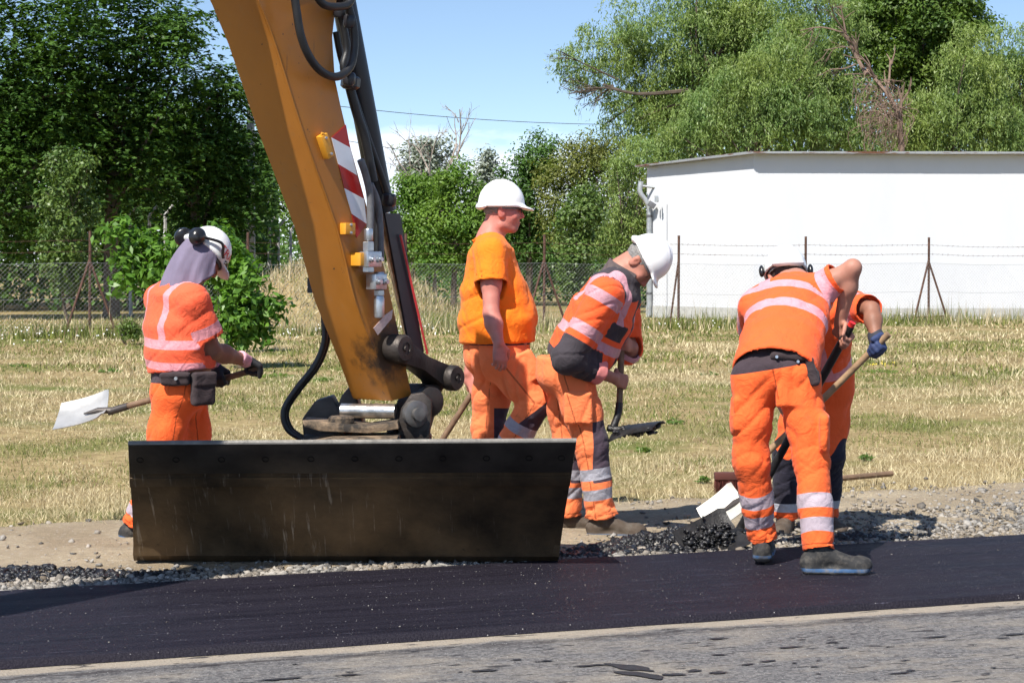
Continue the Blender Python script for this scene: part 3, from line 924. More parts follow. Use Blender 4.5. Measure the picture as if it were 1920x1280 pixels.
# right: willows behind the white hall
GR = 'willows behind the white building'
BIG_WILLOW = tree('willow_tree', 'big loose willow with its branches reaching out left into the blue sky', 'tree', 1330, 70, [(1180, 100, 115, 80), (1290, 20, 150, 100), (1110, 125, 60, 45, 2600), (1330, 120, 130, 110), (1230, 200, 120, 75), (1400, 10, 110, 90)], L_WILLOW, 360, 170, 0.16, 0.62, 'willow', 0.22, 14, 0.3, GR, limbs=26)
tree('willow_tree', 'leafy willow right above the sloping roof corner of the white building', 'tree', 1400, 66, [(1400, 200, 120, 70), (1320, 250, 100, 45), (1480, 230, 100, 70), (1440, 130, 90, 60), (1250, 270, 60, 30)], L_WILLOW, 260, 170, 0.15, 0.55, 'willow', 0.22, 15, 0.2, GR)
tree('willow_tree', 'light green willow left of the dead brown tangle', 'tree', 1530, 68, [(1520, 40, 100, 100), (1560, 180, 90, 90), (1500, 130, 90, 90), (1580, 250, 90, 50)], L_WILLOW, 260, 170, 0.15, 0.6, 'willow', 0.22, 16, 0.22, GR)
tree('deep_green_tree', 'dark leafy tree rising tallest behind the white building', 'tree', 1740, 72, [(1720, 20, 120, 100), (1690, 110, 80, 80), (1790, 90, 85, 110), (1640, 30, 50, 70, 3500)], L_MID, 300, 160, 0.17, 0.62, 'round', 0.5, 17, 0.25, GR)
tree('willow_tree', 'light willow on the right in front of the tallest dark tree', 'tree', 1770, 67, [(1750, 220, 90, 75), (1820, 150, 60, 110), (1860, 240, 80, 60), (1700, 260, 70, 40)], L_WILLOW, 240, 170, 0.15, 0.55, 'willow', 0.22, 18, 0.2, GR)
tree('willow_tree', 'thin willow at the right edge of the picture', 'tree', 1930, 69, [(1920, 200, 80, 110), (1950, 110, 60, 80), (1880, 110, 40, 70, 2500)], L_WILLOW, 150, 160, 0.15, 0.55, 'willow', 0.22, 19, 0.18, GR)
tree('deep_green_tree', 'dark green tree filling the gap behind the big loose willow', 'tree', 1400, 82, [(1400, 90, 120, 130), (1540, 150, 120, 120), (1280, 190, 120, 80)], L_DEEP, 170, 110, 0.2, 0.8, 'round', 0.5, 20, 0.25, GR)
print('leaves', LEAFCOUNT)

def branchy(mb, a, b, r, depth, rg, spread=0.5, drop=0.0):
    """recursive bare branch"""
    a = Vector(a); b = Vector(b)
    L = (b - a).length
    mid = a.lerp(b, 0.5) + Vector(rg.normal(0, 0.06 * L, 3))
    ln = spline([a, mid, b], 3)
    mb.tube(ln, list(np.linspace(r, r * 0.45, len(ln))), 5 if r > 0.02 else 4)
    if depth == 0: return
    for k in range(3 if depth > 1 else 4):
        t = rg.uniform(0.35, 1.0)
        p = ln[min(int(t * (len(ln) - 1)), len(ln) - 1)]
        dirv = unit(b - a) + Vector(rg.normal(0, spread, 3)) + Vector((0, 0, -drop))
        branchy(mb, p, p + unit(dirv) * L * rg.uniform(0.4, 0.65), r * 0.5, depth - 1, rg, spread, drop)

def bare_tree(name, label, d, stems, mat, seed, cat='dead tree', depth=3, spread=0.5, drop=0.0, extra=None):
    rg = np.random.default_rng(seed)
    x0, y0 = stems[0][0]
    base = P(x0, HY + CAMH * F / d, d); base.z = 0
    root = thing(name, label, cat, base)
    mb = MB(); tw = MB()
    mb.tube([base, P(x0, y0, d)], [stems[0][2] * 1.4, stems[0][2]], 7)
    for a, b, r in stems:
        branchy(tw, P(a[0], a[1], d), P(b[0], b[1], d + rg.normal(0, 0.3)), r, depth, rg, spread, drop)
    if extra: extra(tw, rg)
    mb.build('trunk', mat, root, True)
    tw.build('branches', mat, root, True)
    return root

bare_tree('dead_tree', 'slender dead tree with a forked bare top against the clouds', 62, [((852, 400), (858, 270), 0.055), ((857, 300), (862, 205), 0.032), ((860, 230), (835, 200), 0.018), ((857, 290), (880, 245), 0.018)], BARK_PALE, 3, depth=2, spread=0.35)
bare_tree('dead_tree', 'dead bare-limbed tree spreading in front of the silvery poplar', 61, [((815, 420), (805, 310), 0.05), ((808, 330), (775, 270), 0.030), ((805, 310), (820, 255), 0.025), ((800, 380), (745, 300), 0.035), ((750, 310), (725, 265), 0.02), ((770, 345), (765, 255), 0.016)], BARK_PALE, 4, depth=2, spread=0.45)
def tangle(mb, rg):
    d = 64
    for k in range(150):
        x = rg.normal(1650, 20); y = rg.uniform(140, 250); x += (y - 190) * .25
        p = P(x, y, d + rg.normal(0, 0.4))
        q = p + Vector((rg.normal(-0.05, 0.32), rg.normal(0, 0.3), -rg.uniform(0.5, 1.5)))
        m = p.lerp(q, 0.4) + Vector((rg.normal(0, 0.35), rg.normal(0, 0.2), rg.uniform(0, 0.35)))
        ln = spline([p, m, q], 4)
        mb.tube(ln, list(np.linspace(0.015, 0.005, len(ln))), 4)
bare_tree('dead_willow', 'dead willow with a broken leaning trunk and brown hanging twig tangle', 64, [((1690, 270), (1625, 130), 0.11), ((1625, 140), (1580, 55), 0.075), ((1582, 62), (1500, 58), 0.03), ((1605, 120), (1555, 130), 0.03), ((1585, 60), (1560, 10), 0.03), ((1690, 270), (1685, 165), 0.04), ((1600, 90), (1545, 95), 0.025)], BARK_BROWN, 6, depth=2, spread=0.5, extra=tangle)
_mb = MB(); _rg = np.random.default_rng(8)
for _a, _b, _r in (((1290, 170), (1130, 158), 0.08), ((1150, 160), (1085, 175), 0.04), ((1160, 150), (1075, 110), 0.04), ((1150, 160), (1110, 195), 0.03)):
    branchy(_mb, P(*_a, 69), P(*_b, 68.5), _r, 3, _rg, .4)
_mb.build('bare_branches', BARK, BIG_WILLOW, True)

# shrubs in front of and on the fence
tree('pear_sapling', 'slim upright small-leaved tree in front of the left wire fence', 'tree', 130, 40.5, [(128, 430, 48, 120), (110, 330, 14, 50, 900), (150, 320, 16, 55, 1000), (120, 520, 38, 50)], L_PEAR, 100, 100, 0.09, 0.31, 'round', 0.6, 31, 0.04)
tree('walnut_bush', 'broad-leaved bush behind the worker in the purple neck cloth', 'shrub', 300, 31, [(245, 455, 45, 38), (300, 490, 60, 45), (240, 525, 28, 26), (400, 470, 45, 45)], L_WALNUT, 46, 55, 0.14, 0.30, 'round', 0.5, 32, 0.04)
tree('walnut_bush', 'bright broad-leaved bush left of the excavator arm', 'shrub', 450, 27, [(445, 560, 52, 80), (470, 615, 32, 35), (415, 490, 32, 45), (505, 590, 14, 40, 500)], L_WALNUT, 62, 65, 0.125, 0.24, 'round', 0.5, 33, 0.03)
tree('leafy_sapling', 'narrow column of small glossy leaves behind the bending man in the jacket', 'tree', 1085, 43, [(1085, 430, 36, 90), (1075, 500, 32, 55), (1110, 380, 20, 40)], L_PEAR, 80, 100, 0.085, 0.32, 'round', 0.6, 34, 0.04)
tree('low_bush', 'low round green bush at the foot of the fence beside the tripod post', 'shrub', 245, 34, [(245, 625, 22, 22)], L_MID, 16, 70, 0.06, 0.16, 'round', 0.4, 35, 0.02)

# weeds dotted in the mown grass
def weed(px, py, w, label, seed, flowers=False):
    rg = np.random.default_rng(seed)
    d = ground_d(py); X = (px - 960) * d / F
    r = w * d / F / 2
    k = int(30 + 420 * r)
    a = rg.uniform(0, 2 * np.pi, k); rr = np.sqrt(rg.random(k)) * r
    c = np.stack([X + np.cos(a) * rr, d + np.sin(a) * rr * 0.8, zground(X + np.cos(a) * rr, d + np.sin(a) * rr) + rg.uniform(0.01, 0.06, k) * (1 - 0.6 * rr / r)], -1)
    ax = np.stack([np.cos(a), np.sin(a), rg.uniform(0.1, 1.0, k)], -1) + rg.normal(0, .3, (k, 3))
    v, q = leaf_quads(c, rg.uniform(0.03, 0.07, k), rg.uniform(0.012, 0.022, k), rg.normal(0, .5, (k, 3)) + np.array([0, -0.3, 0.9]), ax)
    root = thing('weed_clump', label, 'weed', (X, d, 0), 'weeds in the mown grass')
    link('leaves', np_mesh('leaves', v, q, attrs={'rnd': np.repeat(rg.random(k), 4)}), L_MID, root)
    if flowers:
        n = 26
        c = np.stack([X + rg.normal(0, r * 0.5, n), d + rg.normal(0, 0.08, n), rg.uniform(0.07, 0.12, n)], -1)
        v, q = leaf_quads(c, np.full(n, 0.018), np.full(n, 0.018), rg.normal(0, .5, (n, 3)) + np.array([0, -0.6, 0.6]), rg.normal(0, 1, (n, 3)))
        tag(link('flowers', np_mesh('flowers', v, q), simple_mat('yellow_petals', (0.65, 0.5, 0.03), 0.6), root), kind='stuff')
for a in ((205, 700, 50, 'green weed patch in the dry grass left of the worker with purple cloth', 1), (520, 705, 60, 'green weed patch between the left worker and the excavator hoses', 2),
          (605, 712, 40, 'small green weed just left of the lower excavator arm', 3), (1265, 797, 36, 'green weed just right of the raised asphalt shovel', 4),
          (1205, 838, 30, 'small green weed below the raised asphalt shovel', 5), (1330, 700, 34, 'grey-green weed left of the man with his back turned', 6),
          (1650, 695, 70, 'spreading green weed with yellow flowers right of the blue glove', 7, True), (1625, 860, 26, 'upright green weed right of the orange trousers with pocket flap', 8),
          (1135, 905, 26, 'small green weed beside the silver-banded trouser leg', 9), (1320, 905, 26, 'small green weed behind the dark red broom head', 10), (40, 690, 40, 'green weed patch in dry grass at the left picture edge', 11), (1190, 660, 40, 'green weed behind the bending man in the jacket', 12)):
    weed(*a)

# ------------------------------------------------------------------ white hall
def build_hall():
    m = Mat('white_render').set(rough=0.9, spec=0.2)
    p = m.pos()
    c = m.mix(m.rng(m.noise(m.mapping(p, (1, 1, 0.35)), 1.3, 6, 0.6), 0.3, 0.75), (0.60, 0.612, 0.635), (0.56, 0.572, 0.595))
    c = m.mix(m.rng(m.noise(p, 22, 3, 0.7), 0.72, 0.8, 0, 0.35), c, (0.5, 0.49, 0.46))
    m.color(c); m.bump(m.noise(p, 40, 4), 0.25, 0.01)
    d1, d2 = 49.5, 53.0
    A = P(1213, 600, d2); A.z = 0                       # far-left corner
    B = P(1413, 600, d1); B.z = 0                       # near corner
    Cx = B + Vector((22, 0.6, 0)); Dx = A + Vector((22, 0.6, 0))
    zA = P(1213, 314, d2).z; zB = P(1413, 290, d1).z; zC = zB + 0.0
    root = thing('white_hall', 'long white rendered hall with a low sheet roof behind the wire fence', 'building', B)
    mb = MB()
    f = [A, B, Cx, Dx]
    tops = [zA, zB, zC, zA]
    vs = [Vector((q.x, q.y, 0.30)) for q in f] + [Vector((q.x, q.y, z)) for q, z in zip(f, tops)]
    mb.add(vs, [(0, 1, 5, 4), (1, 2, 6, 5), (2, 3, 7, 6), (3, 0, 4, 7), (4, 5, 6, 7)])
    mb.build('wall', m.m, root)
    mb = MB()                                            # plinth, slightly proud
    cen = (A + B + Cx + Dx) / 4
    g = [q + unit(Vector((q.x - cen.x, q.y - cen.y, 0))) * 0.03 for q in f]
    mb.add([Vector((q.x, q.y, -0.2)) for q in g] + [Vector((q.x, q.y, 0.298)) for q in g], [(0, 1, 5, 4), (1, 2, 6, 5), (2, 3, 7, 6), (3, 0, 4, 7), (4, 5, 6, 7)])
    mb.build('plinth', simple_mat('grey_concrete_plinth', (0.42, 0.42, 0.40), 0.9), root)
    # roof deck and folded edge sheets
    mr = Mat('weathered_roof_edge').set(rough=0.6, metal=0.2)
    rr = m_r = mr.noise(mr.mapping(mr.pos(), (0.6, 0.6, 4)), 1.6, 4, 0.6)
    mr.color(mr.mix(mr.rng(rr, 0.54, 0.60), (0.30, 0.31, 0.32), (0.13, 0.055, 0.030)))
    ov = [A + Vector((-0.30, 0.1, 0)), B + Vector((-0.08, -0.30, 0)), Cx + Vector((0.3, -0.3, 0)), Dx + Vector((0.3, 0.3, 0))]
    rz = [zA + 0.01, zB + 0.012, zC + 0.012, zA + 0.01]
    lo = [Vector((q.x, q.y, z)) for q, z in zip(ov, rz)]
    hi = [v + Vector((0, 0, 0.045)) for v in lo]
    mb = MB(); mb.add(lo + hi, [(3, 2, 1, 0), (4, 5, 6, 7), (0, 1, 5, 4), (1, 2, 6, 5), (2, 3, 7, 6), (3, 0, 4, 7)])
    roof = mb.build('roof', simple_mat('grey_roof_felt', (0.35, 0.35, 0.36), 0.9), root)
    for (p0, p1, n) in ((lo[0], lo[1], 3), (lo[1], lo[2], 11)):
        for k in range(n):
            a = p0.lerp(p1, (k + 0.004) / n); b = p0.lerp(p1, (k + 0.996) / n)
            ax = unit(b - a); out = unit(Vector((ax.y, -ax.x, 0)))
            mb = MB()
            mb.box((a + b) / 2 + out * 0.012 + Vector((0, 0, 0.028)), ((b - a).length / 2, 0.010, 0.024 + 0.003 * (k % 3)), (ax, out, Vector((0, 0, 1))))
            mb.build('edge_sheet', mr.m, roof)
    # gutter, downpipe, lamp, cable conduit at the left corner
    zinc = simple_mat('zinc_pipe', (0.40, 0.42, 0.43), 0.5, 0.5, 0.2)
    s = d2 - 0.25
    mb = MB()
    mb.tube([P(1196, 348, s), P(1235, 352, s)], 0.035, 8)
    mb.build('gutter_end', zinc, root, True)
    mb = MB()
    pts = spline([P(1202, 340, s), P(1200, 360, s), P(1210, 375, s), P(1217, 390, s), P(1217, 420, s)], 5) + [P(1217, 500, s), Vector((P(1217, 500, s).x, s, 0.05))]
    mb.tube(pts, 0.07, 10)
    dp = mb.build('downpipe', zinc, root, True)
    for y in (405, 550):
        mb = MB(); mb.lathe(P(1217, y, s) - Vector((0, 0, 0.03)), (0, 0, 1), [(0, 0.08), (0.06, 0.08)], 10); mb.build('pipe_bracket', simple_mat('dark_steel', (0.08, 0.08, 0.085), 0.6), dp, True)
    mb = MB(); mb.box(P(1222, 384, s - 0.2), (0.10, 0.06, 0.07), (unit((0.8, 0, -0.5)), Vector((0, 1, 0)), unit((0.5, 0, 0.8)))); mb.build('flood_lamp', simple_mat('lamp_grey', (0.12, 0.12, 0.13), 0.5), root, bevel=0.01)
    mb = MB(); mb.tube([P(1232, 370, s - 0.6), P(1232, 378, s - 0.6)], 0.03, 8); mb.box(P(1231, 373, s - 0.5), (0.05, 0.04, 0.08)); mb.build('junction_box', zinc, root)
    mb = MB(); mb.tube([P(1240, 352, s - 0.75), P(1240, 430, s - 0.75), Vector((P(1240, 430, s - .75).x, s - .75, 0.3))], 0.012, 6); mb.build('cable_conduit', simple_mat('white_plastic', (0.7, 0.7, 0.7), 0.5), root)
build_hall()

# ------------------------------------------------------------------ wire fence with rusty posts
def build_fence():
    rust = simple_mat('rusty_steel', (0.105, 0.055, 0.038), 0.85, 0.2, 0.45, 14, 0.5, 60)
    wire = simple_mat('galvanised_wire', (0.36, 0.365, 0.37), 0.55, 0.6, 0.2)
    pxs = [-430, -130, 168, 464, 760, 1020, 1272, 1510, 1741, 1965]
    pos = []
    for px in pxs:
        X = (px - 960) * 41.5 / (F - 0.5 * (px - 960))
        pos.append(Vector((X, 41.5 + 0.5 * X, 0)))
    al = unit((1, 0.5, 0)); no = Vector((al.y, -al.x, 0))
    root = thing('wire_fence', 'chain-link and barbed-wire fence on rusty steel posts across the field', 'fence', pos[5])
    tri = {168: 1, 1020: 1, 1741: 1}
    for px, p in zip(pxs, pos):
        z0 = float(zground(np.array([p.x]), np.array([p.y]))[0])
        p = Vector((p.x, p.y, z0 - 0.1))
        H = 2.12 - z0
        mb = MB(); mb.tube([p, p + Vector((0.01, 0, H))], 0.028, 8)
        post = mb.build('post', rust, root, True)
        if px in tri:
            for sd in (-1, 1):
                mb = MB(); a = p + Vector((0, 0, 1.56)); b = p + al * 0.53 * sd + no * 0.1 + Vector((0, 0, 0.05))
                mb.tube([a, b], 0.024, 8); mb.build('brace', rust, post, True)
            mb = MB(); mb.tube([p + al * 0.46 + Vector((0, -.04, 0.27)), p - al * 0.46 + Vector((0, -.04, 0.25))], 0.016, 6); mb.build('cross_bar', rust, post, True)
        elif px == 1272:
            mb = MB(); mb.tube([p + Vector((0, 0, 1.56)), p + al * 0.07 - Vector((0.27, 0.0, -0.0))], 0.022, 8); mb.build('brace', rust, post, True)
    # mesh between posts
    a = pos[0]; L = (pos[-1] - pos[0]).length
    pitch = 0.085; h0, h1 = 0.08, 1.40
    n = int(L / pitch)
    k = np.arange(-16, n)
    V = []; Q = []
    off = 0
    A = np.array(a); AL = np.array(al); NO = np.array(no)
    w = 0.0013
    for sgn in (1, -1):
        s0 = k * pitch
        s1 = s0 + (h1 - h0) * sgn
        lo = np.clip(s0, 0, L); hi = np.clip(s1, 0, L)
        ok = np.abs(hi - lo) > 0.02
        zlo = h0 + (lo - s0) * sgn; zhi = h0 + (hi - s0) * sgn
        b0 = A + AL * lo[:, None]; b1 = A + AL * hi[:, None]
        b0[:, 2] = zlo; b1[:, 2] = zhi
        b0 = b0[ok]; b1 = b1[ok]
        off_v = NO * 0.003 * sgn
        t = b1 - b0; t /= np.linalg.norm(t, axis=1, keepdims=True)
        u = np.cross(t, NO)
        u = u / np.linalg.norm(u, axis=1, keepdims=True)
        ring = [u * w, NO[None] * w + 0 * u, -u * w, -NO[None] * w + 0 * u]
        vs = np.stack([b0 + r + off_v for r in ring] + [b1 + r + off_v for r in ring], 1)
        m = len(vs)
        base = (np.arange(m) * 8)[:, None] + off
        for i in range(4):
            j = (i + 1) % 4
            Q.append(np.concatenate([base + i, base + j, base + 4 + j, base + 4 + i], 1))
        V.append(vs.reshape(-1, 3)); off += m * 8
    V = np.concatenate(V)
    V[:, 2] += zground(V[:, 0], V[:, 1])
    V += NO * 0.035
    o = link('chain_link_mesh', np_mesh('chain_link_mesh', V, np.concatenate(Q)), wire, root)
    tag(o, kind='stuff')
    rg = np.random.default_rng(4)
    for zz, barbed in ((0.12, 0), (0.75, 0), (1.41, 0), (1.62, 1), (1.83, 1)):
        mb = MB()
        pts = []
        for i in range(len(pos) - 1):
            for t in np.linspace(0, 1, 7)[:-1]:
                q = pos[i].lerp(pos[i + 1], t)
                pts.append(Vector((q.x, q.y, zz - 0.03 * math.sin(math.pi * t) + float(zground(np.array([q.x]), np.array([q.y]))[0]) * 0.8)) + no * 0.032)
        mb.tube(pts, 0.0028 if barbed else 0.0024, 4)
        if barbed:
            for i in range(len(pts) - 1):
                for t in (0.15, 0.4, 0.65, 0.9):
                    q = pts[i].lerp(pts[i + 1], t)
                    for _ in range(2):
                        v = Vector(rg.normal(0, 1, 3)); v = unit(v) * 0.03
                        mb.tube([q - v, q + v], 0.0022, 3)
        mb.build('barbed_wire' if barbed else 'line_wire', rust if barbed else wire, root)
build_fence()

# ------------------------------------------------------------------ pole, concrete fence posts, overhead wires
def build_background_posts():
    conc = simple_mat('pale_concrete', (0.36, 0.35, 0.33), 0.9, 0, 0.2, 10, 0.4, 40)
    d = 56
    p = P(470, HY + CAMH * F / d, d); p.z = 0
    root = thing('utility_pole', 'weathered concrete utility pole left of the excavator arm', 'pole', p)
    top = P(466, 60, d)
    mb = MB(); ax = (Vector((1, 0, 0)), Vector((0, 1, 0)))
    vs = []
    for z, r in ((0, 0.13), (top.z, 0.085)):
        vs += [Vector((p.x + i * r, p.y + j * r, z)) for i, j in ((-1, -1), (1, -1), (1, 1), (-1, 1))]
    mb.add(vs, [(3, 2, 1, 0), (4, 5, 6, 7), (0, 1, 5, 4), (1, 2, 6, 5), (2, 3, 7, 6), (3, 0, 4, 7)])
    mb.build('shaft', conc, root, bevel=0.015)
    mb = MB(); mb.box(Vector((p.x, p.y - 0.1, top.z - 0.25)), (0.5, 0.04, 0.04)); mb.build('cross_arm', conc, root)
    for dx in (-.42, .42):
        mb = MB(); mb.lathe(Vector((p.x + dx, p.y - .1, top.z - .21)), (0, 0, 1), [(0, .02), (.03, .04), (.07, .045), (.1, .025), (.12, .02)], 10); mb.build('insulator', simple_mat('brown_porcelain', (0.12, 0.06, 0.04), 0.3), root, True)
    labels = {245: 'pale concrete fence post with bent top in the dark trees behind the left worker', 280: 'second pale concrete fence post with bent top in the dark trees', 310: 'third pale concrete fence post with bent top in the dark trees', 505: 'bright concrete fence post with bent top nearest the excavator arm', 522: 'thin concrete fence post close beside the excavator arm', 545: 'concrete fence post half hidden by the excavator arm'}
    for px, top, dd, hgt in ((245, 400, 54, 0), (280, 402, 56, 0), (310, 400, 58, 0), (505, 418, 60, 0), (522, 425, 66, 0), (545, 430, 72, 0)):
        p = P(px, HY + CAMH * F / dd, dd); p.z = 0
        zt = P(px, top, dd).z
        root = thing('concrete_fence_post', labels[px], 'post', p, 'concrete posts of the rear fence')
        mb = MB()
        mb.tube([p, Vector((p.x, p.y, zt - 0.02))], 0.055, 6); mb.build('shaft', conc, root)
        mb = MB(); mb.tube([Vector((p.x, p.y, zt - 0.03)), Vector((p.x + 0.22, p.y, zt + 0.24))], 0.04, 6); mb.build('bent_top', conc, root)
    blk = simple_mat('cable_black', (0.05, 0.05, 0.055), 0.6)
    for (x0, y0, x1, y1, d0, d1, sag, lab) in ((560, 190, 1300, 232, 80, 95, 0.35, 'upper overhead wire crossing the sky behind the excavator arm'), (600, 255, 1300, 330, 82, 110, 0.4, 'lower overhead wire crossing the clouds behind the dead trees')):
        a = P(x0, y0, d0); b = P(x1, y1, d1)
        pts = [a.lerp(b, t) - Vector((0, 0, sag * 4 * t * (1 - t))) for t in np.linspace(0, 1, 24)]
        mb = MB(); mb.tube(pts, 0.014, 5)
        o = mb.build('overhead_wire', blk, None, True)
        tag(o, lab, 'wire', 'overhead wires')
build_background_posts()
# ------------------------------------------------------------------ excavator: stick, hoses, linkage, coupler and ditching bucket
def paint_mat(name, c, c2, rough=0.42):
    m = Mat(name).set(rough=rough, spec=0.5)
    p = m.pos()
    n = m.noise(p, 3.0, 5, 0.6)
    col = m.mix(m.rng(n, 0.35, 0.7), c, c2)
    dust = m.rng(m.noise(p, 22, 6, 0.75), 0.55, 0.8)
    col = m.mix(m.math('MULTIPLY', dust, 0.42), col, (0.27, 0.16, 0.075))
    chips = m.rng(m.noise(p, 38, 3, 0.6), 0.715, 0.735)
    col = m.mix(chips, col, (0.035, 0.025, 0.02))
    sc = m.rng(m.noise(m.mapping(p, (9, 9, 0.9)), 4, 5, 0.7), 0.64, 0.70)
    col = m.mix(m.math('MULTIPLY', sc, 0.6), col, (0.10, 0.05, 0.025))
    m.color(col)
    m.link(m.rng(n, 0.3, 0.7, rough - 0.1, rough + 0.15), 'Roughness')
    m.bump(m.noise(p, 90, 3), 0.05, 0.003)
    return m

def greased_paint():
    """machine yellow with spilled grease round the link pin"""
    m = paint_mat('machine_yellow', (0.36, 0.128, 0.014), (0.44, 0.165, 0.020))
    src = m.b.inputs['Base Color'].links[0].from_socket
    v = m.n.new('ShaderNodeVectorMath'); v.operation = 'DISTANCE'
    m.l.new(m.pos(), v.inputs[0]); v.inputs[1].default_value = tuple(PIN_LINK - WN * 0.06)
    dist = m.math('ADD', v.outputs['Value'], m.math('MULTIPLY', m.math('SUBTRACT', m.noise(m.pos(), 12, 5, 0.7), 0.5), 0.22))
    m.color(m.mix(m.math('MULTIPLY', m.rng(dist, 0.18, 0.10), .92), src, (0.016, 0.013, 0.011)))
    return m.m

ALPHA = rad(37)
WN = Vector((math.cos(ALPHA), -math.sin(ALPHA), 0))          # outward normal of the stick's right cheek
FN = Vector((-math.sin(ALPHA), -math.cos(ALPHA), 0))         # towards the machine
ARM_W = 0.245
ARM_P = P(735, 752, 9.28)                                    # lower front corner of the right cheek
def on_arm(px, py, off=0.0):
    return ray_plane(px, py, ARM_P + WN * off, WN)
PIN_LINK = on_arm(748, 653, 0.05)

def build_excavator():
    yel = greased_paint()
    yel2 = paint_mat('machine_yellow_boom', (0.36, 0.128, 0.014), (0.44, 0.165, 0.020)).m
    lug = paint_mat('bracket_yellow', (0.66, 0.28, 0.02), (0.72, 0.33, 0.03)).m
    blk = simple_mat('black_rubber_hose', (0.014, 0.014, 0.015), 0.45, 0, 0.3, 20, 0.3, 200)
    gry = simple_mat('worn_grey_hose', (0.11, 0.11, 0.115), 0.6, 0, 0.3, 20, 0.3, 200)
    cyl = simple_mat('cylinder_black_paint', (0.018, 0.018, 0.022), 0.4, 0, 0.3, 6)
    zinc = simple_mat('zinc_fitting', (0.50, 0.52, 0.54), 0.32, 0.85, 0.2, 30)
    steel = simple_mat('polished_pin_steel', (0.52, 0.50, 0.47), 0.28, 0.9, 0.35, 25, 0.2, 120)
    dirty = simple_mat('greasy_dark_steel', (0.05, 0.040, 0.034), 0.5, 0.5, 0.5, 9, 0.5, 70)
    mud = Mat('muddy_coupler_steel').set(rough=0.75, metal=0.25)
    mud.color(mud.mix(mud.rng(mud.noise(mud.pos(), 11, 6, 0.7), 0.4, 0.62), (0.035, 0.028, 0.022), (0.30, 0.21, 0.13)))
    mud.bump(mud.noise(mud.pos(), 45, 4), 0.5, 0.008); mud = mud.m
    red = simple_mat('reflective_red', srgb(170, 26, 20), 0.35, 0, 0.06)
    wht = simple_mat('reflective_white', (0.78, 0.78, 0.80), 0.35, 0, 0.05)
    base = P(700, 830, 9.6); base.z = 0
    root = thing('excavator', 'yellow excavator stick with black hoses and a wide dark ditching bucket on the ground', 'excavator', base)

    # --- stick: box section following the photographed cheek outline
    front = [(430, -110), (482, 0), (511, 75), (564, 243), (628, 424), (664, 566), (709, 680), (735, 752)]
    back = [(773, 742), (752, 640), (722, 505), (690, 392), (659, 279), (640, 200), (629, 148), (624, 70), (632, 0), (660, -110)]
    poly = [on_arm(*q) for q in front + back]
    mb = MB(); npoly = len(poly); zlo = poly[len(front) - 1].z; zhi = poly[0].z
    far = [q - WN * (ARM_W + .050 * max(0, (q.z - zlo) / (zhi - zlo) - .25)) for q in poly]
    mb.add(poly + far, [tuple(range(npoly)), tuple(range(2 * npoly - 1, npoly - 1, -1))] + [(i, npoly + i, npoly + (i + 1) % npoly, (i + 1) % npoly) for i in range(npoly)])
    stick = mb.build('stick', yel, root, bevel=0.009, seg=2)
    # weld bead along the front edge and side flange strips
    mb = MB(); mb.tube(spline([on_arm(x, y, 0.002) + FN * -0.008 for x, y in front[1:-1]], 4), 0.004, 6); mb.build('weld_bead', yel, stick, True)
    # upper end of the stick and the boom that carries it (above and left of the view)
    up = unit(on_arm(482, 0) - on_arm(735, 752))
    top = (on_arm(430, -110) + on_arm(690, -110)) / 2 - WN * ARM_W / 2
    p0 = top + up * 0.0
    mb = MB()
    fw = unit(Vector((up.x, up.y, 0)))
    mb.prism([on_arm(432, -112) - WN * 0.002, on_arm(658, -112) - WN * 0.002, on_arm(660, -112) + up * 0.22 - WN * 0.002, on_arm(600, -112) + up * 0.34 - WN * 0.002, on_arm(432, -112) + up * 0.20 - WN * 0.002], -WN * (ARM_W - 0.004))
    mb.build('stick_head', yel2, stick)
    piv = top + up * 0.12
    b1 = piv + FN * 2.2 + Vector((0, 0, 1.35)); b2 = piv + FN * 5.4 + Vector((0, 0, -1.2))
    hw = 0.17
    c0 = piv - WN * 0
    def sec(p, n, h):
        return [p + WN * hw + n * h, p - WN * hw + n * h, p - WN * hw - n * h, p + WN * hw - n * h]
    t1 = unit(b1 - piv); n1 = WN.cross(t1); t2 = unit(b2 - b1); n2 = WN.cross(t2)
    rings = [sec(piv, n1, 0.13), sec(piv + t1 * 0.5, n1, 0.2), sec(b1, unit(n1 + n2), 0.32), sec(b2, n2, 0.2)]
    mb = MB()
    vs = sum(rings, [])
    fs = [(3, 2, 1, 0), (12, 13, 14, 15)]
    for i in range(3):
        for k in range(4):
            fs.append((i * 4 + k, i * 4 + (k + 1) % 4, i * 4 + 4 + (k + 1) % 4, i * 4 + 4 + k))
    mb.add(vs, fs)
    boom = mb.build('boom', yel2, root, bevel=0.02)

    # --- red and white warning plate on the right cheek
    u = [(621, 258), (647, 234)]
    L0, L1 = (621, 258), (668, 447)      # left border top -> bottom
    R0, R1 = (648, 233), (687, 420)
    def pl(t, s): # t down, s across
        x = (L0[0] + (L1[0] - L0[0]) * t) * (1 - s) + (R0[0] + (R1[0] - R0[0]) * t) * s
        y = (L0[1] + (L1[1] - L0[1]) * t) * (1 - s) + (R0[1] + (R1[1] - R0[1]) * t) * s
        return on_arm(x, y, 0.0022)
    plate = None
    bounds = [0.0, 0.18, 0.42, 0.64, 0.86, 1.0]
    slopes = 0.36
    strips = [[(621, 258), (648, 234), (656, 277)], [(621, 258), (656, 277), (669, 329), (634, 308)], [(634, 308), (669, 329), (682, 373), (645, 353)], [(645, 353), (682, 373), (687, 420), (659, 401)], [(659, 401), (687, 420), (668, 446)]]
    for i, st in enumerate(strips):
        mb = MB(); mb.prism([on_arm(x, y, 0.001) for x, y in st], WN * 0.0025)
        mb.build('warning_stripe', red if i % 2 == 0 else wht, stick)
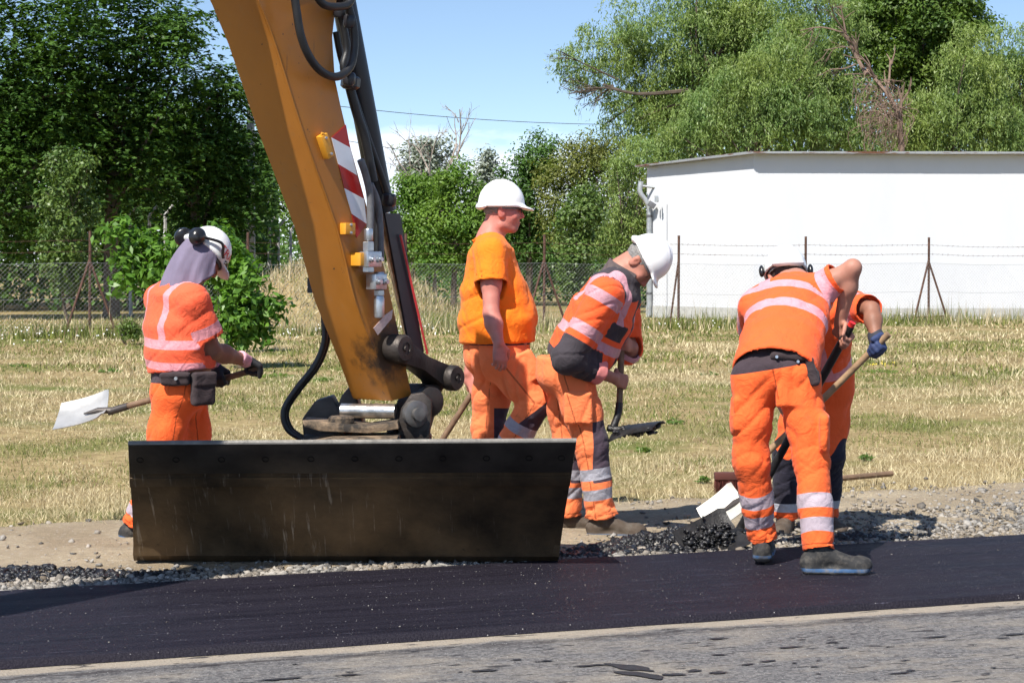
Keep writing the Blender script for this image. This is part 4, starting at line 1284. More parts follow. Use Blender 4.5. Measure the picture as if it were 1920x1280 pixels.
    # lugs
    for q, h in (((610, 274), (0.022, 0.055)), ((652, 429), (0.034, 0.026))):
        c = on_arm(q[0], q[1], 0.018)
        ax = (unit(on_arm(q[0] + 6, q[1] + 20) - on_arm(q[0], q[1])), WN, None)
        a0 = -up; a2 = WN.cross(a0)
        if q[0] > 640: a0 = unit(Vector((0, 0, -1)) - WN * 0); a2 = WN.cross(a0)
        mb = MB(); mb.box(c, (h[1], 0.018, h[0]), (a0, WN, a2)); l = mb.build('lug', lug, stick, bevel=0.004)
        for s in (-0.7, 0.7):
            mb = MB(); mb.lathe(c + a0 * h[1] * s + WN * 0.018, WN, [(0, .007), (.006, .007), (.008, .004)], 8); mb.build('bolt', zinc, l, True)
    mb = MB(); mb.tube(spline([on_arm(602, 262, .02), on_arm(604, 250, .03), on_arm(610, 258, .03), on_arm(608, 270, .02)], 4), 0.006, 6); mb.build('hook', lug, stick, True)

    # --- bucket cylinder lying along the back of the stick
    def beh(px, py, back=0.05, side=-0.10):           # a point behind the stick's back edge
        return on_arm(px, py, side) - FN * back
    c0 = beh(606, -60, 0.10); c1 = beh(702, 395, 0.06); c2 = beh(776, 690, 0.03)
    mb = MB(); mb.lathe(c0, c1 - c0, [(0, .05), (0.04, .056), ((c1 - c0).length - .06, .056), ((c1 - c0).length - .06, .066), ((c1 - c0).length, .066)], 20)
    cy = mb.build('bucket_cylinder', cyl, root, True)
    mb = MB(); mb.lathe(c1, c2 - c1, [(0, .032), ((c2 - c1).length, .032)], 16); mb.build('piston_rod', steel, cy, True)
    gd = MB(); gd.prism([beh(722, 400, .0, .02), beh(745, 400, .02, .02), beh(790, 660, .02, .02), beh(770, 660, 0, .02)], -WN * 0.012)
    guard = gd.build('rod_guard', cyl, root)
    mb = MB(); mb.tube([beh(735, 440, .06, .03), beh(789, 664, .05, .03)], 0.006, 6); mb.build('red_edge', simple_mat('worn_red_paint', srgb(200, 60, 60), 0.5), guard)
    # --- hoses
    hs = [
        ([(548, -40), (556, 20), (565, 70), (582, 110), (605, 136), (632, 144), (655, 128), (664, 95), (663, 50), (652, 5), (648, -40)], 0.10, 0.0185, blk),
        ([(590, -60), (592, -15), (606, 8), (630, 13), (655, 6), (665, -30)], 0.12, 0.018, blk),
        ([(636, 20), (645, 55), (650, 95), (644, 125), (652, 160)], 0.03, 0.018, blk),
        ([(630, 60), (640, 110), (660, 170), (690, 260), (715, 330), (728, 372)], -0.03, 0.016, blk),
        ([(676, 300), (686, 330), (694, 370), (694, 430)], 0.05, 0.017, gry),
        ([(694, 345), (708, 380), (713, 430), (714, 490)], 0.03, 0.016, gry),
        ([(702, 360), (705, 400), (706, 440), (706, 480)], 0.01, 0.014, blk),
        ([(652, 150), (668, 210), (684, 260), (700, 340)], 0.0, 0.022, blk),
    ]
    for pts, off, r, mt in hs:
        mb = MB(); mb.tube(spline([on_arm(x, y, off) for x, y in pts], 8), r, 10); mb.build('hose', mt, root, True)
    for (x, y, off, r) in ((637, 22, .03, .03), (654, 40, .09, .028), (656, 155, 0.03, .045), (728, 375, -.02, .035), (653, 148, .06, .03)):
        mb = MB(); mb.lathe(on_arm(x, y, off) - Vector((0, 0, .03)), (0.1, 0, 1), [(0, r * .7), (.012, r), (.05, r), (.06, r * .7)], 8); mb.build('hose_clamp', cyl, root, True)
    # valve block and couplings
    def stack(pts, off):
        for (x, y, h, r, n) in pts:
            c = on_arm(x, y, off)
            mb = MB(); mb.lathe(c - Vector((0, 0, h / 2)), (0, 0, 1), [(0, r * .86), (h * .12, r), (h * .88, r), (h, r * .86)], n)
            mb.build('fitting', zinc, root, n > 8)
    stack([(691, 440, .055, .021, 16), (691, 462, .045, .028, 6), (691, 505, .028, .028, 6), (711, 520, .05, .024, 12), (711, 549, .028, .026, 6), (711, 575, .10, .024, 16)], 0.055)
    for (x, y, hx, hz) in ((694, 486, .048, .036), (706, 528, .040, .036)):
        mb = MB(); c = on_arm(x, y, 0.055); mb.box(c, (hx, .030, hz), (-FN, WN, Vector((0, 0, 1)))); blkk = mb.build('valve_block', zinc, root, bevel=.005)
        for dx in (-.55, .55):
            mb = MB(); mb.lathe(c + FN * -hx * dx + WN * .03, WN, [(0, .016), (.008, .016), (.010, .010), (.020, .010)], 10); mb.build('bolt', zinc, blkk, True)
    mb = MB(); mb.box(on_arm(672, 486, 0.03), (.02, .03, .03), (-FN, WN, Vector((0, 0, 1)))); mb.build('mounting_lug', lug, root, bevel=.004)
    mb = MB(); mb.prism([on_arm(x, y, .001) for x, y in ((700, 615), (722, 590), (736, 580), (734, 597), (708, 628))], WN * .002); mb.build('sticker', simple_mat('faded_sticker', srgb(206, 178, 168), .6, 0, .15, 60), stick)

    # --- linkage and coupler
    mb = MB(); mb.lathe(PIN_LINK - WN * 0.12, WN, [(0, .055), (.08, .055), (.08, .066), (.150, .066), (.162, .056), (.164, .030), (.160, .028), (.160, .014), (.168, .012)], 24)
    mb.build('link_pin', dirty, root, True)
    e2 = on_arm(842, 708, 0.05)
    for off in (0.015,):
        mb = MB()
        a = PIN_LINK + WN * off; b = e2 + WN * off
        ax = unit(b - a); nn = WN.cross(ax)
        prof = []
        for k in range(9):
            an = math.pi / 2 + math.pi * k / 8
            prof.append(a + ax * math.cos(an) * .062 + nn * math.sin(an) * .062)
        prof.append(a.lerp(b, .5) - nn * .035)
        for k in range(9):
            an = -math.pi / 2 + math.pi * k / 8
            prof.append(b + ax * math.cos(an) * .055 + nn * math.sin(an) * .055)
        prof.append(a.lerp(b, .5) + nn * .035)
        mb.prism(prof, -WN * 0.11)
        mb.build('link_arm', dirty, root, bevel=.004)
    mb = MB(); mb.lathe(e2 - WN * 0.14, WN, [(0, .045), (.14, .045), (.14, .062), (.180, .062), (.192, .054), (.194, .024), (.190, .022), (.190, .012), (.198, .010)], 24); mb.build('end_pin', dirty, root, True)
    mb = MB(); mb.prism([on_arm(838, 720, .03), on_arm(828, 738, .03), on_arm(800, 838, .03), on_arm(755, 838, .03), on_arm(775, 770, .03), on_arm(800, 720, .03)], -WN * .13); mb.build('push_link', dirty, root, bevel=.012)

    # coupler body: two cheek plates, the bright pin and the cross plates
    X = Vector((1, 0, 0)); Y = Vector((0, 1, 0)); Z = Vector((0, 0, 1))
    d = 9.42
    mb = MB(); mb.lathe(P(640, 770, 9.34), P(741, 771, 9.30) - P(640, 770, 9.34), [(0, .035), (.26, .035)], 20); mb.build('coupler_pin', steel, root, True)
    mb = MB(); mb.prism([P(x, y, 9.52) for x, y in ((570, 835), (566, 785), (590, 752), (622, 742), (632, 762), (640, 742), (655, 724), (668, 735), (690, 835))], Y * .16); mb.build('coupler_cheek', dirty, root, bevel=.012)
    mb = MB(); mb.prism([P(x, y, 9.28) for x, y in ((752, 845), (745, 800), (752, 765), (770, 738), (795, 735), (810, 752), (808, 790), (803, 845))], Y * .07); ck = mb.build('coupler_cheek', dirty, root, bevel=.01)
    mb = MB(); mb.lathe(P(776, 775, 9.28), (0.5, -.86, 0), [(0, .062), (.03, .062), (.035, .05), (.036, .03), (.06, .03), (.062, .01)], 24); mb.build('boss', simple_mat('worn_boss_steel', (.16, .15, .14), .45, .6, .3, 20), ck, True)
    mb = MB(); mb.lathe(P(798, 752, 9.40), (0.6, -.8, 0), [(0, .07), (.05, .07), (.06, .05)], 24); mb.build('boss', dirty, ck, True)
    mb = MB(); mb.prism([P(x, y, 9.16) for x, y in ((566, 788), (600, 790), (690, 798), (745, 790), (748, 804), (690, 812), (600, 808), (570, 800))], Y * .22); mb.build('coupler_plate', mud, root, bevel=.006)
    mb = MB(); mb.prism([P(x, y, 9.05) for x, y in ((566, 832), (620, 822), (745, 820), (747, 840), (566, 845))], Y * .3); mb.build('coupler_plate', mud, root, bevel=.006)
    mb = MB(); mb.lathe(P(640, 792, 9.22), Z, [(0, .06), (.022, .06), (.03, .05)], 20); mb.build('lock_disc', mud, root, True)
    mb = MB(); mb.box(P(690, 828, 9.42), (.30, .06, .035)); mb.build('lock_bar', dirty, root, bevel=.006)
    # auxiliary hoses looping down on the left
    for k, off in enumerate((0, .035)):
        mb = MB(); mb.tube(spline([P(607 + k * 7, 590, 9.5 + off), P(608 + k * 5, 640, 9.5 + off), P(590 + k * 6, 685, 9.5 + off), P(555 + k * 6, 730, 9.5 + off), P(532 + k * 5, 770, 9.5 + off), P(540 + k * 6, 805, 9.5 + off), P(572 + k * 4, 825, 9.5 + off)], 8), 0.015, 10); mb.build('hose', blk, root, True)
    mb = MB(); mb.box(P(586, 535, 9.45), (.02, .05, .035)); mb.build('hose_bracket', cyl, root)

    # --- ditching bucket, curled: floor overhangs towards the road, lip on top
    bm_ = Mat('oily_bucket_steel').set(rough=0.42, metal=0.35, spec=0.4)
    p = bm_.pos()
    n = bm_.noise(p, 2.4, 5, .6)
    c = bm_.mix(bm_.rng(n, .35, .65), (.034, .024, .015), (.150, .098, .052))
    st = bm_.rng(bm_.noise(bm_.mapping(p, (14, 1.0, 1.2)), 3, 5, .7), .58, .70)
    st = bm_.math('MULTIPLY', st, bm_.rng(bm_.noise(p, 2.1, 3), .45, .65))
    c = bm_.mix(bm_.math('MULTIPLY', st, .8), c, (.42, .37, .30))
    cake = bm_.rng(bm_.noise(p, 30, 5, .7), .62, .70)
    c = bm_.mix(bm_.math('MULTIPLY', cake, bm_.rng(bm_.sep(p)[2], .16, .04)), c, (.012, .012, .012))
    bm_.color(c); bm_.bump(bm_.math('ADD', bm_.noise(p, 35, 4), bm_.noise(p, 5, 3)), .30, .008)
    bmat = bm_.m
    lipm = simple_mat('worn_lip_steel', (.05, .043, .036), .40, .5, .4, 7, .2, 60)
    # corner references from the photograph: lip top edge and bottom edge
    TL = P(240, 833, 8.76); TR = P(1081, 828, 8.72)
    BL = P(250, 1066, 9.24); BR = P(1046, 1051, 9.20)
    BL.z = 0.012; BR.z = 0.012
    ux = unit(TR - TL)
    dn = unit((BL + BR) / 2 - (TL + TR) / 2)             # down the floor plate
    nf = unit(ux.cross(dn))
    if nf.y > 0: nf = -nf                                # outwards: towards camera and down
    H = ((BL + BR) / 2 - (TL + TR) / 2).length
    bk = MB()
    # profile: (distance down the floor, depth behind the floor)
    prof = [(0.17, 0.012), (0.20, 0.0), (0.27, 0.0), (0.28, 0.016), (0.45, 0.030), (H * .86, 0.020), (H * .93, 0.0), (H, 0.018)]
    pts = []
    for s, dpt in prof:
        t = s / H
        pts.append((TL.lerp(BL, t) - nf * dpt, TR.lerp(BR, t) - nf * dpt))
    # round heel and back sheet rising behind to the coupler
    back_dir = Vector((0, 1, 0))
    heel = [(0.06, 0.0), (0.20, 0.03), (0.33, 0.14), (0.40, 0.30), (0.40, 0.40), (0.33, 0.455)]
    for yy, zz in heel:
        pts.append((BL - nf * .018 + Vector((0, yy, zz)), BR - nf * .018 + Vector((0, yy, zz))))
    th = 0.014
    n = len(pts)
    cen = (TL + BR) / 2 + Vector((0, .25, .15))
    def inn(q):
        v = Vector((0, cen.y - q.y, cen.z - q.z)); return q + unit(v) * th
    vs = [q for pr in pts for q in pr] + [inn(q) for pr in pts for q in pr]
    fs = []
    for i in range(n - 1):
        a = 2 * i
        fs.append((a, a + 1, a + 3, a + 2)); fs.append((2 * n + a + 2, 2 * n + a + 3, 2 * n + a + 1, 2 * n + a))
        fs.append((a + 2, 2 * n + a + 2, 2 * n + a, a)); fs.append((a + 1, 2 * n + a + 1, 2 * n + a + 3, a + 3))
    fs.append((0, 2 * n, 2 * n + 1, 1)); fs.append((2 * n - 2, 2 * n - 1, 4 * n - 1, 4 * n - 2))
    bk.add(vs, fs)
    bucket = bk.build('bucket', bmat, root, True, angle=25)
    tag(bucket, 'wide dark ditching bucket resting on the gravel with its lip up')
    for sgn, k in ((1, 0), (-1, 1)):                      # side plates
        mb = MB(); q = [pr[k] for pr in pts]
        lip = (TL if k == 0 else TR)
        mb.prism([lip + (Vector((.008 * sgn, 0, 0)))] + [v + Vector((.008 * sgn, 0, 0)) for v in q], Vector((.02 * sgn, 0, 0)))
        mb.build('side_plate', bmat, bucket)
    # cutting edge plate with its bolt holes
    e = 0.016
    a0 = TL; a1 = TR
    b0 = TL.lerp(BL, .183 / H) ; b1 = TR.lerp(BR, .183 / H)
    mb = MB(); mb.prism([a0 + nf * .004, a1 + nf * .004, b1 + nf * .004, b0 + nf * .004], -nf * e)
    edge = mb.build('cutting_edge', lipm, bucket, bevel=.006)
    mb = MB(); mb.prism([a0 + Vector((0, 0, .0065)) + nf * .002, a1 + Vector((0, 0, .0065)) + nf * .002, a1 + Vector((0, 0, .0005)) + nf * .003, a0 + Vector((0, 0, .0005)) + nf * .003], -nf * .012 + Vector((0, 0, .003))); mb.build('worn_edge', simple_mat('scoured_steel', (.14, .13, .115), .5, .3, .3, 20, .3, 90), edge)
    hole = simple_mat('dark_bolt_hole', (.012, .011, .010), .5, .6, .2)
    for px in (262, 330, 416, 499, 585, 668, 751, 834, 916, 996, 1057):
        t = .092 / H
        f = (px - 240) / 841.0
        c = TL.lerp(TR, f).lerp(BL.lerp(BR, f), t) + nf * .004
        mb = MB(); mb._lathe(c, nf, [(-0.004, .016), (.002, .016), (.0021, .0125), (-.0035, .0115)], 16)
        mb.build('bolt_hole', hole, edge, True)
    mb = MB()                                             # horizontal stiffener under the lip
    s0, s1 = .205, .262
    q = [TL.lerp(BL, s0 / H), TR.lerp(BR, s0 / H), TR.lerp(BR, s1 / H), TL.lerp(BL, s1 / H)]
    mb.prism([v + nf * .006 for v in q], -nf * .004); mb.build('stiffener', bmat, bucket, bevel=.0015)
    # hinge ears on the back sheet
    for px in (640, 760):
        b = P(px, 900, 9.58)
        mb = MB(); mb.prism([Vector((b.x, y, z)) for y, z in ((9.42, .66), (9.40, .45), (9.60, .40), (9.66, .55), (9.55, .72))], Vector((.03, 0, 0))); mb.build('hinge_ear', bmat, bucket, bevel=.006)
build_excavator()
# ------------------------------------------------------------------ implicit surfaces for bodies and clothes
def fr(v):
    return np.array(v, float)

class Cone:
    """elliptic tapered capsule from p0 to p1; r=(across, front-back)"""
    def __init__(s, p0, p1, r0, r1=None, side=None, cap0=1.0, cap1=1.0):
        s.p0 = fr(p0); s.p1 = fr(p1)
        tup = lambda r: r if hasattr(r, '__len__') else (r, r)
        s.r0 = tup(r0); s.r1 = tup(r1 if r1 is not None else r0)
        v = s.p1 - s.p0; s.L = max(np.linalg.norm(v), 1e-6); s.u = v / s.L
        sd = fr(side) if side is not None else (np.cross(s.u, [0, 0, 1.0]) if abs(s.u[2]) < 0.9 else np.cross(s.u, [0, 1.0, 0]))
        sd = sd - s.u * np.dot(sd, s.u); s.s = sd / max(np.linalg.norm(sd), 1e-9)
        s.f = np.cross(s.u, s.s)
        s.c0, s.c1 = cap0, cap1
        m = max(s.r0 + s.r1) * 1.02
        s.lo = np.minimum(s.p0, s.p1) - m; s.hi = np.maximum(s.p0, s.p1) + m
    def d(s, p):
        v = p - s.p0
        al = v @ s.u / s.L
        t = np.clip(al, 0, 1)
        q = v - (t * s.L)[:, None] * s.u
        ra = s.r0[0] + (s.r1[0] - s.r0[0]) * t; rb = s.r0[1] + (s.r1[1] - s.r0[1]) * t
        rc = np.minimum(ra, rb) * np.where(al < 0.5, s.c0, s.c1)
        return ell_d(q @ s.s, q @ s.f, q @ s.u, ra, rb, rc)

def ell_d(x, y, z, a, b, c):
    k0 = np.sqrt((x / a) ** 2 + (y / b) ** 2 + (z / c) ** 2)
    k1 = np.sqrt((x / a ** 2) ** 2 + (y / b ** 2) ** 2 + (z / c ** 2) ** 2)
    mn = np.minimum(np.minimum(a, b), c)
    return np.where(k1 > 1e-6, k0 * (k0 - 1) / np.maximum(k1, 1e-6), -mn)

class Ell:
    def __init__(s, c, r, ax=None):
        s.c = fr(c); s.r = r
        s.ax = np.array(ax, float) if ax is not None else np.eye(3)
        m = max(r) * 1.02
        s.lo = s.c - m; s.hi = s.c + m
    def d(s, p):
        q = (p - s.c) @ s.ax.T
        return ell_d(q[:, 0], q[:, 1], q[:, 2], *s.r)

class Box:
    def __init__(s, c, h, ax=None, r=0.01):
        s.c = fr(c); s.h = np.array(h) - r; s.r = r
        s.ax = np.array(ax, float) if ax is not None else np.eye(3)
        m = np.linalg.norm(h) * 1.05
        s.lo = s.c - m; s.hi = s.c + m
    def d(s, p):
        q = np.abs((p - s.c) @ s.ax.T) - s.h
        return np.linalg.norm(np.maximum(q, 0), axis=1) + np.minimum(q.max(1), 0) - s.r

class Sdf:
    def __init__(s, h=0.007):
        s.h = h; s.ops = []
    def add(s, pr, k=0.02):
        s.ops.append(('u', pr, k)); return s
    def sub(s, pr, k=0.006):
        s.ops.append(('s', pr, k)); return s
    def cut(s, point, n):
        """remove everything on the n side of the plane"""
        s.ops.append(('c', fr(point), fr(n) / np.linalg.norm(fr(n)))); return s
    def mesh(s, disp=None, smooth=1):
        h = s.h
        us = [o[1] for o in s.ops if o[0] == 'u']
        lo = np.min([u.lo for u in us], 0) - 3 * h; hi = np.max([u.hi for u in us], 0) + 3 * h
        n = np.ceil((hi - lo) / h).astype(int) + 1
        f = np.full(n, 0.5, np.float32)
        for op, pr, k in s.ops:
            if op == 'c':
                X = [lo[i] + h * np.arange(n[i]) for i in range(3)]
                dd = (X[0][:, None, None] - pr[0]) * k[0] + (X[1][None, :, None] - pr[1]) * k[1] + (X[2][None, None, :] - pr[2]) * k[2]
                f = np.maximum(f, dd.astype(np.float32)); continue
            m = k + 4 * h
            a = np.clip(np.floor((pr.lo - m - lo) / h).astype(int), 0, n - 1); b = np.clip(np.ceil((pr.hi + m - lo) / h).astype(int) + 1, 1, n)
            if (b <= a).any(): continue
            g = [lo[i] + h * np.arange(a[i], b[i]) for i in range(3)]
            G = np.stack(np.meshgrid(*g, indexing='ij'), -1).reshape(-1, 3)
            d = pr.d(G).reshape([b[i] - a[i] for i in range(3)]).astype(np.float32)
            sl = tuple(slice(a[i], b[i]) for i in range(3))
            w = f[sl]
            if op == 'u':
                hh = np.clip(0.5 + 0.5 * (w - d) / k, 0, 1)
                f[sl] = w * (1 - hh) + d * hh - k * hh * (1 - hh)
            else:
                d = -d
                hh = np.clip(0.5 - 0.5 * (w - d) / k, 0, 1)
                f[sl] = w * (1 - hh) + d * hh + k * hh * (1 - hh)
        v, q = surface_nets(f, lo, h)
        for _ in range(smooth):
            v = relax(v, q, 0.4)
        if disp is not None:
            nr = vnormals(v, q)
            v = v + nr * disp(v, nr)[:, None]
        return v, q

def surface_nets(f, lo, h):
    neg = f < 0
    c = neg[:-1, :-1, :-1].astype(np.int8)
    cnt = np.zeros(c.shape, np.int8)
    for dx in (0, 1):
        for dy in (0, 1):
            for dz in (0, 1):
                cnt += neg[dx:neg.shape[0] - 1 + dx, dy:neg.shape[1] - 1 + dy, dz:neg.shape[2] - 1 + dz]
    act = (cnt > 0) & (cnt < 8)
    I = np.argwhere(act)
    idm = np.full(act.shape, -1, np.int32); idm[act] = np.arange(len(I))
    off = np.array([[x, y, z] for x in (0, 1) for y in (0, 1) for z in (0, 1)])
    val = np.stack([f[I[:, 0] + o[0], I[:, 1] + o[1], I[:, 2] + o[2]] for o in off], 1)
    acc = np.zeros((len(I), 3)); num = np.zeros(len(I))
    for a in range(8):
        for b in range(a + 1, 8):
            if np.abs(off[a] - off[b]).sum() != 1: continue
            va, vb = val[:, a], val[:, b]
            cr = (va < 0) != (vb < 0)
            t = np.where(cr, va / np.where(cr, va - vb, 1), 0)
            p = off[a] + (off[b] - off[a]) * t[:, None]
            acc += np.where(cr[:, None], p, 0); num += cr
    v = lo + h * (I + acc / num[:, None])
    Q = []
    for ax in range(3):
        s0 = [slice(None)] * 3; s1 = [slice(None)] * 3
        s0[ax] = slice(0, -1); s1[ax] = slice(1, None)
        a = neg[tuple(s0)]; b = neg[tuple(s1)]
        E = np.argwhere(a != b)
        u, w = (ax + 1) % 3, (ax + 2) % 3
        ok = (E[:, u] > 0) & (E[:, w] > 0) & (E[:, u] < f.shape[u] - 1) & (E[:, w] < f.shape[w] - 1)
        E = E[ok]
        ins = a[E[:, 0], E[:, 1], E[:, 2]]
        def cell(du, dw):
            q = E.copy(); q[:, u] -= du; q[:, w] -= dw
            return idm[q[:, 0], q[:, 1], q[:, 2]]
        q = np.stack([cell(1, 1), cell(0, 1), cell(0, 0), cell(1, 0)], 1)
        q[~ins] = q[~ins][:, ::-1]
        Q.append(q)
    q = np.concatenate(Q)
    q = q[(q >= 0).all(1)]
    return v, q

def relax(v, q, w):
    acc = np.zeros_like(v); n = np.zeros(len(v))
    for i in range(4):
        a = q[:, i]; b = q[:, (i + 1) % 4]
        np.add.at(acc, a, v[b]); np.add.at(n, a, 1)
        np.add.at(acc, b, v[a]); np.add.at(n, b, 1)
    return v * (1 - w) + w * acc / np.maximum(n, 1)[:, None]

def vnormals(v, q):
    fn = np.cross(v[q[:, 2]] - v[q[:, 0]], v[q[:, 3]] - v[q[:, 1]])
    n = np.zeros_like(v)
    for i in range(4):
        np.add.at(n, q[:, i], fn)
    return n / np.maximum(np.linalg.norm(n, axis=1, keepdims=True), 1e-9)

def sdf_obj(name, sd, mat, parent, fields=None, disp=None, smooth=1):
    v, q = sd.mesh(disp, smooth)
    at = {k: fn(v) for k, fn in (fields or {}).items()}
    return link(name, np_mesh(name, v, q, attrs=at, smooth=True), mat, parent)

def along(v, a, b):
    a = fr(a); b = fr(b); L = np.linalg.norm(b - a)
    return (v - a) @ ((b - a) / L)

def seg_dist(v, a, b):
    a = fr(a); b = fr(b); w = b - a
    t = np.clip((v - a) @ w / (w @ w), 0, 1)
    return np.linalg.norm(v - a - t[:, None] * w, axis=1)

# ------------------------------------------------------------------ cloth and skin materials
def cloth_mat(name, base, band=(0.62, 0.60, 0.62), dark=(0.045, 0.038, 0.045), rough=0.85, dirt=0.12):
    m = Mat(name).set(rough=rough, spec=0.2, sheen=0.08)
    p = m.pos()
    n = m.noise(p, 7, 5, .6)
    c = m.mix(m.rng(n, .3, .7), tuple(x * 0.93 for x in base), base)
    c = m.mix(m.rng(m.noise(p, 9, 6, .72), .56, .78, 0, dirt * 1.5), c, (.12, .075, .05))
    c = m.mix(m.math('GREATER_THAN', m.attr('seam'), 0.0), c, tuple(x * .45 for x in base))
    dk = m.mix(m.rng(n, .3, .7), tuple(x * .8 for x in dark), tuple(x * 1.25 for x in dark))
    c = m.mix(m.math('GREATER_THAN', m.attr('dark'), 0.0), c, dk)
    bn = m.mix(m.rng(m.noise(p, 40, 4, .7), .35, .75), band, tuple(x * .8 for x in band))
    isb = m.math('GREATER_THAN', m.attr('band'), 0.0)
    c = m.mix(isb, c, bn)
    m.color(c)
    m.link(m.rng(isb, 0, 1, rough, 0.5), 'Roughness')
    m.bump(m.noise(p, 420, 2), .12, .002)
    b1 = m.n.new('ShaderNodeBump'); b1.inputs['Strength'].default_value = .5; b1.inputs['Distance'].default_value = .02
    m.l.new(m.noise(p, 13, 4, .6, dist=1.6), b1.inputs['Height'])
    prev = m.b.inputs['Normal'].links[0].from_node
    m.l.new(b1.outputs[0], prev.inputs['Normal'])
    return m.m

def skin_mat(name, c, red=(0.5, 0.16, 0.11)):
    m = Mat(name).set(rough=.55, spec=.35)
    p = m.pos()
    n = m.noise(p, 14, 4, .6)
    col = m.mix(m.rng(n, .3, .7), c, tuple(a * .74 for a in c))
    col = m.mix(m.rng(m.noise(p, 90, 4, .7), .55, .75, 0, .35), col, red)
    col = m.mix(m.math('MULTIPLY', m.attr('red'), .8), col, red)
    col = m.mix(m.math('MULTIPLY', m.attr('stub'), .5), col, (.16, .12, .10))
    col = m.mix(m.attr('eye'), col, (.02, .015, .012))
    m.color(col)
    m.bump(m.noise(p, 120, 4, .65), .35, .003)
    return m.m

# ------------------------------------------------------------------ anatomy
class Head:
    def __init__(s, c, f, u):
        s.c = Vector(c); s.u = unit(u); f = Vector(f); s.f = unit(f - s.u * f.dot(s.u)); s.r = s.f.cross(s.u)
        s.ax = [tuple(s.r), tuple(s.f), tuple(s.u)]
    def at(s, r, f, u):
        return s.c + s.r * r + s.f * f + s.u * u
    def local(s, v):
        return (v - fr(s.c)) @ np.array(s.ax).T

def add_head(sd, H, neck, full=0.0):
    a = H.at; ax = H.ax
    sd.add(Ell(a(0, -.006, .040), (.076, .098, .088), ax), .02)
    sd.add(Ell(a(0, .030, -.032), (.062 + full * .3, .066, .078), ax), .03)
    sd.add(Ell(a(0, .062, -.088), (.030 + full * .2, .028, .024), ax), .025)          # chin
    for g in (-1, 1):
        sd.add(Ell(a(g * .038, .066, -.022), (.026 + full * .2, .022, .026), ax), .02)  # cheek
        sd.add(Cone(a(g * .055, -.005, -.075), a(g * .026, .060, -.095), .016), .02)    # jaw
        sd.add(Ell(a(g * .078, -.008, -.006), (.010, .022, .034), ax), .006)            # ear
        sd.add(Ell(a(g * .080, -.014, .010), (.012, .016, .020), ax), .006)
        sd.sub(Ell(a(g * .090, .000, .000), (.009, .009, .014), ax), .006)
        sd.sub(Ell(a(g * .034, .100, .014), (.018, .016, .013), ax), .010)              # eye socket
        sd.add(Ell(a(g * .034, .078, .012), (.014, .013, .012), ax), .004)              # eyeball
        sd.add(Cone(a(g * .012, .092, .036), a(g * .052, .078, .034), .009), .012)      # brow
        sd.add(Ell(a(g * .013, .102, -.030), (.010, .011, .008), ax), .006)             # nostril wing
    sd.add(Cone(a(0, .090, .018), a(0, .112, -.024), .009, .0125), .010)                # nose
    sd.add(Ell(a(0, .092, -.056), (.024, .012, .007), ax), .006)                        # lips
    sd.add(Ell(a(0, .089, -.068), (.021, .012, .007), ax), .006)
    sd.sub(Cone(a(-.022, .108, -.0615), a(.022, .108, -.0615), .004), .003)
    sd.add(Cone(neck, a(0, -.022, -.045), (.066, .066), (.058, .062), H.r), .03)

def skin_fields(H, beard=0.0):
    def red(v):
        l = H.local(v)
        nose = np.exp(-((l[:, 0]) ** 2 + (l[:, 1] - .108) ** 2 + (l[:, 2] + .02) ** 2) / .0009)
        lip = np.exp(-((l[:, 0] / 1.6) ** 2 + (l[:, 1] - .1) ** 2 + ((l[:, 2] + .062) * 1.8) ** 2) / .0005)
        chk = np.exp(-((np.abs(l[:, 0]) - .05) ** 2 + (l[:, 1] - .06) ** 2 + (l[:, 2] + .02) ** 2) / .0014)
        ear = np.exp(-((np.abs(l[:, 0]) - .085) ** 2 * 4 + (l[:, 1] + .01) ** 2 + (l[:, 2]) ** 2) / .0012)
        return np.clip(nose + lip + .6 * chk + .7 * ear, 0, 1)
    def stub(v):
        l = H.local(v)
        return beard * np.clip((-.03 - l[:, 2]) / .02, 0, 1) * np.clip((l[:, 1] - .0) / .03, 0, 1) * (np.linalg.norm(l, axis=1) < .17)
    def eye(v):
        l = H.local(v)
        e = np.exp(-(((np.abs(l[:, 0]) - .034) / .009) ** 2 + ((l[:, 1] - .09) / .012) ** 2 + ((l[:, 2] - .012) / .006) ** 2))
        br = np.exp(-(((np.abs(l[:, 0]) - .032) / .022) ** 4 + ((l[:, 1] - .092) / .02) ** 2 + ((l[:, 2] - .040) / .005) ** 2))
        return np.clip(1.4 * e + .6 * br, 0, 1)
    return {'red': red, 'stub': stub, 'eye': eye}

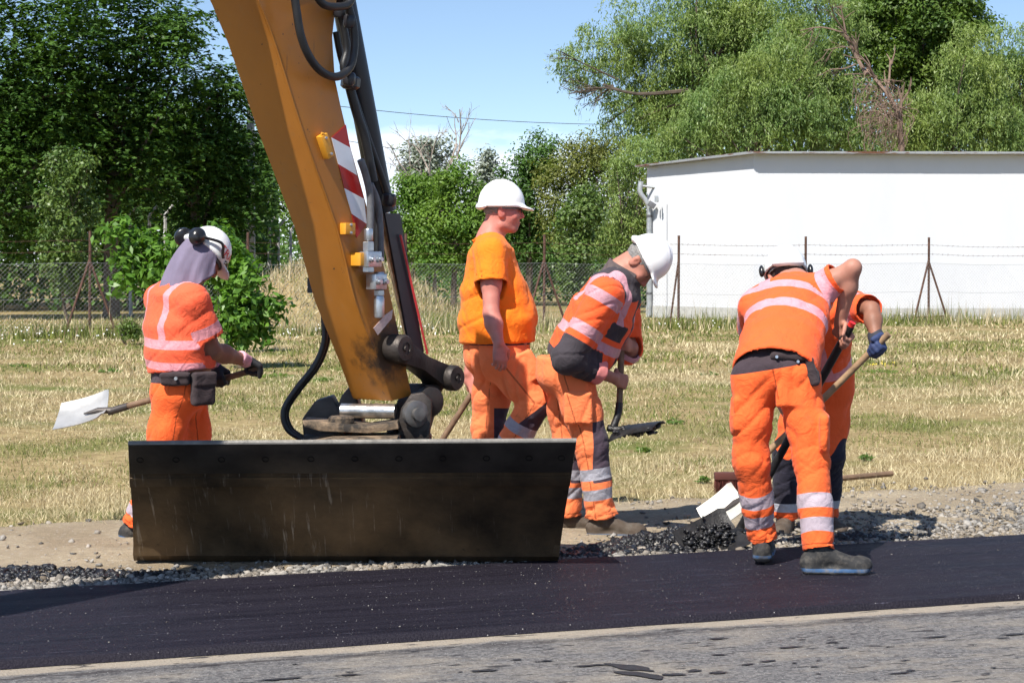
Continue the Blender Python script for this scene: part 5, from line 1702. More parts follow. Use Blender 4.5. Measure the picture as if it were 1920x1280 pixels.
class Hand:
    """wrist, d = along the palm, n = out of the palm, s = towards the thumb"""
    def __init__(s, wrist, d, n, curl=(35, 45, 30), thumb=0.5, spread=1.0, scale=1.0, rightward=1):
        s.w = Vector(wrist); s.d = unit(d); n = Vector(n); s.n = unit(n - s.d * n.dot(s.d)); s.s = s.d.cross(s.n) * rightward
        s.curl = curl; s.thumb = thumb; s.sp = spread; s.k = scale
    def build(s, sd, g=0.0):
        k = s.k; w, d, n, t = s.w, s.d, s.n, s.s
        off = [.031, .0105, -.010, -.030]; lens = [.074, .082, .075, .060]; base = [.090, .094, .090, .082]
        for o, L, b, i in zip(off, lens, base, range(4)):
            kn = w + d * b * k + t * o * k
            sd.add(Cone(w + d * .01 + t * o * .55 * k, kn, (.013 + g, .012 + g), (.0115 + g, .0115 + g), t), .012)
            a = 0.0; p = kn
            for q, (fr_, cu) in enumerate(zip((.45, .30, .25), s.curl)):
                a += rad(cu + (i - 1.5) * 3)
                dv = d * math.cos(a) + n * math.sin(a)
                e = p + dv * L * fr_ * k
                sd.add(Cone(p, e, .0100 - .0007 * q + g, .0093 - .0007 * q + g), .003)
                p = e
        b = w + d * .022 * k + t * .024 * k + n * .004
        m = b + (d * .55 + t * .75 + n * (.25 + .4 * s.thumb)) * .042 * k
        e = m + unit(d * .85 + t * (.35 - .75 * s.thumb) + n * (.2 + .75 * s.thumb)) * .034 * k
        f = e + unit(d * .7 + t * (.1 - .8 * s.thumb) + n * (.2 + .7 * s.thumb)) * .026 * k
        sd.add(Cone(b, m, .0165 + g, .0125 + g), .012)
        sd.add(Cone(m, e, .0120 + g, .0105 + g), .004)
        sd.add(Cone(e, f, .0105 + g, .0085 + g), .003)
        sd.add(Ell(w + d * .05 * k + n * .004, (.036 * k + g, .045 * k + g, .013 + g), [tuple(t), tuple(d), tuple(n)]), .012)

def grip(shaft_pt, shaft_dir, elbow, nsign=1, thumb_up=1):
    """a closed hand on a shaft"""
    a = unit(shaft_dir); G = Vector(shaft_pt)
    e = unit(G - Vector(elbow)); d = unit(e - a * e.dot(a))
    n = a.cross(d) * nsign
    d = unit(d * .5 + e * .5)
    w = G - d * .078 - n * .030
    h = Hand(w, d, n, (62, 72, 48), 1.0)
    h.s = a * thumb_up
    return h

def add_arm(sd, sh, el, wr, k=1.0, bulk=1.0):
    b = bulk
    sh, el, wr = Vector(sh), Vector(el), Vector(wr)
    sd.add(Cone(sh, sh.lerp(el, .5), .056 * b, .052 * b), .03)
    sd.add(Cone(sh.lerp(el, .4), el, .052 * b, .041 * b), .03)
    sd.add(Cone(el, el.lerp(wr, .35), .041 * b, .043 * b), .02)
    sd.add(Cone(el.lerp(wr, .35), wr, .043 * b, .028 * b), .03)

def fold_noise(axis, fa=11, fp=4, seed=0, amp=.006, shear=0.6):
    """creases running across `axis`"""
    ax = unit(axis); s1 = unit(ax.cross(Vector((0.3, 1, 0.2)))); s2 = ax.cross(s1)
    def fn(v):
        a = v @ fr(ax); b = v @ fr(s1); c = v @ fr(s2)
        w = vnoise(np.stack([a * 4, b * 4, c * 4], -1), seed + 9) * .35
        q = np.stack([(a + shear * b) * fa + w * 2, b * fp + w, c * fp], -1)
        n = vnoise(q, seed)
        e = 1 - np.abs(n)
        return amp * (.22 * np.minimum(np.abs(n), .5) - 1.15 * e ** 8)
    return fn

class Leg:
    def __init__(s, hip, knee, ankle):
        s.h, s.k, s.a = Vector(hip), Vector(knee), Vector(ankle)

def trousers(parent, mat, legs, pelvis, side, name='trousers', r=(.105, .078, .074, .086), hem=0.0, pel=(.165, .125), waist=None, bands=(), darkf=None, pockets=(), seed=0, h=.0078, hemcut=True, extra_band=None, waist_r=None):
    sd = Sdf(h)
    pelvis = Vector(pelvis); waist = Vector(waist)
    wr_ = waist_r or (pel[0] * .97, pel[1] * .98)
    sd.add(Cone(waist, pelvis, wr_, pel, side, .10, .75), .03)
    ends = []
    for L in legs:
        sd.add(Cone(L.h, L.h.lerp(L.k, .55), r[0], (r[0] + r[1]) / 2), .05)
        sd.add(Cone(L.h.lerp(L.k, .5), L.k, (r[0] + r[1]) / 2, r[1]), .04)
        e = L.a + unit(L.a - L.k) * hem
        sd.add(Cone(L.k, L.k.lerp(e, .55), r[1], r[2]), .035)
        sd.add(Cone(L.k.lerp(e, .5), e, r[2], r[3], None, 1, .12), .03)
        sd.sub(Cone(e - unit(e - L.k) * .03, e + unit(e - L.k) * .06, r[3] - .012, r[3] - .010, None, .3, .3), .006)
        ends.append(e)
    for pk in pockets:
        sd.add(pk, .012)
    fns = []
    for i, L in enumerate(legs):
        fns.append((L, fold_noise(L.k - L.h, 9, 5, seed + i * 7 + 1, .009, 1.1), fold_noise(L.a - L.k, 13, 5, seed + i * 7 + 3, .010, .7), fold_noise(L.a - L.k, 22, 6, seed + i * 7 + 5, .010, .4)))
    def disp(v, n):
        ds = np.stack([np.minimum(seg_dist(v, L.h, L.k), seg_dist(v, L.k, L.a)) for L in legs], 1)
        who = ds.argmin(1)
        out = np.zeros(len(v))
        for i, (L, f1, f2, f3) in enumerate(fns):
            m = who == i
            if not m.any(): continue
            p = v[m]
            tk = np.clip((seg_dist(p, L.h, L.k) - seg_dist(p, L.k, L.a)) / .06 * .5 + .5, 0, 1)
            low = np.clip(along(p, L.k, L.a) / (L.a - L.k).length * 2.2 - 1.1, 0, 1)
            knee = np.exp(-(np.linalg.norm(p - fr(L.k), axis=1) / .14) ** 2)
            d = f1(p) * (1 - tk) * .9 + f2(p) * tk * (.55 + .8 * low) + f3(p) * (low * .8 + knee * .8)
            out[m] = d
        return out
    def who_leg(v):
        ds = np.stack([np.minimum(seg_dist(v, L.h, L.k), seg_dist(v, L.k, L.a)) for L in legs], 1)
        return ds.argmin(1)
    def band(v):
        out = np.full(len(v), -.05)
        w = who_leg(v)
        for i, L in enumerate(legs):
            t = along(v, L.k, L.a)
            wob = .006 * vnoise(v * 9, seed + 4)
            near = seg_dist(v, L.k, L.a) < .15
            for (t0, hw) in bands:
                b = hw - np.abs(t + wob - t0 * (L.a - L.k).length)
                out = np.where((w == i) & near, np.maximum(out, b), out)
        if extra_band: out = np.maximum(out, extra_band(v, w))
        return out
    def dark(v):
        return darkf(v, who_leg(v)) if darkf else np.full(len(v), -1.0)
    sdv = Vector(side)
    def seam(v):
        w = who_leg(v); out = np.full(len(v), -1.0)
        for i, L in enumerate(legs):
            u = unit(L.a - L.h); s_ = unit(sdv - u * sdv.dot(u)); f_ = u.cross(s_)
            mid = L.h.lerp(L.k, .5)
            tt = np.clip(along(v, L.h, L.k), 0, (L.k - L.h).length)
            ck = fr(L.h) + tt[:, None] * fr(unit(L.k - L.h)); t2 = np.clip(along(v, L.k, L.a), 0, None); ck = ck + t2[:, None] * fr(unit(L.a - L.k))
            q = .0034 - np.abs((v - ck) @ fr(f_) - .012)
            hemr = .0034 - np.abs(along(v, L.k, L.a) - ((L.a - L.k).length + hem - .022))
            out = np.where(w == i, np.maximum(np.maximum(out, q), hemr), out)
        l = (v - fr(pelvis)) @ fr(sdv)
        return np.maximum(out, np.where(v[:, 2] > pelvis.z - .10, .0034 - np.abs(l), -1))
    return sdf_obj(name, sd, mat, parent, {'band': band, 'dark': dark, 'seam': seam}, disp)

def boot(parent, ankle, heading, mats, roll=0.0, scale=1.0, heel_up=0.0, name='boot'):
    """work shoe; heading = where the toe points"""
    f = Vector(heading); pitch = Vector((0, 0, 0))
    f = unit(Vector((f.x, f.y, 0))); r = f.cross(Vector((0, 0, 1)))
    u = Vector((0, 0, 1))
    if heel_up:
        f2 = unit(f * math.cos(heel_up) - u * math.sin(heel_up)); u = unit(u * math.cos(heel_up) + f * math.sin(heel_up)); f = f2
    k = scale
    a = Vector(ankle)
    def at(x, y, z): return a + r * x * k + f * y * k + u * (z - .105) * k
    ax = [tuple(r), tuple(f), tuple(u)]
    sd = Sdf(.0062)
    sd.add(Cone(at(0, -.005, .15), at(0, .0, .075), (.044, .052), (.041, .055), r), .02)
    sd.add(Ell(at(0, -.030, .055), (.041, .052, .045), ax), .03)
    sd.add(Cone(at(0, .02, .082), at(0, .125, .050), (.042, .044), (.046, .034), r), .025)
    sd.add(Ell(at(0, .165, .045), (.049, .056, .042), ax), .018)
    sd.add(Cone(at(0, -.045, .022), at(0, .075, .022), (.043, .022), (.045, .022), r), .02)
    sd.add(Cone(at(0, .06, .022), at(0, .175, .022), (.046, .022), (.050, .022), r), .02)
    sd.cut(at(0, 0, .002), -u)
    for q in range(4):
        sd.add(Cone(at(-.024, .035 + q * .022, .088 - q * .012), at(.024, .035 + q * .022, .088 - q * .012), .005), .004)
    sd.sub(Cone(at(0, -.005, .125), at(0, -.008, .19), (.034, .042), (.036, .044), r), .006)
    def hgt(v): return ((v - fr(at(0, 0, 0))) @ fr(u)) / k
    o = sdf_obj(name, sd, mats, parent, {'sole': hgt}, lambda v, n: .0015 * vnoise(v * 60, 3))
    return o

def boot_mat(name, upper, stripe):
    m = Mat(name).set(rough=.75, spec=.3)
    p = m.pos(); n = m.noise(p, 28, 5, .7)
    up = m.mix(m.rng(n, .46, .74, 0, .7), upper, (.13, .115, .095))
    s = m.attr('sole')
    sole = m.mix(m.rng(n, .45, .7), stripe, (.15, .14, .13))
    c = m.mix(m.math('LESS_THAN', s, .034), up, sole)
    c = m.mix(m.math('LESS_THAN', s, .020), c, m.mix(n, (.04, .038, .036), (.13, .12, .11)))
    m.color(c); m.bump(n, .4, .005)
    return m.m

def helmet(parent, H, mat, inner, brim=.055, name='helmet', tilt=0.0, lift=0.0):
    """safety helmet: hollow dome, crown ribs, rolled rim and peak"""
    f = unit(H.f * math.cos(tilt) - H.u * math.sin(tilt)); u = unit(H.u * math.cos(tilt) + H.f * math.sin(tilt)); r = H.r
    ax = [tuple(r), tuple(f), tuple(u)]
    c = H.at(0, -.004, .050 + lift)
    at = lambda x, y, z: c + r * x + f * y + u * z
    sd = Sdf(.0055)
    sd.add(Ell(at(0, 0, -.006), (.103, .124, .122), ax), .01)
    for x in (-.034, 0, .034):
        sd.add(Ell(at(x, -.002, -.004), (.011, .118 - abs(x) * .3, .1285 - abs(x) * .35), ax), .008)
    sd.add(Ell(at(0, 0, -.020), (.1055, .127, .014), ax), .012)                  # rim flare
    sd.cut(at(0, 0, -.030), -u)
    sd.add(Ell(at(0, .120, -.030), (.082, .058 + (brim - .055), .010), [tuple(r), tuple(unit(f - u * .22)), tuple(unit(u + f * .22))]), .014)   # peak
    sd.add(Ell(at(0, -.108, -.030), (.080, .030, .018), ax), .012)              # nape lip
    sd.sub(Ell(at(0, 0, -.016), (.094, .115, .112), ax), .004)
    o = sdf_obj(name, sd, mat, parent, None, None, 1)
    # inner headband
    mb = MB(); n = 28
    vs = []; fs = []
    for k in range(n):
        an = 2 * math.pi * k / n
        for rr, zz in ((0, -.040), (0, -.016), (.003, -.016), (.003, -.040)):
            vs.append(at(math.sin(an) * (.086 + rr), math.cos(an) * (.106 + rr), zz))
    for k in range(n):
        q = (k + 1) % n
        for i in range(4):
            j = (i + 1) % 4
            fs.append((k * 4 + i, q * 4 + i, q * 4 + j, k * 4 + j))
    mb.add(vs, fs); mb.build('headband', inner, o, True)
    return o, at
# ------------------------------------------------------------------ the five workers
HV = (0.86, 0.150, 0.035)
M_HV1 = cloth_mat('hivis_orange_shirt', (0.92, 0.125, 0.052), (0.72, 0.29, 0.32))  # pink band tone paints in orange light bounced off the cloth
M_HV5 = cloth_mat('hivis_orange_shirt_strong', (0.92, 0.118, 0.028), (0.74, 0.30, 0.34))  # band colour made pink to stand in for orange bounce light
M_TEE = cloth_mat('plain_orange_tshirt', (0.92, 0.205, 0.012))
M_TR_A = cloth_mat('orange_work_trousers', (0.92, 0.135, 0.030), (0.44, 0.36, 0.40), (0.050, 0.035, 0.042), dirt=.25)
M_TR_B = cloth_mat('faded_orange_work_trousers', (0.92, 0.215, 0.075), (0.34, 0.33, 0.37), (0.060, 0.042, 0.058), dirt=.2)
M_JKT = cloth_mat('hivis_orange_jacket', (0.92, 0.118, 0.030), (0.58, 0.30, 0.34), (0.048, 0.040, 0.046), dirt=.2)
M_TR_N = cloth_mat('navy_kneed_trousers', (0.90, 0.118, 0.026), (0.44, 0.45, 0.50), (0.022, 0.020, 0.032), dirt=.2)
M_DARK = cloth_mat('dark_brown_canvas', (0.045, 0.032, 0.034))
M_SKIN_T = skin_mat('skin_tanned', (0.30, 0.135, 0.085))
M_SKIN_R = skin_mat('skin_sunburnt', (0.56, 0.215, 0.165), (0.58, 0.13, 0.11))
M_SKIN_L = skin_mat('skin_light_tan', (0.46, 0.215, 0.150))
M_HAIR = simple_mat('short_grey_hair', (0.20, 0.19, 0.18), .8, 0, .4, 120, .6, 300)
def helmet_mat():
    m = Mat('white_helmet_shell').set(rough=.32, spec=.5)
    p = m.pos()
    dirt = m.rng(m.noise(p, 24, 5, .7), .66, .74)
    m.color(m.mix(m.math('MULTIPLY', dirt, .5), (.80, .80, .78), (.42, .38, .31)))
    return m.m
M_HELM = helmet_mat()
M_BAND = simple_mat('helmet_inner_grey', (.16, .155, .15), .6)
M_BLKP = simple_mat('black_plastic', (.012, .012, .013), .28, 0, .2)
M_BOOT = boot_mat('black_shoe_blue_sole', (.028, .027, .027), (.045, .10, .20))
M_BOOT_B = boot_mat('brown_dusty_boot', (.075, .055, .040), (.07, .09, .13))

def torso(sd, st, side, grow=0.0, k=.03, cap0=.6, cap1=.12):
    for i in range(len(st) - 1):
        (p, a, b), (q, c, d) = st[i], st[i + 1]
        sd.add(Cone(p, q, (a + grow, b + grow), (c + grow, d + grow), side, cap0 if i == 0 else .5, cap1 if i == len(st) - 2 else .5), k if i else .03)

def person(label, base):
    p = Vector(base); p.z = 0
    return thing('person', label, 'person', p, 'road workers in orange')

def body(parent, mat, H, neck, st, side, arms, legs, hands, full=0.0, beard=0.0, bulk=1.0, shrink=-.030):
    sd = Sdf(.0068)
    torso(sd, st, side, shrink, .04, .8, .6)
    sd.add(Cone(neck, Vector(st[0][0]), (.064, .060), (.075, .060), side), .04)
    add_head(sd, H, neck, full)
    for a in arms:
        add_arm(sd, *a, bulk=bulk)
        sd.add(Cone(Vector(st[0][0]).lerp(Vector(st[1][0]), .3), a[0], .06, .056), .04)
    for h in hands: h.build(sd)
    for L in legs:
        sd.add(Cone(L.h, L.k, .072, .050), .04); sd.add(Cone(L.k, L.a, .050, .036), .02)
    return sdf_obj('body', sd, mat, parent, skin_fields(H, beard))

def hair(parent, H, mat=M_HAIR):
    sd = Sdf(.0065)
    sd.add(Ell(H.at(0, -.012, .036), (.079, .097, .088), H.ax), .01)
    sd.cut(H.at(0, .03, .03), H.f * .8 - H.u * .25)
    sd.cut(H.at(0, -.05, -.050), -H.u + H.f * .6)
    return sdf_obj('hair', sd, mat, parent, None, lambda v, n: .003 * vnoise(v * 90, 2))

def sleeve(sd, sh, el, frac, r0, r1, k=.03):
    sh, el = Vector(sh), Vector(el)
    e = sh.lerp(el, frac)
    sd.add(Cone(sh, e, r0, r1, None, 1, .12), k)
    u = unit(el - sh)
    sd.sub(Cone(e - u * .04, e + u * .06, r1 - .013, r1 - .010, None, .3, .3), .006)

def tee_disp(axis, seed, amp=.007):
    f1 = fold_noise(axis, 7, 4, seed, amp, 1.1); f2 = fold_noise(axis, 16, 6, seed + 3, amp * .55, -.8)
    return lambda v, n: f1(v) + f2(v)

NEG = lambda v: np.full(len(v), -1.0)

# ---- tools -------------------------------------------------------
WOOD = simple_mat('worn_ash_handle', (.30, .19, .105), .7, 0, .35, 18, .3, 90)
WOOD_D = simple_mat('dirty_wood_handle', (.17, .105, .062), .75, 0, .4, 18, .3, 90)
REDP = simple_mat('chipped_red_shaft', (.50, .02, .018), .4, 0, .5, 40, .2, 120)
BLADE = simple_mat('bright_shovel_steel', (.46, .45, .43), .42, .5, .18, 9, .1, 60)
BLADE_W = simple_mat('pale_scoop_alloy', (.56, .54, .49), .5, .2, .12, 9, .1, 60)
TARRED = simple_mat('tar_coated_steel', (.018, .017, .017), .45, .2, .5, 22, .6, 70)

def shovel(label, pts, split, l, w, size, mats, shaft_r=.017, curve=.035, mix=None, name='shovel'):
    """pts: shaft polyline, top first, ending at the blade's heel; l = along blade, w = across"""
    pts = [Vector(p) for p in pts]
    heel = pts[-1]; l = unit(l); w = Vector(w); w = unit(w - l * w.dot(l)); n = w.cross(l)
    root = thing(name, label, 'shovel', heel, 'shovels in the workers\' hands')
    top = spline(pts, 6)
    k = int(len(top) * split)
    mb = MB(); mb.tube(top[:k + 1], shaft_r, 10); mb.build('shaft', mats[0], root, True)
    mb = MB(); mb.tube(top[k:], [shaft_r * 1.18] * (len(top) - k), 10); mb.build('socket', mats[1], root, True)
    W, L = size
    nu, nv = 12, 12
    vs = []; fs = []
    for layer in (0, 1):
        for j in range(nv + 1):
            v = j / nv
            for i in range(nu + 1):
                u = i / nu * 2 - 1
                sw = 1.0 - .06 * v if v > .06 else .86
                hgt = curve * (abs(u) ** 2.4) * (1 - .35 * v) + curve * .9 * (1 - v) ** 3 - .004 * layer
                ridge = -.012 * math.exp(-(u / .18) ** 2) * (1 - v) ** 1.5
                vs.append(heel + w * (u * W / 2 * sw) + l * (v * L + .01 * (1 - u * u) * v) + n * (hgt + ridge))
    a = nu + 1; off = a * (nv + 1)
    for j in range(nv):
        for i in range(nu):
            q = j * a + i
            fs.append((q, q + 1, q + a + 1, q + a)); fs.append((off + q + a, off + q + a + 1, off + q + 1, off + q))
    for j in range(nv):
        fs.append((j * a, j * a + a, off + j * a + a, off + j * a)); q = j * a + nu; fs.append((q + a, q, off + q, off + q + a))
    for i in range(nu):
        fs.append((i + 1, i, off + i, off + i + 1)); q = nv * a + i; fs.append((q, q + 1, off + q + 1, off + q))
    mb = MB(); mb.add(vs, fs); bl = mb.build('blade', mats[2], root, True, angle=60)
    mb = MB(); mb.tube([heel - l * .03 + n * .004, heel + l * .05 + n * (curve * .55), heel + l * .13 + n * .012], [shaft_r * 1.1, shaft_r * .9, .004], 8); mb.build('socket_tongue', mats[1], bl, True)
    if mix is not None:
        rg = np.random.default_rng(mix)
        k = 260
        a_ = rg.normal(0, .33, k).clip(-.9, .9); b_ = rg.uniform(.1, .95, k)
        c = np.array([fr(heel + w * (x * W / 2) + l * (y * L)) + fr(n) * (.012 + abs(rg.normal(0, .018))) for x, y in zip(a_, b_)])
        v, f, r = stones(c, rg.gamma(3, .003, k).clip(.004, .018), 0, mix + 1, .8)
        m = bpy.data.materials.get('loose_asphalt_mix')
        o = link('asphalt_load', np_mesh('asphalt_load', v, tris=f, attrs={'rnd': r}), m, root); tag(o, kind='stuff')
    return root

# =========================================================== man in plain orange T-shirt (walking right)
def man_tee():
    d = 10.67
    c = lambda x, y, dd=0.0: P(x, y, d + dd)
    root = person('man in a plain orange T-shirt and white helmet walking behind the bucket', c(915, 985))
    side = (0, -1, 0)
    st = [(c(917, 451), .120, .082), (c(920, 474), .190, .122), (c(925, 540), .205, .176), (c(931, 600), .212, .205), (c(932, 640), .208, .204)]
    H = Head(c(941, 396), (1, .10, -.04), (.04, 0, 1))
    neck = c(921, 440)
    armN = (c(921, 474, -.180), c(921, 588, -.275), c(935, 643, -.34)); armF = (c(922, 478, .185), c(905, 585, .27), c(893, 672, .24))
    Lf = Leg(c(928, 672, .09), c(915, 805, .10), c(905, 950, .10)); Ln = Leg(c(940, 672, -.09), c(1006, 752, -.11), c(938, 868, -.06))
    hN = Hand(armN[2], (.10, -.10, -1), (-.35, .9, 0), (28, 38, 30), .35)
    sh_top = c(922, 680, .22); sh_dir = unit(c(828, 826, .26) - c(880, 745, .22))
    hF = grip(c(893, 725, .22), -sh_dir, armF[1], 1, -1); armF = (armF[0], armF[1], hF.w)
    body(root, M_SKIN_R, H, neck, st, side, [armN, armF], [Lf, Ln], [hN, hF], .03, .15, 1.0)
    hair(root, H)
    # T-shirt
    sd = Sdf(.0085)
    torso(sd, st, side)
    sd.add(Cone(c(914, 443), c(918, 462), (.080, .072), (.12, .09), side, .3), .03)
    sd.add(Ell(c(960, 590), (.12, .17, .15), [(1, 0, 0), (0, 1, 0), (0, 0, 1)]), .06)
    for a in (armN, armF):
        sd.add(Cone(st[1][0].lerp(a[0], .55) + Vector((0, 0, .012)), a[0], .085, .080), .04)
        sleeve(sd, a[0], a[1], .50, .084, .092, .03)
    sd.sub(Cone(c(932, 625), c(932, 665), (.19, .186), (.19, .188), side, .3, .3), .006)
    sd.sub(Cone(c(911, 452), c(916, 412), (.070, .068), (.078, .074), side, .3, .3), .006)
    f1 = tee_disp((0.5, 0, 1), 20, .007)
    sdf_obj('t_shirt', sd, M_TEE, root, {'band': NEG, 'dark': NEG}, f1)
    def dark(v, w):
        out = np.full(len(v), -1.0)
        for i, L in enumerate((Lf, Ln)):
            fwd = np.array([1, 0, .0]) * .9 if i == 0 else fr(unit(Vector((.85, 0, -.55))))
            kd = np.abs(along(v, L.k, L.a) - .02)
            q = np.where(w == i, np.minimum(.145 - kd, ((v - fr(L.k)) @ fwd + .35 * along(v, L.k, L.a) * (1 if i else 0) - .030)), -1)
            out = np.maximum(out, q)
        return np.maximum(out, v[:, 2] - c(0, 645).z)
    pk = [Box(c(985, 690, -.185), (.075, .022, .085), [tuple(unit((.8, 0, .45))), (0, 1, 0), tuple(unit((-.45, 0, .8)))], .02)]
    trousers(root, M_TR_B, [Lf, Ln], c(932, 668), side, r=(.112, .088, .080, .082), pel=(.180, .180), waist=c(931, 632), waist_r=(.18, .178), bands=((.42, .028), (.72, .028)), darkf=dark, pockets=pk, seed=3)
    helmet(root, H, M_HELM, M_BAND, .058, tilt=rad(-1))
    # spectacles with dark temple
    mb = MB(); mb.tube([H.at(-.036, .104, .018), H.at(.036, .104, .018)], .003, 6); mb.tube(spline([H.at(.080, -.010, .022), H.at(.082, .03, .024), H.at(.074, .085, .020)], 5), .0035, 6); mb.tube(spline([H.at(-.080, -.010, .022), H.at(-.082, .03, .024), H.at(-.074, .085, .020)], 5), .0035, 6)
    for g in (-1, 1): mb._lathe(H.at(g * .036, .100, .014), H.f, [(0, .021), (.003, .021)], 14)
    mb.build('glasses', M_BLKP, root, True)
    boot(root, Lf.a, (1, .1, 0), M_BOOT_B)
    boot(root, Ln.a, (1, -.1, 0), M_BOOT_B, heel_up=rad(35))
    shovel('long-handled shovel held low behind the man in the plain T-shirt', [c(905, 706, .21), c(880, 745, .22), c(828, 826, .26), c(800, 868, .28)], .80, (-.75, .1, -.45), (.1, 1, 0), (.27, .32), (WOOD_D, TARRED, TARRED), mix=81)
man_tee()

# =========================================================== man with purple neck cloth and shovel, far left
def man_cloth():
    d = 10.15
    c = lambda x, y, dd=0.0: P(x, y, d + dd)
    root = person('worker with a purple neck cloth and black ear defenders carrying a shovel', c(330, 1000))
    f = Vector((.82, .57, 0)); side = Vector((.57, -.82, 0))
    st = [(c(336, 535), .120, .085), (c(331, 556), .20, .128), (c(332, 610), .218, .158), (c(338, 655), .216, .172), (c(341, 692), .205, .172)]
    H = Head(c(381, 482, .06), (.58, .42, -.70), (.58, .40, .72))
    neck = c(350, 528, .02)
    shN = c(331, 556) + side * .19 + Vector((0, 0, -.02)); shF = c(331, 556) - side * .19 + Vector((0, 0, -.02))
    elN = c(398, 657, -.07)
    g0 = c(474, 694, .22); g1 = c(280, 750, .33)
    sdir = unit(g1 - g0)
    hN = grip(g0, -sdir, elN, -1, 1)
    armN = (shN, elN, hN.w)
    elF = c(385, 640, .42); hF = grip(g0.lerp(g1, .33) , -sdir, elF, 1, 1); armF = (shF, elF, hF.w)
    Ln = Leg(c(325, 745, -.04), c(304, 868, -.03), c(257, 984, .02)); Lf = Leg(c(350, 745, .10), c(366, 868, .12), c(370, 985, .14))
    body(root, M_SKIN_T, H, neck, st, side, [armN, armF], [Ln, Lf], [hN, hF], .02, .5, 1.06)
    hair(root, H)
    sd = Sdf(.0085)
    torso(sd, st, side)
    sd.add(Cone(c(346, 530), c(336, 545), (.080, .075), (.12, .09), side, .3), .03)
    for a in (armN, armF):
        sd.add(Cone(st[1][0].lerp(a[0], .55), a[0], .085, .080), .04)
        sleeve(sd, a[0], a[1], .72, .082, .092, .03)
    sd.sub(Cone(c(341, 680), c(341, 715), (.190, .157), (.190, .157), side, .3, .3), .006)
    z1 = c(0, 641).z; z2 = c(0, 681).z
    def band(v):
        l = v - fr(c(335, 640)); lat = l @ fr(side); fw = l @ fr(f)
        arm = seg_dist(v, armN[0], armN[1]); arm2 = seg_dist(v, armF[0], armF[1])
        onarm = (arm < .105) & (lat > .15) | (arm2 < .105) & (lat < -.15)
        zz = v[:, 2] + .010 * np.sin(lat * 9)
        b = np.maximum(.023 - np.abs(zz - z1), .020 - np.abs(zz - z2))
        s = np.minimum(.021 - np.abs(np.abs(lat) - .105 - .35 * np.clip(fw + .02, 0, 1)), zz - z1)
        tb = np.maximum(b, s)
        ta = np.where(lat > 0, along(v, armN[0], armN[1]), along(v, armF[0], armF[1]))
        return np.where(onarm, .027 - np.abs(ta - .155), tb)
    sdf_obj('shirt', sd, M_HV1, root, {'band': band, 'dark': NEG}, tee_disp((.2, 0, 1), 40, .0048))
    zb = c(0, 716).z
    def dark(v, w):
        return np.maximum(v[:, 2] - zb, -1)
    trousers(root, M_TR_A, [Ln, Lf], c(338, 735), side, r=(.104, .086, .078, .080), pel=(.172, .148), waist=c(340, 688), bands=((.50, .028), (.78, .026)), darkf=dark, seed=60)
    # tool-belt pouches
    def pouch(center, hw, hh, hd, normal, nm):
        n = unit(normal); t = Vector((0, 0, 1)).cross(n); u = n.cross(t)
        sd = Sdf(.006); sd.add(Box(center, (hw, hd, hh), [tuple(t), tuple(n), tuple(u)], .018), .01)
        sd.add(Box(Vector(center) + u * hh * .55 + n * hd * .5, (hw * 1.04, hd * .8, hh * .42), [tuple(t), tuple(n), tuple(u)], .012), .004)
        return sdf_obj(nm, sd, M_DARK, root, {'band': NEG, 'dark': NEG}, lambda v, n_: .004 * vnoise(v * 22, 8))
    pc = c(338, 712)
    pouch(pc + side * .155 - f * .10 + Vector((0, 0, .015)), .075, .035, .022, side * .8 - f * .6, 'belt_pouch')
    pouch(pc + side * .20 + f * .03 - Vector((0, 0, .035)), .060, .085, .030, side, 'holster_pocket')
    mb = MB(); mb._lathe(pc + side * .185 - f * .11 + Vector((0, 0, .02)), unit(side * .8 - f * .6), [(0, .009), (.012, .009)], 10); mb.build('snap_button', simple_mat('snap_steel', (.6, .6, .6), .3, .9), root, True)
    o, at = helmet(root, H, M_HELM, M_BAND, .06)
    # black front band of the helmet and ear defenders pushed up on it
    mb = MB(); pts = [at(math.sin(a) * .107, math.cos(a) * .129, -.010) for a in np.linspace(-.9, .9, 14)]
    for k in range(13):
        pass
    mb.tube(pts, .010, 6); mb.build('helmet_trim', M_BLKP, o, True)
    for g in (1, -1):
        sd = Sdf(.006)
        cc = at(g * .088, -.122, -.024)
        ax = [tuple(unit(H.r * g + H.u * .35)), tuple(unit(H.f)), tuple(unit(H.u - H.r * g * .35))]
        sd.add(Ell(cc, (.034, .043, .048), ax), .01); sd.add(Ell(Vector(cc) - Vector(ax[0]) * .017, (.018, .046, .051), ax), .008)
        sdf_obj('ear_defender', sd, M_BLKP, root)
        mb = MB(); mb.tube(spline([cc, at(g * .125, -.02, .03), at(g * .112, .03, .0), at(g * .108, .05, -.012)], 5), .008, 6); mb.build('defender_arm', M_BLKP, root, True)
    # red lettering on the helmet side
    lettering(root, o, 'TRA', at, (.1045, .1255, .1235), H, simple_mat('red_print', (.62, .015, .03), .4))
    # neck cloth hanging from the helmet over the shoulders
    nu, nv = 40, 18
    vs = []; fs = []
    for layer in (0, 1):
        for j in range(nv + 1):
            t = j / nv
            for i in range(nu + 1):
                a = rad(-100 + 200 * i / nu)                        # angle from the back of the head
                rim = at(math.sin(a) * .100, -math.cos(a) * .122, -.022)
                ha = math.cos(a * .5)
                drop = (.004 + .285 * max(ha - .5, 0) * 2) * t
                back = Vector((-.82, -.57, 0))
                lat = side * math.sin(a)
                p = Vector(rim) + Vector((0, 0, -1)) * drop * (.62 + .40 * t) + back * (drop * (.78 - .20 * t) * max(math.cos(a * .62), 0)) + lat * drop * .16
                rip = .012 * math.sin(i * .75 + 1.3 * math.sin(t * 3)) * t + .006 * math.sin(i * 1.7 + 4 * t) * t
                p += (lat * .7 + back * .7) * (rip - .0035 * layer)
                vs.append(p)
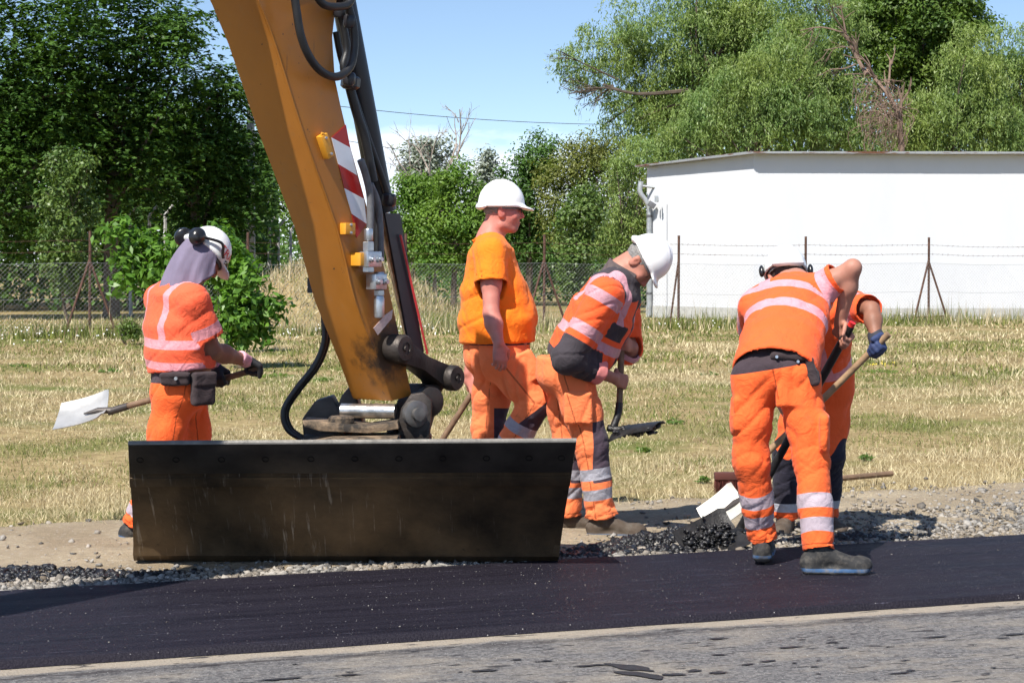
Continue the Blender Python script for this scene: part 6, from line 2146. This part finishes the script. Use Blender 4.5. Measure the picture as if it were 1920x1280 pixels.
    a_ = nu + 1; off = a_ * (nv + 1)
    for j in range(nv):
        for i in range(nu):
            q = j * a_ + i
            fs.append((q, q + 1, q + a_ + 1, q + a_)); fs.append((off + q + a_, off + q + a_ + 1, off + q + 1, off + q))
    for i in range(nu):
        q = nv * a_ + i; fs.append((q, q + 1, off + q + 1, off + q)); fs.append((i + 1, i, off + i, off + i + 1))
    for j in range(nv):
        fs.append((j * a_, j * a_ + a_, off + j * a_ + a_, off + j * a_)); q = j * a_ + nu; fs.append((q + a_, q, off + q, off + q + a_))
    mb = MB(); mb.add(vs, fs)
    mb.build('neck_cloth', simple_mat('mauve_cotton', (.165, .138, .20), .9, 0, .1, 14, .3, 200), root, True, angle=70)
    # work gloves
    for h in (hN, hF):
        sd = Sdf(.006); h.build(sd, .0045)
        sdf_obj('glove', sd, simple_mat('black_knit_glove', (.014, .014, .017), .7, 0, .3, 60, .3, 300), root)
        sd = Sdf(.006); sd.add(Cone(h.w - h.d * .055, h.w + h.d * .03, (.040, .036), (.040, .030), h.s, .1, .3), .01)
        sdf_obj('glove_cuff', sd, simple_mat('lilac_glove_cuff', (.62, .32, .38), .8, 0, .3, 30), root)
    boot(root, Ln.a, (1, .35, 0), M_BOOT, heel_up=rad(18)); boot(root, Lf.a, (1, .5, 0), M_BOOT)
    tip = c(203, 772, .38)
    shovel('square bright steel shovel carried level behind the worker with the purple cloth', [g0 + (g0 - g1) * .08, g0, g0.lerp(g1, .5), g1, c(240, 761, .36), tip], .80, unit(c(112, 784, .40) - c(203, 770, .38)), Vector((.35, .78, .50)), (.27, .275), (WOOD_D, simple_mat('dark_socket_steel', (.07, .06, .055), .5, .5), BLADE), mix=None)

def lettering(parent, helm, text, at, r, H, mat):
    cu = bpy.data.curves.new('lettering', 'FONT'); cu.body = text; cu.size = 1.0; cu.align_x = 'CENTER'
    tmp = bpy.data.objects.new('tmp_text', cu); COL.objects.link(tmp)
    dg = bpy.context.evaluated_depsgraph_get()
    me = bpy.data.meshes.new_from_object(tmp.evaluated_get(dg))
    bpy.data.objects.remove(tmp); bpy.data.curves.remove(cu)
    n = len(me.vertices); co = np.zeros(n * 3); me.vertices.foreach_get('co', co); co = co.reshape(-1, 3)
    bm = bmesh.new(); bm.from_mesh(me); bmesh.ops.triangulate(bm, faces=bm.faces); bmesh.ops.subdivide_edges(bm, edges=bm.edges, cuts=2); bm.to_mesh(me); bm.free()
    sc = .062
    for v in me.vertices:
        x, y = v.co.x * sc, v.co.y * sc
        az = rad(62) - x / .11                        # around from the front towards the right side
        el = .10 + y / .13
        q = at(math.sin(az) * math.cos(el) * r[0], math.cos(az) * math.cos(el) * r[1], -.006 + math.sin(el) * r[2])
        cc = at(0, 0, -.006)
        v.co = Vector(q) + unit(Vector(q) - Vector(cc)) * .003
    link('lettering', me, mat, helm)
man_cloth()

# =========================================================== bending man in the jacket, digging to the right
def man_jacket():
    d = 10.40
    c = lambda x, y, dd=0.0: P(x, y, d + dd)
    root = person('man in a dark-trimmed orange jacket bending over a shovel and facing down', c(1100, 1000))
    f = unit((.96, -.28, 0)); side = unit((-.28, -.96, 0))
    pel = c(1062, 688); nk = c(1163, 508, -.05)
    ax = unit(nk - pel); L = (nk - pel).length
    st = [(pel.lerp(nk, .93), .125, .085), (pel.lerp(nk, .80), .200, .125), (pel.lerp(nk, .55), .205, .160), (pel.lerp(nk, .25), .205, .165), (pel.lerp(nk, .02), .20, .155)]
    st = [(p + f * .035, a, b) for p, a, b in st]
    H = Head(c(1197, 494, -.06), (.40, -.16, -.90), (.88, -.12, .44))
    shN = st[1][0] + side * .195 - ax * .03; shF = st[1][0] - side * .195 - ax * .02
    sh0 = c(1166, 632, .02); sh1 = c(1158, 782, -.06)
    sdir = unit(sh1 - sh0)
    elN = c(1064, 672, -.26)
    hN = grip(c(1163, 716, -.02), -sdir, elN, 1, 1)
    elF = c(1178, 655, .12); hF = grip(c(1166, 645, .02), -sdir, elF, -1, 1)
    armN = (shN, elN, hN.w); armF = (shF, elF, hF.w)
    Ln = Leg(c(1072, 700, -.08), c(1108, 832, -.12), c(1128, 970, -.12)); Lf = Leg(c(1055, 700, .10), c(1068, 832, .12), c(1062, 965, .14))
    body(root, M_SKIN_L, H, nk, st, side, [armN, armF], [Ln, Lf], [hN, hF], .02, .25, 1.0)
    hair(root, H)
    # jacket
    sd = Sdf(.0085)
    torso(sd, st, side, .012)
    for a in (armN, armF):
        sd.add(Cone(st[1][0].lerp(a[0], .5), a[0], .09, .088), .04)
        e = a[1].lerp(a[2], .55)
        sd.add(Cone(a[0], a[1], .088, .080), .03)
        sd.add(Cone(a[1], e, .080, .066, None, 1, .12), .03)
        u = unit(a[2] - a[1]); sd.sub(Cone(e - u * .03, e + u * .05, .054, .056, None, .3, .3), .006)
    hem = st[-1][0]
    sd.sub(Cone(hem + ax * .05, hem - ax * .06, (.188, .145), (.188, .145), side, .3, .3), .006)
    sd.sub(Cone(nk - ax * .02, nk + ax * .07, .068, .080, None, .3, .3), .006)
    fr_ = ax.cross(side); fr_ = fr_ if fr_.dot(f) > 0 else -fr_      # chest normal
    def loc(v):
        l = v - fr(pel); return l @ fr(ax), l @ fr(side), l @ fr(fr_)
    def armp(v):
        a = seg_dist(v, armN[0], armN[1]); b = seg_dist(v, armN[1], armN[2]); a2 = seg_dist(v, armF[0], armF[1]); b2 = seg_dist(v, armF[1], armF[2])
        return a, b, a2, b2
    def band(v):
        t, lat, fw = loc(v)
        a, b, a2, b2 = armp(v)
        on = (np.minimum(a, b) < .105) & (lat > .14)
        tor = np.maximum(.026 - np.abs(t - .20), .026 - np.abs(t - .34) - 10 * (fw < -.3))
        tor = np.maximum(np.minimum(.024 - np.abs(np.abs(lat) - .115), t - .34), .026 - np.abs(t - .20))
        ta = along(v, armN[0], armN[1])
        arm = np.maximum(.028 - np.abs(ta - .20), .030 - np.abs(ta - .015 + .0 * fw))
        return np.where(on, np.where(b < a - .02, -.05, arm), tor)
    def dark(v):
        t, lat, fw = loc(v)
        a, b, a2, b2 = armp(v)
        on = (np.minimum(a, b) < .105) & (lat > .14)
        ta = along(v, armN[0], armN[1])
        arm = np.maximum(ta - .262, np.where(b < a, .02, -.05))
        yoke = t - (L * .86 - .25 * np.abs(lat))
        hemd = .075 - t
        zipp = np.where(fw > .06, .022 - np.abs(lat + .02), -1)
        pockt = np.where(fw > .08, np.minimum(.055 - np.abs(lat - .11), .045 - np.abs(t - .30)), -1)
        return np.where(on, arm, np.maximum.reduce([yoke, hemd, zipp, pockt]))
    f1 = tee_disp(ax, 70, .008); fa = fold_noise(elN - shN, 16, 5, 77, .010, .8); fb = fold_noise(hN.w - elN, 22, 5, 79, .008, .5)
    def disp(v, n):
        a, b, a2, b2 = armp(v)
        return np.where(np.minimum(a, a2) < .11, fa(v) * .8, np.where(np.minimum(b, b2) < .1, fb(v), f1(v, n)))
    sdf_obj('jacket', sd, M_JKT, root, {'band': band, 'dark': dark}, disp)
    # stand-up collar
    n = 24; vs = []; fs = []
    for k in range(n):
        a = rad(-150 + 300 * k / (n - 1))                        # open at the front
        for q, (rr, hh) in enumerate(((.086, -.055), (.078, .045), (.070, .045), (.078, -.055))):
            o = side * math.sin(a) * rr - fr_ * math.cos(a) * rr * 1.05
            lap = fr_ * (.05 if abs(a) > rad(120) else 0) * 1.0
            vs.append(nk - ax * .012 + o + ax * (hh - (.06 if abs(a) > rad(125) else 0)) + lap)
    for k in range(n - 1):
        for i in range(4):
            j = (i + 1) % 4; fs.append((k * 4 + i, k * 4 + 4 + i, k * 4 + 4 + j, k * 4 + j))
    fs.append((0, 1, 2, 3)); fs.append(tuple((n - 1) * 4 + i for i in (3, 2, 1, 0)))
    mb = MB(); mb.add(vs, fs); mb.build('collar', simple_mat('brown_grey_collar', (.10, .075, .072), .85, 0, .2, 30, .3, 200), root, True)
    # folded-back inner cuff
    u = unit(hN.w - elN); e = elN.lerp(hN.w, .55)
    sd = Sdf(.006); sd.add(Cone(e - u * .012, e + u * .045, .064, .070, None, .1, .1), .01); sd.sub(Cone(e, e + u * .08, .054, .062, None, .2, .2), .004)
    sdf_obj('turned_cuff', sd, simple_mat('pink_lining', (.74, .24, .22), .85), root, None, lambda v, n_: .005 * vnoise(v * 30, 5))
    def dk(v, w):
        out = np.full(len(v), -1.0)
        for i, Lg in enumerate((Ln, Lf)):
            kd = np.abs(along(v, Lg.k, Lg.a) - .04)
            l = v - fr(Lg.k)
            q = np.where(w == i, np.minimum(.155 - kd, l @ fr(f) * .75 + l @ fr(-side) * .45 + .012), -1)
            out = np.maximum(out, q)
        return out
    pk = [Box(c(1085, 765, -.215), (.075, .020, .085), [tuple(unit((1, -.1, .0))), (0, 1, 0), (0, 0, 1)], .018)]
    trousers(root, M_TR_B, [Ln, Lf], c(1060, 702), side, r=(.108, .088, .078, .080), pel=(.172, .160), waist=c(1062, 672), bands=((.40, .028), (.66, .028)), darkf=dk, pockets=pk, seed=90)
    helmet(root, H, M_HELM, M_BAND, .042, lift=.018)
    boot(root, Ln.a, (1, -.12, 0), M_BOOT_B, scale=1.08); boot(root, Lf.a, (1, .05, 0), M_BOOT_B, scale=1.05)
    sh2 = c(1150, 800, -.07)
    shovel('tar-blackened shovel lifted by the bending man in the jacket', [sh0 - sdir * .06, sh0, c(1163, 716, -.02), c(1160, 770, -.05), sh2], .66, Vector((.86, -.42, .12)), Vector((.45, .85, .10)), (.22, .25), (WOOD_D, TARRED, TARRED), mix=91)
man_jacket()

# =========================================================== man seen from behind, right
def man_back():
    d = 9.0
    c = lambda x, y, dd=0.0: P(x, y, d + dd)
    root = person('man seen from behind bending forward on the fresh asphalt with bare raised elbow', c(1490, 1070))
    f = unit((.20, .98, 0)); side = unit((.965, -.18, .19))
    pel = c(1455, 690); nk = c(1492, 530, .44)
    ax = unit(nk - pel); L = (nk - pel).length
    bk = side.cross(ax); bk = bk if bk.y < 0 else -bk           # back-of-torso normal (towards camera and up)
    st = [(pel.lerp(nk, .95), .120, .080), (pel.lerp(nk, .82), .182, .112), (pel.lerp(nk, .55), .188, .134), (pel.lerp(nk, .28), .186, .142), (pel.lerp(nk, -.05), .194, .158)]
    H = Head(c(1474, 522, .64), (.02, .86, -.50), (-.02, .50, .86))
    shR = c(1522, 552, .36); shL = st[1][0] - side * .170 - ax * .02
    g0 = c(1589, 622, .33); g1 = c(1394, 978, .77)
    sdir = unit(g1 - g0)
    elR = c(1599, 502, .27)
    hR = grip(c(1581, 638, .34), -sdir, elR, -1, 1); armR = (shR, elR, hR.w)
    elL = c(1408, 640, .72); hL = grip(g0.lerp(g1, .5), -sdir, elL, -1, 1); armL = (shL, elL, hL.w)
    Ll = Leg(c(1412, 712, .01), c(1408, 862, .02), c(1430, 1008, .13)); Lr = Leg(c(1497, 712, -.02), c(1522, 862, -.08), c(1535, 1030, -.18))
    body(root, M_SKIN_L, H, nk, st, side, [armR, armL], [Ll, Lr], [hR, hL], .0, .1, .95, shrink=-.055)
    hair(root, H, simple_mat('short_dark_hair', (.05, .035, .028), .8, 0, .4, 120, .6, 300))
    sd = Sdf(.0085)
    torso(sd, st, side, .006)
    for a, fc in ((armR, .64), (armL, .6)):
        sd.add(Cone(st[1][0].lerp(a[0], .55), a[0], .085, .082), .04)
        sleeve(sd, a[0], a[1], fc, .080, .080, .03)
    e = st[-1][0]
    sd.sub(Cone(e + ax * .04, e - ax * .06, (.184, .142), (.186, .144), side, .3, .3), .006)
    sd.sub(Cone(nk - ax * .01, nk + ax * .09, .066, .078, None, .3, .3), .006)
    def loc(v):
        l = v - fr(pel); return l @ fr(ax), l @ fr(side), l @ fr(bk)
    def band(v):
        t, lat, b = loc(v)
        arm = seg_dist(v, armR[0], armR[1]); on = (arm < .11) & (lat > .17)
        w = t + .22 * lat * lat
        tor = np.maximum(.026 - np.abs(w - .30), .025 - np.abs(w - .455))
        tor = np.maximum(tor, np.where(b > 0, np.minimum(.028 - np.abs(lat + .0 - .10 * (t - .46)), t - .455), -1))
        tor = np.maximum(tor, np.where(b > 0, np.minimum(.024 - np.abs(np.abs(lat) - .15), t - .50), -1) * 0 - .0 + np.where(False, 0, -1))
        return np.where(on, .026 - np.abs(along(v, armR[0], armR[1]) - .10), tor)
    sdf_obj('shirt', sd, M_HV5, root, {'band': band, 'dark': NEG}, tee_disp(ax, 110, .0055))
    wz = c(0, 682)
    pelv = c(1456, 691, -.12)
    def dark(v, w):
        l = v - fr(pelv)
        return l @ fr(Vector((-.18, 0, 1)))
    # cargo pockets and hip pocket
    pk = [Box(c(1546, 812, -.13), (.022, .065, .085), [(1, -.2, 0), (.2, 1, 0), (0, 0, 1)], .018), Box(c(1380, 775, .0), (.020, .06, .08), None, .018),
          Box(c(1484, 738, -.118), (.070, .012, .060), [(1, 0, 0), tuple(unit((0, 1, -.12))), tuple(unit((0, .12, 1)))], .008)]
    trousers(root, M_TR_A, [Ll, Lr], c(1455, 706), side, r=(.100, .080, .074, .070), pel=(.176, .138), waist=c(1462, 645, .10), bands=((.47, .032), (.74, .032)), darkf=dark, pockets=pk, seed=120, waist_r=(.166, .118))
    # tool pouches on the waistband
    def pouch(center, h, ax3, nm, seed):
        sd = Sdf(.006); sd.add(Box(center, h, ax3, .016), .01)
        return sdf_obj(nm, sd, M_DARK, root, {'band': NEG, 'dark': NEG}, lambda v, n_: .004 * vnoise(v * 22, seed))
    pouch(c(1478, 668, -.105), (.080, .016, .020), [tuple(unit((1, -.05, -.12))), tuple(unit((.05, 1, .2))), (0, -.2, 1)], 'belt_flap', 4)
    pouch(c(1524, 695, -.08), (.022, .05, .065), [tuple(unit((1, -.3, .25))), tuple(unit((.3, 1, 0))), tuple(unit((-.25, 0, 1)))], 'tool_pouch', 5)
    for x, y in ((1456, 669), (1496, 678)):
        mb = MB(); mb._lathe(c(x, y, -.118), unit((0, -1, .1)), [(0, .007), (.010, .007)], 10); mb.build('snap_button', bpy.data.materials['snap_steel'], root, True)
    o, at = helmet(root, H, M_HELM, M_BAND, .055)
    for g in (1, -1):
        sd = Sdf(.006); cc = at(g * .118, -.02, -.02)
        sd.add(Ell(cc, (.014, .022, .032), H.ax), .006); sdf_obj('helmet_clip', sd, M_BLKP, root)
    boot(root, Ll.a, (.18, 1, 0), M_BOOT); boot(root, Lr.a, (1, -.05, 0), M_BOOT, scale=1.1)
    bdir = unit(Vector((-.86, -.18, -.22)))
    shovel('black shovel loaded with asphalt pushed by the man seen from behind', [g0 - sdir * .05, g0, g0.lerp(g1, .4), g1, c(1380, 998, .76)], .20, unit(c(1285, 1036, .60) - c(1380, 1000, .75)), Vector((-.25, .72, .55)), (.27, .30), (REDP, TARRED, TARRED), mix=131)
man_back()

# =========================================================== man facing the camera, mostly hidden
def man_hidden():
    d = 10.40
    c = lambda x, y, dd=0.0: P(x, y, d + dd)
    root = person('worker with a blue glove bending behind the man seen from behind', c(1510, 1000))
    f = unit((-.45, -.89, 0)); side = unit((-.89, .45, 0))       # his right is picture left
    pel = c(1536, 705, .10); nk = c(1532, 575, -.28)
    ax = unit(nk - pel)
    st = [(pel.lerp(nk, .95), .115, .080), (pel.lerp(nk, .80), .165, .112), (pel.lerp(nk, .5), .165, .130), (pel.lerp(nk, .2), .165, .130), (pel.lerp(nk, -.1), .165, .135)]
    H = Head(c(1510, 600, -.44), (-.3, -.6, -.74), (-.3, -.66, .68))
    shL = c(1598, 574, -.20); shR = c(1490, 585, -.25)
    g0 = c(1648, 644, -.62); g1 = c(1402, 888, -.25)
    sdir = unit(g1 - g0)
    elL = c(1634, 580, -.42)
    hL = grip(c(1640, 652, -.61), -sdir, elL, -1, 1); armL = (shL, elL, hL.w)
    elR = c(1480, 680, -.42); hR = grip(g0.lerp(g1, .55), -sdir, elR, 1, 1); armR = (shR, elR, hR.w)
    Lr = Leg(c(1516, 735, .06), c(1476, 848, -.10), c(1473, 968, -.02)); Ll = Leg(c(1562, 735, .10), c(1556, 850, -.02), c(1548, 965, .14))
    body(root, M_SKIN_T, H, nk, st, side, [armL, armR], [Lr, Ll], [hL, hR], .0, .1, .95)
    sd = Sdf(.0085)
    torso(sd, st, side, .006)
    for a in (armL, armR):
        sd.add(Cone(st[1][0].lerp(a[0], .5), a[0], .085, .084), .04)
        sleeve(sd, a[0], a[1], .86, .076, .078, .03)
    e = st[-1][0]; sd.sub(Cone(e + ax * .04, e - ax * .05, (.17, .13), (.17, .13), side, .3, .3), .006)
    def band(v):
        l = v - fr(pel); t = l @ fr(ax); lat = l @ fr(side)
        on = (seg_dist(v, armL[0], armL[1]) < .11) & (lat < -.14)
        tor = np.maximum.reduce([.026 - np.abs(t - .02), .026 - np.abs(t - .14), np.minimum(.024 - np.abs(np.abs(lat) - .11), t - .14)])
        return np.where(on, .028 - np.abs(along(v, armL[0], armL[1]) - .10), tor)
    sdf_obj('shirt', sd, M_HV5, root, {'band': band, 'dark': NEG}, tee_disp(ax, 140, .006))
    zk = c(0, 838).z; zc = c(0, 940).z
    def dark(v, w): return np.minimum(zk + .05 * np.sin(v[:, 0] * 30) - v[:, 2], v[:, 2] - zc)
    def cuff(v, w): return np.minimum(zc - v[:, 2], v[:, 2] - zc + .045)
    trousers(root, M_TR_N, [Lr, Ll], c(1545, 728, .08), side, r=(.098, .078, .070, .072), pel=(.160, .135), waist=c(1547, 690, .04), darkf=dark, seed=150, extra_band=cuff, hem=.0)
    helmet(root, H, M_HELM, M_BAND, .055)
    blue = simple_mat('navy_work_glove', (.022, .038, .11), .7, 0, .2, 40, .3, 250)
    for h in (hL, hR):
        sd = Sdf(.006); h.build(sd, .006)
        gl = sdf_obj('glove', sd, blue, root)
        sd = Sdf(.006); sd.add(Cone(h.w - h.d * .05, h.w + h.d * .03, (.042, .036), (.042, .032), h.s, .1, .3), .01)
        sdf_obj('glove_cuff', sd, simple_mat('dark_cuff', (.03, .032, .045), .8), gl)
    boot(root, Lr.a, (-.3, -1, 0), M_BOOT_B); boot(root, Ll.a, (.3, -1, 0), M_BOOT_B)
    shovel('wooden-handled pale scoop shovel held by the blue-gloved worker', [g0 - sdir * .07, g0, g0.lerp(g1, .5), g1, c(1393, 938, -.2)], .86, unit(c(1322, 985, -.25) - c(1388, 946, -.2)), Vector((.25, .70, .62)), (.21, .22), (WOOD, simple_mat('dark_socket_steel2', (.07, .06, .055), .5, .5), BLADE_W))
man_hidden()

# ------------------------------------------------------------------ broom lying on the gravel
def build_broom():
    a = P(1672, 899, 12.75); a.z = .06; b = P(1395, 934, 11.9); b.z = .05
    root = thing('broom', 'dark red push broom with a brown handle lying on the ground behind the workers', 'broom', b)
    mb = MB(); mb.tube([a, a.lerp(b, .5) + Vector((0, 0, .008)), b], .018, 8); mb.build('handle', WOOD_D, root, True)
    ax = unit(a - b); n = Vector((-ax.y, ax.x, 0))
    hc = P(1366, 925, 11.9); hc.z = .10
    mb = MB(); mb.box(hc + Vector((0, 0, .035)), (.085, .035, .022), (Vector((1, 0, 0)), Vector((0, 1, 0)), Vector((0, 0, 1)))); mb.build('head', simple_mat('dark_red_broom_wood', (.085, .022, .016), .8), root, bevel=.008)
    rg = np.random.default_rng(3); k = 900
    base = np.stack([rg.uniform(hc.x - .08, hc.x + .08, k), rg.uniform(hc.y - .03, hc.y + .03, k), np.full(k, hc.z + .012)], -1)
    v, t = blades(base, np.full(k, -.095), np.full(k, .004), rg.normal(0, .15, k), rg.uniform(0, 6.28, k))
    o = link('bristles', np_mesh('bristles', v, tris=t), simple_mat('dark_red_bristles', (.10, .022, .016), .8), root); tag(o, kind='stuff')
build_broom()
